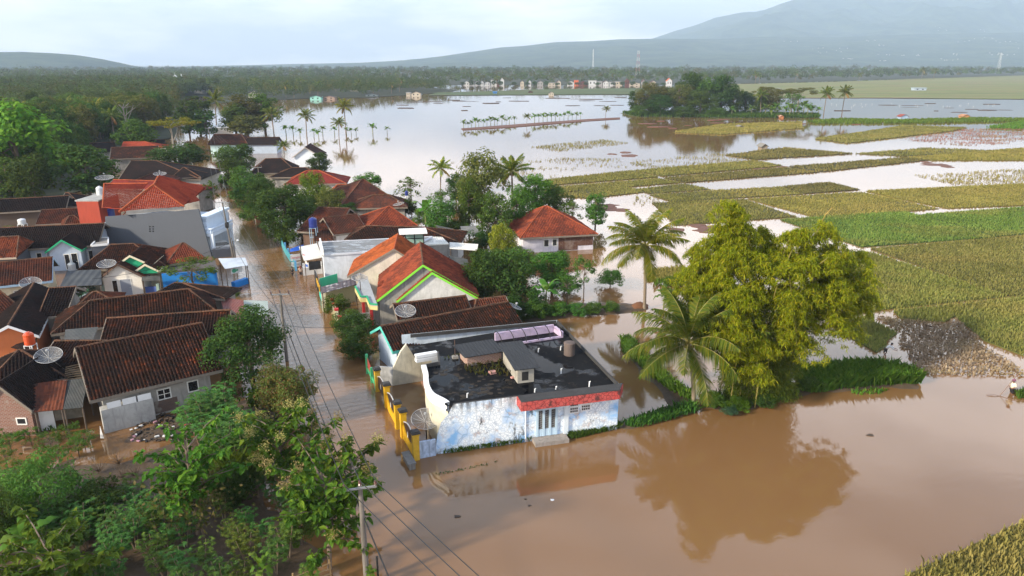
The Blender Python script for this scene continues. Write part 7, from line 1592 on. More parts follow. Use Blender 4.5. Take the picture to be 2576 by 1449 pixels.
for sl0, mt in ((slice(0, sk0 * npc), 'bamboo'), (slice(sk0 * npc, m_), 'bamboodark')):
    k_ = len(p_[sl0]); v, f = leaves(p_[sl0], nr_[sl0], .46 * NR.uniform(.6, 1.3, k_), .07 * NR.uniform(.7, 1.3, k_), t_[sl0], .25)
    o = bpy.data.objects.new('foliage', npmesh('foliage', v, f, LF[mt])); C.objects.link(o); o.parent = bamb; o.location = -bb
cm.obj('culm', plain('bamboo_culm', (.24, .20, .06), .5), bamb)
bs = thing('leaning_bamboo', 'bare yellow bamboo stem leaning up behind the bamboo clump', 'bamboo', P(2057, 720, 0)); d0 = bb.y + 4; m = MB(); q = [ray(2057, 583), ray(2066, 560), ray(2078, 538), ray(2094, 522)]; m.tube([Vector((bb.x + 1.5, d0, 1)), ] + [Vector((0, 0, CAMH)) + r_ * (d0 / r_.y) for r_ in q], [.07, .06, .05, .04, .02], 5); m.obj('culm', plain('yellow_culm', (.40, .27, .07), .5), bs)
# grass and weeds on the banks
def weeds(px, spacing, h, wid, leaf, label, name='bank_grass', keep=1.0, per=4, lean=.6, z=.1, seed=3):
    poly = [P(x, y) for x, y in px]; pts_ = scatter(poly, spacing, keep, 0, z, seed); v, f = blades(pts_, h, wid, per, lean)
    o = bpy.data.objects.new(name, npmesh(name, v, f, LF[leaf])); C.objects.link(o); tag(o, label, 'grass', kind='stuff')
weeds([(2005,945),(2060,938),(2140,928),(2240,930),(2305,950),(2316,968),(2230,972),(2120,980),(2050,992),(2010,985)], .16, 1.05, .05, 'grass', 'tall bright grass on the bank right of the bamboo', per=4)
weeds([(1560,852),(1588,858),(1630,905),(1690,962),(1745,1000),(1740,1015),(1690,990),(1640,955),(1590,905),(1565,880)], .20, .6, .05, 'grass', 'green weeds along the slanting pond bank')
weeds([(1560,1072),(1620,1052),(1690,1030),(1750,1018),(1752,1040),(1690,1058),(1600,1080)], .20, .55, .05, 'feather', 'green weeds on the bank between blue house and near palm')
weeds([(1760,1005),(1850,985),(2000,975),(2010,995),(1960,1012),(1880,1030),(1770,1030)], .24, .5, .05, 'mid', 'weeds round the foot of the bamboo clump')
weeds([(1640,712),(1700,705),(1745,710),(1720,724),(1650,722)], .4, .6, .06, 'grass', 'green grass edge of the small golden rice patch')
weeds([(1565,285),(1760,283),(2060,290),(2062,297),(1800,296),(1600,294)], 1.2, 1.6, .2, 'mid', 'undergrowth along the water edge of the tree island')
weeds([(2030,306),(2120,300),(2260,303),(2460,298),(2576,300),(2576,306),(2300,311),(2050,312)], 1.4, 1.0, .25, 'grass', 'green strips of weeds near the painted field hut')
weeds([(2480,322),(2576,306),(2576,326)], 1.2, 1.0, .2, 'grass', 'green corner of plants at the right edge')
weeds([(1230,1112),(1290,1098),(1338,1098),(1336,1110),(1250,1124),(1120,1142),(1100,1146)], .12, .4, .04, 'mid', 'creeping weeds at the foot of the blue wall', z=.02)
weeds([(1425,1096),(1500,1080),(1556,1066),(1560,1078),(1500,1092),(1440,1106)], .11, .42, .04, 'feather', 'green creepers along the right foot of the blue house', z=.02)
def roofweeds():
    poly = [roofp(x, y) for x, y in [(1168,915),(1300,905),(1312,925),(1285,950),(1205,945),(1170,935)]]; pts_ = scatter(poly, .22, .38, .35, RZ, 4); v, f = blades(pts_, .34, .04, 3, .8)
    o = bpy.data.objects.new('roof_weeds', npmesh('roof_weeds', v, f, leafm('leaf_dryweed', (.07, .06, .02), (.05, .07, .02), (.10, .07, .03)))); C.objects.link(o); tag(o, 'brown green weeds growing between the two roof sheds', 'weeds', kind='stuff')
    poly = [roofp(x, y) for x, y in [(1095,908),(1200,880),(1250,872),(1252,880),(1150,898)]]; pts_ = scatter(poly, .16, .5, 0, RZ, 4); v, f = blades(pts_, .25, .04, 3, .8)
    o = bpy.data.objects.new('roof_weeds', npmesh('roof_weeds', v, f, leafm('leaf_dryweed', (.07, .06, .02), (.05, .07, .02), (.10, .07, .03)))); C.objects.link(o); tag(o, 'strip of dry weeds along the back of the wet roof', 'weeds', kind='stuff')
    m = MB(); g = np.random.default_rng(9)
    for c_ in scatter([roofp(x, y) for x, y in [(1085,930),(1180,915),(1290,955),(1300,985),(1150,1000),(1090,975)]], .55, .4, .2, RZ, 7):
        r_ = g.uniform(.08, .32); m.prism([Vector((c_[0] + r_ * g.uniform(.6, 1.2) * math.cos(t), c_[1] + r_ * g.uniform(.5, 1.0) * math.sin(t), RZ - .02)) for t in np.linspace(0, 6.28, 9)[:-1]], .03 + g.uniform(0, .015))
    o = m.obj('moss_patches', plain('roof_moss', (.035, .028, .022), .95)); tag(o, 'dark moss lumps scattered in the roof pool', 'moss', kind='stuff')
roofweeds()
# shrubs along the garden bank behind the blue house and at the pond
for i, (k, x, yb, yt, w_, lab) in enumerate([('bush',1350,803,752,60,'leafy shrub on the garden bank, first from the dark tiled roof'),('bush',1400,797,758,60,'leafy shrub on the garden bank, second from the dark tiled roof'),('bushfeather',1448,795,760,56,'feathery shrub in the middle of the garden bank'),('bush',1492,790,760,50,'low shrub right of the feathery one on the garden bank'),('bush',1535,786,756,46,'low shrub near the earth heap on the garden bank'),('bushdark',1318,806,775,46,'dark shrub beside the dark tiled roof end'),
     ('bushfeather',1586,905,846,46,'green shrub at the bend of the slanting pond bank'),('bush',1795,1024,985,60,'shrub right of the near palm trunk'),('bush',1690,720,690,30,'small shrub behind the tall palm'),('bush',2040,985,945,50,'leafy shrub between bamboo and tall grass'),('bushbright',1850,1030,1000,60,'bright low shrub at the bamboo foot'),('bushdark',1925,1022,985,70,'dark low shrub at the bamboo foot'),('bushblue',1835,1045,1018,36,'tiny shrub on the water side of the bamboo foot')]): tree_px(k, x, yb, yt, w_, lab)
eh = mound('earth_heap', [(1575,770),(1625,766),(1632,778),(1590,784)], .5, 'small red brown earth heap beside the tall palm foot', plain('red_earth', (.16, .075, .04), .95), .4, .8)
# ---- big leaved teak trees
def bigleaf(c, t, n_, L_, W_):
    t = unit(t); n_ = unit(n_ - t * (n_ * t).sum(1, keepdims=True)); b = np.cross(n_, t); L_ = L_[:, None]; W_ = W_[:, None]
    base = c; tip = c + t * L_ - n_ * L_ * .22; m1 = c + t * L_ * .45 - n_ * L_ * .02; l1 = c + t * L_ * .45 + b * W_ * .5 + n_ * W_ * .16; r1_ = c + t * L_ * .45 - b * W_ * .5 + n_ * W_ * .16
    l2 = c + t * L_ * .78 + b * W_ * .34 - n_ * L_ * .05; r2_ = c + t * L_ * .78 - b * W_ * .34 - n_ * L_ * .05; k = len(c)
    V = np.stack([base, l1, l2, tip, r2_, r1_, m1], 1).reshape(-1, 3); i = (np.arange(k) * 7)[:, None]
    F = np.concatenate([i + np.array([[0, 6, 1, 1]]), i + np.array([[0, 5, 6, 6]])], 0)
    F = np.concatenate([np.stack([i[:, 0] + a for a in q], 1) for q in ((0, 6, 2, 1), (6, 3, 2, 2), (0, 5, 4, 6), (6, 4, 3, 3))])
    return V, F
def quadtri(name, V, F, mat):
    me = bpy.data.meshes.new(name); me.from_pydata(V.tolist(), [], [tuple(dict.fromkeys(f)) for f in F.tolist()]); me.materials.append(mat); me.update(); return me
def teak(label, x, yb, yt, wpx, seed, flower=0.0, dry=0.0, leaf='teak', nwh=None, name='teak_tree'):
    g = np.random.default_rng(seed); b = P(x, yb); H_ = hgt(yt, b); Rr = wpx * mpp(b) / 2; root = thing(name, label, 'tree', b)
    nb = nwh or 26; tm = MB(); tm.tube([b + Vector((.1 * math.sin(k), .08 * k, H_ * .8 * k / 5 - .3)) for k in range(6)], list(np.linspace(.15, .06, 6)), 7); C_ = []; T_ = []; N_ = []; FL = []
    for i in range(nb):
        z0 = H_ * g.uniform(.18, .72); az = i * 2.399; rr = Rr * g.uniform(.35, 1.0); z1 = min(H_ * .97, z0 + H_ * g.uniform(.08, .30) * (1.25 - .5 * rr / Rr)); a = np.array([b.x + .1, b.y + .15, z0]); e = np.array([b.x + math.cos(az) * rr, b.y + math.sin(az) * rr, z1])
        md = (a + e) / 2 + np.array([0, 0, .25]); tm.tube([Vector(a), Vector(md), Vector(e)], [.055, .035, .012], 5, False)
        for j in range(42):
            t = g.uniform(.30, 1.05); p = a * (1 - t) ** 2 + 2 * md * t * (1 - t) + e * t * t; aa = g.uniform(0, 6.28); C_.append(p + g.normal(0, .10, 3)); T_.append([math.cos(aa), math.sin(aa), g.uniform(-.75, .25)]); N_.append([g.normal(0, .35), g.normal(0, .35), 1.0])
        if g.uniform() < flower:
            for j in range(130): FL.append(e + np.array([g.normal(0, .20), g.normal(0, .20), abs(g.normal(.15, .24))]))
    C_, T_, N_ = map(np.array, (C_, T_, N_)); L_ = g.uniform(.28, .60, len(C_)); V, F = bigleaf(C_, T_, N_, L_, L_ * g.uniform(.5, .72, len(C_)))
    me = quadtri('crown', V - np.array(b), F, LF[leaf]); o = bpy.data.objects.new('crown', me); C.objects.link(o); o.parent = root
    if FL:
        global NR
        NR = g; FL = np.array(FL); v, f = leaves(FL, g.normal(0, 1, FL.shape) + np.array([0, 0, .4]), .09, .075); o = bpy.data.objects.new('flowers', npmesh('flowers', v - np.array(b), f, LF['flower'])); C.objects.link(o); o.parent = root
    if dry:
        n = int(len(C_) * dry); p = np.array(b) + np.stack([g.normal(0, Rr * .42, n), g.normal(0, Rr * .42, n), g.uniform(H_ * .12, H_ * .5, n)], 1); NR = g
        v, f = leaves(p, g.normal(0, 1, p.shape), g.uniform(.2, .42, n), g.uniform(.12, .22, n)); o = bpy.data.objects.new('dead_leaves', npmesh('dead_leaves', v - np.array(b), f, LF['teakdry'])); C.objects.link(o); o.parent = root
    tm.obj('trunk', plain('teak_bark', (.17, .13, .10), .9), root)
teak('young teak with drooping brown lower leaves in the garden middle', 497, 1345, 1040, 250, 3, 0, .5, nwh=34)
teak('flowering teak nearest to the street pole shadow, rear one', 715, 1250, 1010, 190, 4, .75, nwh=26)
teak('flowering teak right of the rear flowering one', 790, 1262, 1045, 180, 8, .7, nwh=24)
teak('tall large leaved teak right beside the nearest power pole', 828, 1432, 1130, 245, 5, .25, nwh=40)
teak('teak branch tops with few flowers reaching over the flooded street', 890, 1330, 1085, 170, 6, .35, nwh=18)
teak('low large leaved teak at the bottom left corner', 150, 1560, 1325, 290, 7, .0, leaf='teak', nwh=26)
teak('slim sapling with a tuft of leaves behind the flowering teaks', 645, 1045, 978, 26, 9, 0, nwh=6, name='sapling')
# ---- cassava plants
def cassava_mesh(seed, leaf):
    g = np.random.default_rng(seed); tm = MB(); C_ = []; T_ = []; N_ = []
    for s_ in range(g.integers(2, 5)):
        az = g.uniform(0, 6.28); ln = g.uniform(1.5, 2.1); tip = np.array([math.cos(az) * .38, math.sin(az) * .38, ln]); tm.tube([(0, 0, -.3), tuple(tip * np.array([.5, .5, .5])), tuple(tip)], [.03, .025, .012], 5, False)
        for j in range(16):
            t = 1 - .5 * (j / 15) ** 1.2; a = j * 2.4 + g.uniform(-.3, .3); pl = g.uniform(.22, .40); p = tip * t + np.array([math.cos(a) * pl, math.sin(a) * pl, pl * g.uniform(-.2, .45)])
            for q in range(7):
                an = a + (q - 3) * .62; C_.append(p + np.array([math.cos(an), math.sin(an), 0]) * .085); T_.append([math.cos(an), math.sin(an), -.55 - .2 * g.uniform()]); N_.append([g.normal(0, .15), g.normal(0, .15), 1])
    C_, T_, N_ = map(np.array, (C_, T_, N_)); global NR
    NR = g; v, f = leaves(C_, N_, g.uniform(.17, .25, len(C_)), .062, T_, .2)
    return [('stem', tm.mesh('stem', plain('cassava_stem', (.20, .15, .10), .8))), ('foliage', npmesh('foliage', v, f, LF[leaf]))]
CAS = [cassava_mesh(i, 'cassava') for i in range(4)] + [cassava_mesh(10 + i, 'cassavay') for i in range(2)]
def put(parts, name, label, cat, p, sc_, group):
    root = thing(name, label, cat, p, group, rnd.uniform(0, 6.28)); root.scale = sc_
    for pn, me in parts: o = bpy.data.objects.new(pn, me); C.objects.link(o); o.parent = root
def cass_area(px, sp, light, label, grp, seed, h0=.85, h1=1.25):
    for c_ in scatter([P(x, y) for x, y in px], sp, 1, 0, 0, seed):
        k = rnd.randrange(4) if rnd.random() > light else 4 + rnd.randrange(2); h = rnd.uniform(h0, h1); put(CAS[k], 'cassava_plant', label, 'cassava', (c_[0], c_[1], 0), (h * 1.15, h * 1.15, h), grp)
cass_area([(90,1330),(250,1270),(350,1240),(420,1290),(440,1340),(330,1420),(300,1500),(60,1500)], 1.25, .1, 'blue green cassava plant in the dense left part of the garden', 'dense cassava at the left', 3)
cass_area([(440,1320),(600,1290),(640,1340),(720,1340),(800,1470),(800,1520),(340,1520),(350,1430)], 1.65, .55, 'light green cassava plant standing in rows in the flooded garden', 'cassava rows in the flooded garden', 4)
cass_area([(490,1080),(560,1050),(620,1110),(640,1180),(570,1180),(500,1130)], .85, 0, 'tall blue green cassava plant behind the young teak', 'cassava behind the young teak', 5, 1.2, 1.7)
cass_area([(600,1240),(660,1210),(760,1290),(840,1400),(720,1330)], 1.5, .3, 'cassava plant scattered under the flowering teaks', 'cassava under the teaks', 6)
cass_area([(-60,1260),(40,1230),(60,1300),(20,1360),(-60,1400)], 1.0, 0, 'dark cassava plant at the left edge of the garden', 'cassava at the left edge', 8)
for k, x, yb, yt, w_, lab in [('bushfeather',130,1320,1128,175,'large feathery bright green shrub at the left of the garden'),('bushdark',258,1315,1212,125,'dark green rounded shrub in the left garden'),('bushdark',20,1400,1230,110,'dark shrub cut by the left edge of the garden'),('bushdark',590,1280,1160,110,'dark bush behind the young teak'),('bushblue',95,1350,1268,70,'pale blue green shrub beside the feathery one'),('bush',380,1320,1250,80,'mid green low shrub at the young teak foot'),('bushdark',640,1130,1060,90,'dark shrub between cassava and flowering teaks'),('bush',760,1370,1270,80,'leafy shrub below the flowering teaks'),('bushdark',690,1020,975,70,'dark low shrub under the mango tree'),('bush',520,1010,985,60,'low weed shrub at the foot of the grey back wall')]: tree_px(k, x, yb, yt, w_, lab)
tree_px('banana', 84, 1430, 1318, 130, 'banana plant in the lower left garden', seed=1); tree_px('banana', 668, 1500, 1390, 64, 'banana shoot by the bamboo fence at the bottom', seed=2); tree_px('banana', 938, 1480, 1425, 40, 'banana leaf tip at the bottom edge by the nearest pole', seed=0)
# tall reed grass, brown twig scrub
weeds([(560,1215),(610,1195),(625,1250),(590,1290),(560,1270)], .14, 1.9, .045, 'mid', 'tall reed grass right of the young teak', 'reed_grass', per=4, lean=.5)
weeds([(620,1180),(690,1150),(720,1180),(660,1225)], .35, .9, .04, 'mid', 'loose grass tufts under the flowering teaks', 'grass_tufts', keep=.6)
for k, (x, y) in enumerate([(30,1140),(80,1120),(130,1135),(175,1112),(215,1130),(20,1180),(60,1200),(-10,1130),(150,1165),(200,1150)]): tree_px('sparse', x, y, y - 48, 62, 'thin brownish scrub standing in the water at the left edge', near=2, name='shrub', group='scrub at the left edge')
for k, (x, y) in enumerate([(250,1190),(300,1170),(340,1200),(280,1230),(325,1245),(240,1235),(360,1165),(310,1205)]): tree_px('twigs', x, y, y - 42, 60, 'tangled dead twigs standing in the flooded garden', near=3, name='dead_bush', group='dead twigs in the flooded garden')
weeds([(330,1010),(560,985),(690,980),(690,992),(560,1005),(345,1025)], .3, .35, .05, 'mid', 'low weeds along the foot of the near house walls', keep=.7)
weeds([(-10,1095),(90,1085),(200,1070),(200,1080),(60,1100),(-10,1108)], .3, .4, .05, 'mid', 'low weeds along the brick house wall', keep=.7)
weeds([(470,1030),(600,1010),(690,1000),(700,1060),(600,1090),(500,1060)], .5, .35, .05, 'mid', 'patchy weeds on the muddy garden bank', keep=.5)
# litter heap
g = np.random.default_rng(15); TR = {'w': paint((.7, .7, .7), .6, .1), 'b': plain('black_bag', (.02, .02, .022), .4), 'r': paint((.5, .08, .06), .6, .1), 'p': paint((.40, .22, .28), .6, .1), 'n': plain('brown_rag', (.10, .07, .05), .8)}
lt_ = {k: MB() for k in TR}
for i in range(260):
    p = P(g.uniform(330, 480), g.uniform(1040, 1112)); 
    if abs((p - P(405, 1078)).length) > 5.2 * g.uniform(.4, 1): continue
    k = 'wbrpn'[g.choice(5, p=[.09, .28, .03, .05, .55])]; lt_[k].box((p.x, p.y, .05), g.uniform(.08, .34), g.uniform(.08, .22), g.uniform(.03, .12), g.uniform(0, 3))
for k in TR:
    if lt_[k].v: o = lt_[k].obj('litter', TR[k]); tag(o, {'w': 'white plastic scraps on the litter heap', 'b': 'black bags on the litter heap', 'r': 'red scraps on the litter heap', 'p': 'pink rags on the litter heap', 'n': 'brown rotten scraps on the litter heap'}[k], 'litter', kind='stuff')
fp = thing('white_pennant', 'thin white pennant stake standing in the brown water', 'pennant', P(259, 1105, 0)); p = P(259, 1105); m = MB(); m.tube([p - Vector((0, 0, .3)), p + Vector((-.05, 0, 1.15))], .02, 5); m.obj('stake', PIPE, fp); m = MB(); m.poly([p + Vector((-.18, -.03, .1)), p + Vector((.12, -.03, .1)), p + Vector((-.02, -.03, 1.2))]); m.obj('cloth', WHITES, fp)
# bamboo fence at the bottom
bf_ = thing('bamboo_fence', 'rough bamboo fence at the bottom edge by the nearest pole', 'fence', P(770, 1455, 0)); a, b = P(690, 1520), P(836, 1462); BAM = plain('dry_bamboo', (.32, .22, .11), .6)
for z_ in (.5, .85, 1.2): m = MB(); m.tube([a + Vector((0, 0, z_)), a.lerp(b, .5) + Vector((0, 0, z_ + .04)), b + Vector((0, 0, z_ + .05))], .04, 6); m.obj('rail', BAM, bf_)
for k in (.02, .35, .68, .98): q = a.lerp(b, k); m = MB(); m.tube([q - Vector((0, 0, .3)), q + Vector((0, 0, 1.5))], .05, 6); m.obj('post', BAM, bf_)
# floating bits on the open water
g = np.random.default_rng(25)
for x, y, r_, mt, lab in [(1390,1258,.16,WHITES,'white plastic scrap floating alone on the open brown water'),(1322,1256,.09,DEB,'left dark scrap floating near the white one'),(1332,1272,.12,DEB,'lower dark scrap floating near the white one'),(1150,1300,.25,DEB,'small dark leaf raft floating at the lower middle'),(2190,1095,.3,DEB,'thin twig raft floating before the big reflection')]:
    p = P(x, y); m = MB(); m.prism([Vector((p.x + r_ * g.uniform(.6, 1.3) * math.cos(t), p.y + r_ * .6 * g.uniform(.6, 1.3) * math.sin(t), -.02)) for t in np.linspace(0, 6.28, 9)[:-1]], .06); tag(m.obj('floating_scrap', mt), lab, 'scrap')
weeds([(1095,1190),(1150,1182),(1200,1172),(1250,1160),(1252,1163),(1200,1176),(1150,1187),(1098,1195)], .12, .07, .03, 'bushx' if False else 'dark', 'line of floating weed before the blue wall', 'floating_weed', keep=.45, z=.01)
weeds([(2140,985),(2190,978),(2240,980),(2230,990),(2150,995)], .25, .35, .05, 'grass', 'weed tufts in the water before the tall grass', 'water_weeds', keep=.7, z=.0)
weeds([(2555,990),(2580,985),(2580,1000),(2562,1005)], .15, .5, .04, 'mid', 'weed tuft in the water right of the fisher', 'water_weeds', z=.0)
# ------------------------------------------------------------------ people
def skinned(name, verts, edges, rad, mat, parent, sub=1):
    me = bpy.data.meshes.new(name); me.from_pydata(verts, edges, []); o = bpy.data.objects.new(name, me); C.objects.link(o); o.parent = parent
    md = o.modifiers.new('skin', 'SKIN'); md.use_smooth_shade = True
    for i, r_ in enumerate(rad):
        sv = me.skin_vertices[0].data[i]; sv.radius = r_ if isinstance(r_, tuple) else (r_, r_); sv.use_root = (i == 0)
    if sub: ss = o.modifiers.new('sub', 'SUBSURF'); ss.levels = sub; ss.render_levels = sub
    me.materials.append(mat); return o
SKIN = plain('skin', (.22, .11, .07), .6)
def person(label, x, yb, rz, top, legs, hat=None, sink=.45, pose='stand', hijab=None, sc_=1.0, stride=.12):
    b = P(x, yb); root = thing('person', label, 'person', b, None, rz); root.scale = (sc_,) * 3; zs = -sink
    lean = .0 if pose != 'bend' else .75
    def sp_(t): return Vector((0, -math.sin(lean) * t, math.cos(lean) * t))
    pel = Vector((0, 0, .92 + zs)); chest = pel + sp_(.38); neck = pel + sp_(.56); head = neck + sp_(.10) + Vector((0, -.03, .06)); crown = head + Vector((0, -.01, .13))
    arm = {'stand': [(.21, 0, .50), (.27, -.03, .24), (.25, -.16, .02)], 'carry': [(.21, 0, .50), (.27, -.08, .24), (.12, -.30, .26)], 'bend': [(.21, 0, .5), (.24, -.2, .2), (.2, -.42, .0)]}[pose]
    V = [pel, chest, neck, head, crown]; E = [(0, 1), (1, 2), (2, 3), (3, 4)]; Rr = [(.15, .11), (.16, .11), (.055, .055), (.085, .10), (.07, .08)]
    for sg in (-1, 1):
        k = len(V); sh_ = neck + Vector((sg * .18, 0, -.05)); el_ = neck + Vector((sg * arm[1][0], arm[1][1] - (.15 if lean else 0), -.32)); ha = neck + Vector((sg * arm[2][0], arm[2][1] - (.2 if lean else 0), -.54 if pose == 'stand' else -.36)); V += [sh_, el_, ha, ha + Vector((0, -.05, -.07))]; E += [(1, k), (k, k + 1), (k + 1, k + 2), (k + 2, k + 3)]; Rr += [.055, .042, .032, (.04, .022)]
        k = len(V); hp = pel + Vector((sg * .09, 0, -.06)); kn = Vector((sg * .10, -stride * sg, .48 + zs)); an = Vector((sg * .10, stride * sg * .6, .08 + zs)); V += [hp, kn, an, an + Vector((0, -.14, -.03))]; E += [(0, k), (k, k + 1), (k + 1, k + 2), (k + 2, k + 3)]; Rr += [.085, .06, .042, (.04, .03)]
    body = skinned('body', [tuple(v) for v in V], E, Rr, SKIN, root)
    def sub(idx, ed, rr, nm, mt): skinned(nm, [tuple(V[i]) for i in idx], ed, rr, mt, root)
    sub([0, 1, 2, 5, 6, 13, 14], [(0, 1), (1, 2), (1, 3), (3, 4), (1, 5), (5, 6)], [(.175, .135), (.185, .135), (.075, .07), .075, .06, .075, .06], 'shirt', top)
    sub([0, 9, 10, 17, 18], [(0, 1), (1, 2), (0, 3), (3, 4)], [(.17, .13), .105, .08, .105, .08], 'trousers', legs)
    fm = MB(); f0 = head + Vector((0, -.095, .02)); fm.lathe(f0 + Vector((0, -.005, -.03)), [(.004, .0), (.018, .0), (.012, .04), (.003, .05)], 6); o = bpy.data.objects.new('nose', fm.mesh('nose', SKIN)); C.objects.link(o); o.parent = root
    em = MB()
    for sg in (-1, 1): em.lathe(f0 + Vector((sg * .034, .008, .022)), [(.002, 0), (.012, .006), (.002, .014)], 6)
    o = bpy.data.objects.new('eyes', em.mesh('eyes', plain('eye_dark', (.01, .01, .01), .4))); C.objects.link(o); o.parent = root
    hm = MB(); c_ = head + Vector((0, .012, .02)); rh = .118 if not hijab else .135
    hm.lathe(c_ + Vector((0, 0, -.02 if not hijab else -.16)), [(rh * .9, 0), (rh, .06), (rh * .86, .13), (rh * .45, .175), (.01, .185)] if not hijab else [(.19, 0), (.13, .10), (.132, .2), (.118, .28), (.06, .33), (.01, .34)], 14)
    o = bpy.data.objects.new('headscarf' if hijab else 'hair', hm.mesh('hair', hijab or plain('black_hair', (.012, .01, .01), .5), smooth=True)); C.objects.link(o); o.parent = root
    if hijab: o.location = (0, .035, 0)
    if hat:
        hm = MB(); hm.lathe(head + Vector((0, 0, .09)), [(.19, 0), (.13, .03), (.12, .10), (.07, .14), (.01, .145)], 14); o = bpy.data.objects.new('hat', hm.mesh('hat', hat, smooth=True)); C.objects.link(o); o.parent = root
    return root, b
cl = lambda c: paint(c, .85, .1, 6)
person('person in dark clothes wading up the flooded street', 736, 694, R(150), cl((.015, .015, .018)), cl((.02, .02, .025)), sink=.45)
person('person with rust headscarf, patterned top and yellow boots wading', 757, 693, R(200), cl((.42, .33, .28)), cl((.03, .03, .035)), hijab=cl((.22, .07, .05)), sink=.4)
person('distant person in dark clothes standing in the flooded street', 529, 440, R(180), cl((.03, .035, .04)), cl((.02, .02, .025)), sink=.45)
person('second distant dark figure standing by the street side tree', 556, 462, R(120), cl((.05, .05, .05)), cl((.03, .03, .03)), sink=.4)
bo = person('person with white shirt bending over the field bank', 2226, 892, R(60), cl((.60, .60, .60)), cl((.05, .05, .05)), sink=.25, pose='bend')
fr, fb_ = person('fisher in cream shirt and dark shorts wading with a scoop net', 2544, 990, R(-60), cl((.66, .60, .48)), cl((.015, .015, .02)), hat=cl((.16, .06, .10)), sink=.45, pose='carry')
nt_ = thing('scoop_net', 'wooden scoop net frame held by the fisher', 'fishing net', fb_); WOOD = plain('net_wood', (.20, .13, .10), .7); m = MB(); h0 = fb_ + Vector((-1.35, -.5, .02)); h1 = fb_ + Vector((.75, .5, 1.95)); m.tube([h0, h1], .03, 5); m.obj('handle', WOOD, nt_)
m = MB(); m.tube([h0, h0 + Vector((-.5, .12, .06)), h0 + Vector((-1.15, .1, .03)), h0 + Vector((-.5, -.12, .02)), h0], .02, 5, False); m.tube([h0, h0 + Vector((.55, -.7, .01)), h0 + Vector((.95, -.95, .0))], .02, 5); m.obj('frame', WOOD, nt_)
bk_ = thing('fish_basket', 'small red and white bag floating behind the fisher', 'bag', fb_ + Vector((.5, .3, 0))); m = MB(); m.lathe(fb_ + Vector((.5, .3, -.05)), [(.15, 0), (.2, .2), (.17, .38), (.05, .42)], 10); m.obj('bag', cl((.55, .40, .34)), bk_)
# ------------------------------------------------------------------ far buildings
def far_house(label, x0, x1, yb, yt, wallc, roofc, flatr=False, dep=7, windows=True, group=None, name='far_house'):
    a, b = P(x0, yb), P(x1, yb); h = hgt(yt, a); root = thing(name, label, 'house', a.lerp(b, .5) + Vector((0, dep / 2, 0)), group); w_ = (b - a).length; e = h if flatr else h * .62
    m = MB(); A = [a, b, b + Vector((0, dep, 0)), a + Vector((0, dep, 0))]
    for i in range(4): p, q = A[i], A[(i + 1) % 4]; m.poly([p - Vector((0, 0, .3)), q - Vector((0, 0, .3)), q + Vector((0, 0, e)), p + Vector((0, 0, e))])
    mid, mid2 = a.lerp(b, .5) + Vector((0, 0, h)), a.lerp(b, .5) + Vector((0, dep, h))
    if not flatr: m.poly([a + Vector((0, 0, e)), b + Vector((0, 0, e)), mid]); m.poly([A[2] + Vector((0, 0, e)), A[3] + Vector((0, 0, e)), mid2])
    m.obj('wall', paint(wallc, .75, .15), root); m = MB()
    if flatr: m.prism([p + Vector((0, 0, e + .01)) for p in (a + Vector((-.4, -.4, 0)), b + Vector((.4, -.4, 0)), A[2] + Vector((.4, .4, 0)), A[3] + Vector((-.4, .4, 0)))], .5)
    else:
        o1, o2 = Vector((-.5, -.6, -.25)), Vector((.5, -.6, -.25)); m.poly([a + Vector((0, 0, e)) + o1, mid + Vector((0, -.6, .06)), mid2 + Vector((0, .6, .06)), A[3] + Vector((-.5, .6, e - .25))]); m.poly([mid + Vector((0, -.6, .06)), b + Vector((0, 0, e)) + o2, A[2] + Vector((.5, .6, e - .25)), mid2 + Vector((0, .6, .06))])
    m.obj('roof', paint(roofc, .8, .3), root)
    if windows:
        m = MB()
        for k in (.25, .7): c_ = a.lerp(b, k) - Vector((0, .03, 0)); m.poly([c_ + Vector((-w_ * .07, 0, e * .35)), c_ + Vector((w_ * .07, 0, e * .35)), c_ + Vector((w_ * .07, 0, e * .75)), c_ + Vector((-w_ * .07, 0, e * .75))])
        m.obj('window', GLASS, root)
WH, CRM, GRY, BRN, ORG, DRK = (.52, .54, .56), (.46, .42, .35), (.30, .30, .30), (.12, .05, .04), (.62, .15, .06), (.05, .04, .04)
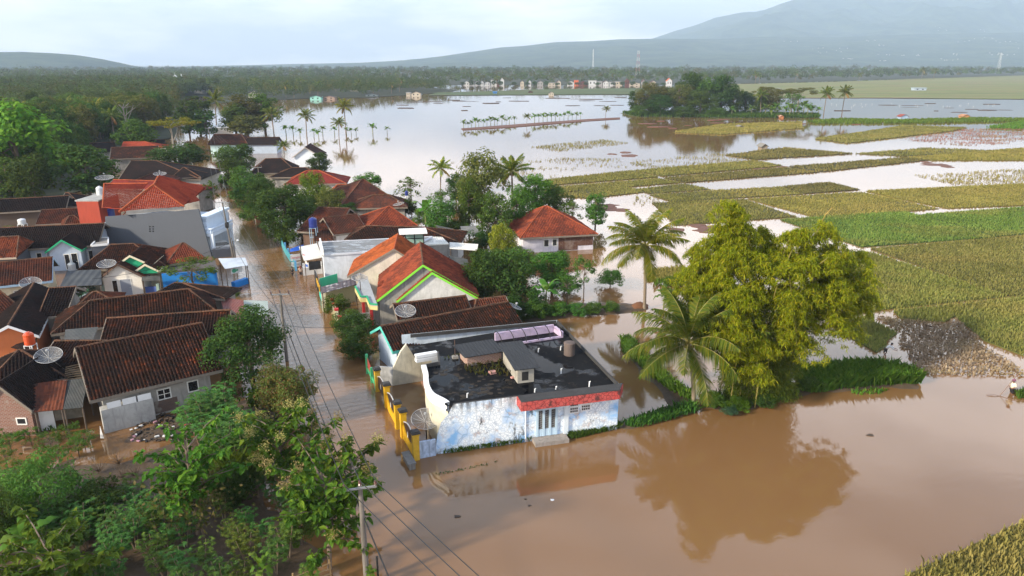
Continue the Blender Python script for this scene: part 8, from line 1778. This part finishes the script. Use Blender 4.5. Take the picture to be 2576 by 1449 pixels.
for i, (x0, x1, yt, wc, rc, fl_, lab) in enumerate([(1166,1181,204,WH,DRK,0,'white gabled far house first from the left across the lake'),(1183,1192,206,WH,BRN,1,'low far house right of the first white gable'),(1194,1206,204,WH,BRN,0,'second white gabled far house across the lake'),(1208,1217,203,WH,BRN,0,'third white gabled far house across the lake'),(1219,1233,205,WH,BRN,0,'fourth white far house with paired gables'),(1235,1249,202,WH,GRY,1,'white two storey far house across the lake'),(1251,1256,206,BRN,BRN,0,'dark small far house below the white tower house'),(1258,1268,195,WH,BRN,0,'tall white tower like far house'),
     (1309,1318,203,CRM,BRN,0,'cream small far house at the wood edge'),(1329,1336,201,WH,DRK,0,'small white gabled far house among trees'),(1352,1366,203,GRY,BRN,0,'brown roofed far house right of the small white gable'),(1379,1397,209,CRM,GRY,1,'long cream far wall house'),(1400,1411,202,CRM,BRN,0,'cream gabled far house left of the orange one'),(1428,1444,204,WH,BRN,0,'white far house beside the orange one'),(1445,1455,203,ORG,ORG,1,'bright orange far house'),(1456,1478,204,BRN,BRN,0,'brown roofed wide far house right of the orange one'),(1481,1500,203,WH,GRY,1,'white flat far house with columns'),(1502,1515,206,GRY,GRY,1,'grey flat far house'),(1517,1531,203,WH,BRN,0,'white far house with brown gable'),(1534,1546,207,WH,GRY,1,'low white far house'),(1549,1566,206,CRM,GRY,1,'cream far house at the right of the white row'),(1573,1583,198,BRN,BRN,0,'brown roofed far house behind the row'),(1582,1610,207,CRM,BRN,0,'cream long far house near the tree island'),(1615,1622,200,GRY,BRN,0,'small grey far house behind the row'),(1637,1650,203,CRM,BRN,0,'cream gabled far house above the tree island'),(1677,1690,197,WH,ORG,0,'white far house with red roof right of the row')]):
    far_house(lab, x0, x1, 215, yt, wc, rc, bool(fl_))
for k in range(20): tree_px('round', 1158 + k * 27 + rnd.uniform(-9, 9), 215.5, 206 + rnd.uniform(-3, 3), 13, 'dark tree standing among the far houses across the lake', near=0, group='trees among the far houses')
for x0, x1, yb, yt, wc, rc, fl_, lab in [(1381,1393,240,231,CRM,DRK,0,'small dark roofed hut on the green spit'),(1329,1340,234,229,BRN,DRK,0,'tiny brown hut on the green spit'),(1240,1250,236,232,(.05,.2,.5),(.05,.2,.5),1,'tiny blue tarp hut on the green spit'),(1035,1058,242,230,CRM,DRK,0,'dark gabled lakeside house at the end of the flooded wood'),(1022,1032,241,234,CRM,GRY,1,'small cream lakeside annex'),(780,808,251,240,(.25,.55,.50),DRK,0,'turquoise lakeside house among palms'),(812,842,250,241,(.30,.22,.18),DRK,0,'brown lakeside house beside the turquoise one'),(920,950,243,235,(.2,.25,.28),DRK,0,'dark lakeside house in the flooded wood'),
     (612,634,222,209,WH,WH,1,'white flat roofed far house right of the mosque'),(505,540,226,209,WH,(.05,.25,.6),0,'white far house with blue roof'),(528,548,236,222,CRM,BRN,0,'cream far house in the flooded street end'),(490,512,236,220,WH,GRY,1,'pale far house at the flooded street end'),(625,655,246,228,CRM,DRK,0,'cream gabled house with dark roof behind the far thickets'),(345,365,222,212,WH,BRN,0,'pale far house left of the mosque'),(372,420,224,213,GRY,DRK,0,'long dark roofed far house left of the mosque'),(560,578,232,224,CRM,BRN,0,'small cream far house among shore trees'),(880,900,230,222,CRM,BRN,0,'small cream far house behind the shore wood'),
     (1916,1930,378,362,(.24,.20,.15),(.20,.19,.17),0,'weathered wooden hut on stilts at the pool edge'),(1857,1872,322,316,(.25,.2,.16),(.22,.2,.17),0,'small grey shelter on the golden rice island'),(2266,2284,300,288,(.30,.42,.58),(.25,.06,.04),0,'blue field hut with red roof'),(2422,2438,298,288,(.50,.25,.10),(.40,.2,.1),0,'orange field hut on the right'),(1962,1971,297,290,(.5,.2,.08),(.5,.3,.2),0,'small orange hut before the island bananas'),(2300,2330,228,222,(.35,.42,.5),(.35,.42,.5),1,'long grey shed on the far fields'),(1955,1968,228,222,WH,GRY,0,'tiny white hut on the far fields')]:
    far_house(lab, x0, x1, yb, yt, wc, rc, bool(fl_), dep=4 if yb > 260 else 7, windows=yb < 260)
mq = thing('mosque', 'white far mosque with ribbed dome and minaret', 'mosque', P(440, 222, 0)); p = P(437, 222); k_ = mpp(p)
m = MB(); m.box((p.x, p.y + 8, -.3), 26 * k_, 14, 12 * k_); m.box((p.x, p.y + 8, 12 * k_), 18 * k_, 10, 6 * k_); m.obj('hall', WHITES, mq)
m = MB(); r_ = 8 * k_; m.lathe((p.x, p.y + 8, 18 * k_), [(r_ * .95, 0), (r_, r_ * .3), (r_ * .9, r_ * .75), (r_ * .55, r_ * 1.2), (r_ * .15, r_ * 1.5), (.15, r_ * 1.7), (.1, r_ * 2.3)], 20); m.obj('dome', paint((.62, .63, .62), .5, .3), mq)
m = MB(); m.lathe((p.x + 17 * k_, p.y + 6, -.3), [(3 * k_, 0), (2.6 * k_, 20 * k_), (3.2 * k_, 21 * k_), (2.2 * k_, 23 * k_), (2.2 * k_, 28 * k_), (.1, 34 * k_)], 10); m.obj('minaret', WHITES, mq)
def mast(label, x, yb, yt, D_, wpx, colr):
    d_ = ray(x, 180); b = Vector((d_.x / d_.y * D_, D_, 0)); h = CAMH + ray(x, yt).z / ray(x, yt).y * D_; w_ = wpx * D_ / FPX; root = thing('radio_mast', label, 'radio mast', b); N = 8
    for i in range(N):
        m = MB(); z0_, z1_ = h * i / N, h * (i + 1) / N; wa, wb_ = w_ * (1 - .6 * i / N), w_ * (1 - .6 * (i + 1) / N)
        for sx_, sy_ in ((-1, -1), (1, -1), (1, 1), (-1, 1)): m.tube([b + Vector((sx_ * wa / 2, sy_ * wa / 2, z0_)), b + Vector((sx_ * wb_ / 2, sy_ * wb_ / 2, z1_))], max(.10, D_ / 15000), 4, False)
        for q in ((-1, 1), (1, -1)): m.tube([b + Vector((q[0] * wa / 2, -wa / 2, z0_)), b + Vector((q[1] * wb_ / 2, -wb_ / 2, z1_))], max(.06, D_ / 20000), 4, False)
        m.obj('lattice', colr[i % len(colr)], root)
RW = [paint((.45, .10, .08), .6, .05), paint((.7, .7, .7), .6, .05)]
mast('red and white lattice radio mast above the far wood', 1604, 190, 127, 1500, 9, RW); mast('thin grey radio mast on the foothill skyline', 1491, 160, 124, 2900, 3, [RW[1]]); mast('faint lattice mast in front of the mountain at the right', 2510, 185, 133, 2200, 6, [RW[1]])
g = np.random.default_rng(33)
for i, (x, y, n, lab) in enumerate([(2110, 268, 26, 'white egret standing in the far shallow lake')]):
    for k in range(n):
        p = P(2110 + g.uniform(-60, 420), 263 + g.uniform(-1, 8)); m = MB(); m.lathe(p, [(.03, 0), (.03, .25), (.14, .35), (.13, .48), (.04, .6), (.04, .8), (.01, .85)], 6); o = m.obj('egret', WHITES); tag(o, lab, 'bird', 'egrets in the shallow lake')
# pale villages scattered on the lower slopes
for nm, n_, t0, t1, xa, xb in (('foothill', 70, .25, .9, .45, .95), ('mountain', 50, .15, .5, .25, .8)):
    fz, x0, x1, D_, dp = RID[nm]; m = MB()
    for k in range(n_):
        cx, cy = x0 + (x1 - x0) * g.uniform(xa, xb), D_ - dp + dp * g.uniform(t0, t1)
        for j in range(g.integers(1, 6)):
            X, Y = np.array([[cx + g.normal(0, 40)]]), np.array([[cy + g.normal(0, 40)]]); z = float(fz(X, Y)[0, 0]); m.box((X[0, 0], Y[0, 0], z - 2), 6, 5, 4.5, g.uniform(0, 1))
    o = m.obj('hill_village', paint((.45, .44, .43), .8, .1)); tag(o, 'specks of pale village houses on the %s slope' % nm, 'village', kind='stuff')
# ------------------------------------------------------------------ the car under the balcony
def car(label, p, rz):
    root = thing('parked_car', label, 'car', p, None, rz); B = paint((.66, .67, .68), .3, .05)
    def add(m, nm, mt, par=None): o = bpy.data.objects.new(nm, m.mesh(nm, mt)); C.objects.link(o); o.parent = par or root; return o
    sec = [(-2.0, .35, .80, .72), (-1.9, .30, .95, .80), (-1.2, .28, 1.0, .84), (-.9, .28, 1.02, .84), (1.2, .28, 1.02, .84), (1.75, .30, .98, .82), (2.0, .36, .85, .74)]
    m = MB(); rings = [[(x, -w_, z0), (x, w_, z0), (x, w_, z1 - .12), (x, w_ - .1, z1), (x, -w_ + .1, z1), (x, -w_, z1 - .12)] for x, z0, z1, w_ in sec]
    for a, b in zip(rings, rings[1:]):
        for i in range(6): m.poly([a[i], a[(i + 1) % 6], b[(i + 1) % 6], b[i]])
    m.poly(rings[0]); m.poly(rings[-1][::-1]); add(m, 'body', B)
    m = MB(); lo = [(-1.15, -.76, 1.01), (1.7, -.76, 1.0), (1.7, .76, 1.0), (-1.15, .76, 1.01)]; hi = [(-.45, -.64, 1.52), (1.35, -.64, 1.5), (1.35, .64, 1.5), (-.45, .64, 1.52)]
    for i in range(4): m.poly([lo[i], lo[(i + 1) % 4], hi[(i + 1) % 4], hi[i]])
    add(m, 'window', GLASS); m = MB(); m.prism([(x * 1.0, y, 1.5) for x, y, z in hi], .06); add(m, 'roof', B)
    for x in (-1.25, 1.25):
        for y in (-.82, .82):
            m = MB(); m.tube([(x, y - .1, .3), (x, y + .1, .3)], .32, 14); w_ = add(m, 'wheel', plain('tyre', (.02, .02, .02), .8)); m = MB(); m.tube([(x, y - .11, .3), (x, y + .11, .3)], .18, 10); add(m, 'rim', plain('grey_metal', (.30, .31, .33), .5), w_)
    for y in (-.55, .55): m = MB(); m.box((-1.97, y, .68), .08, .3, .14); add(m, 'headlight', plain('lamp_glass', (.6, .62, .64), .2, .6))
car('white car parked in the flood under the white balcony', P(548, 628) - Vector((0, 0, .25)), R(35))
# ------------------------------------------------------------------ hazy air
hz = MB(); hz.prism([(-12100, -400, -1.8), (12100, -400, -1.8), (12100, 11200, -1.8), (-12100, 11200, -1.8)], 900)
s = NT('haze'); v = s('ShaderNodeVolumePrincipled', {'Color': (.62, .78, 1.0, 1), 'Density': .000105, 'Anisotropy': .0}); s.link(v.outputs[0], s.out.inputs['Volume'])
ho = hz.obj('haze', s.m); tag(ho, 'pale bluish morning haze filling the air over the plain', 'haze', kind='stuff')
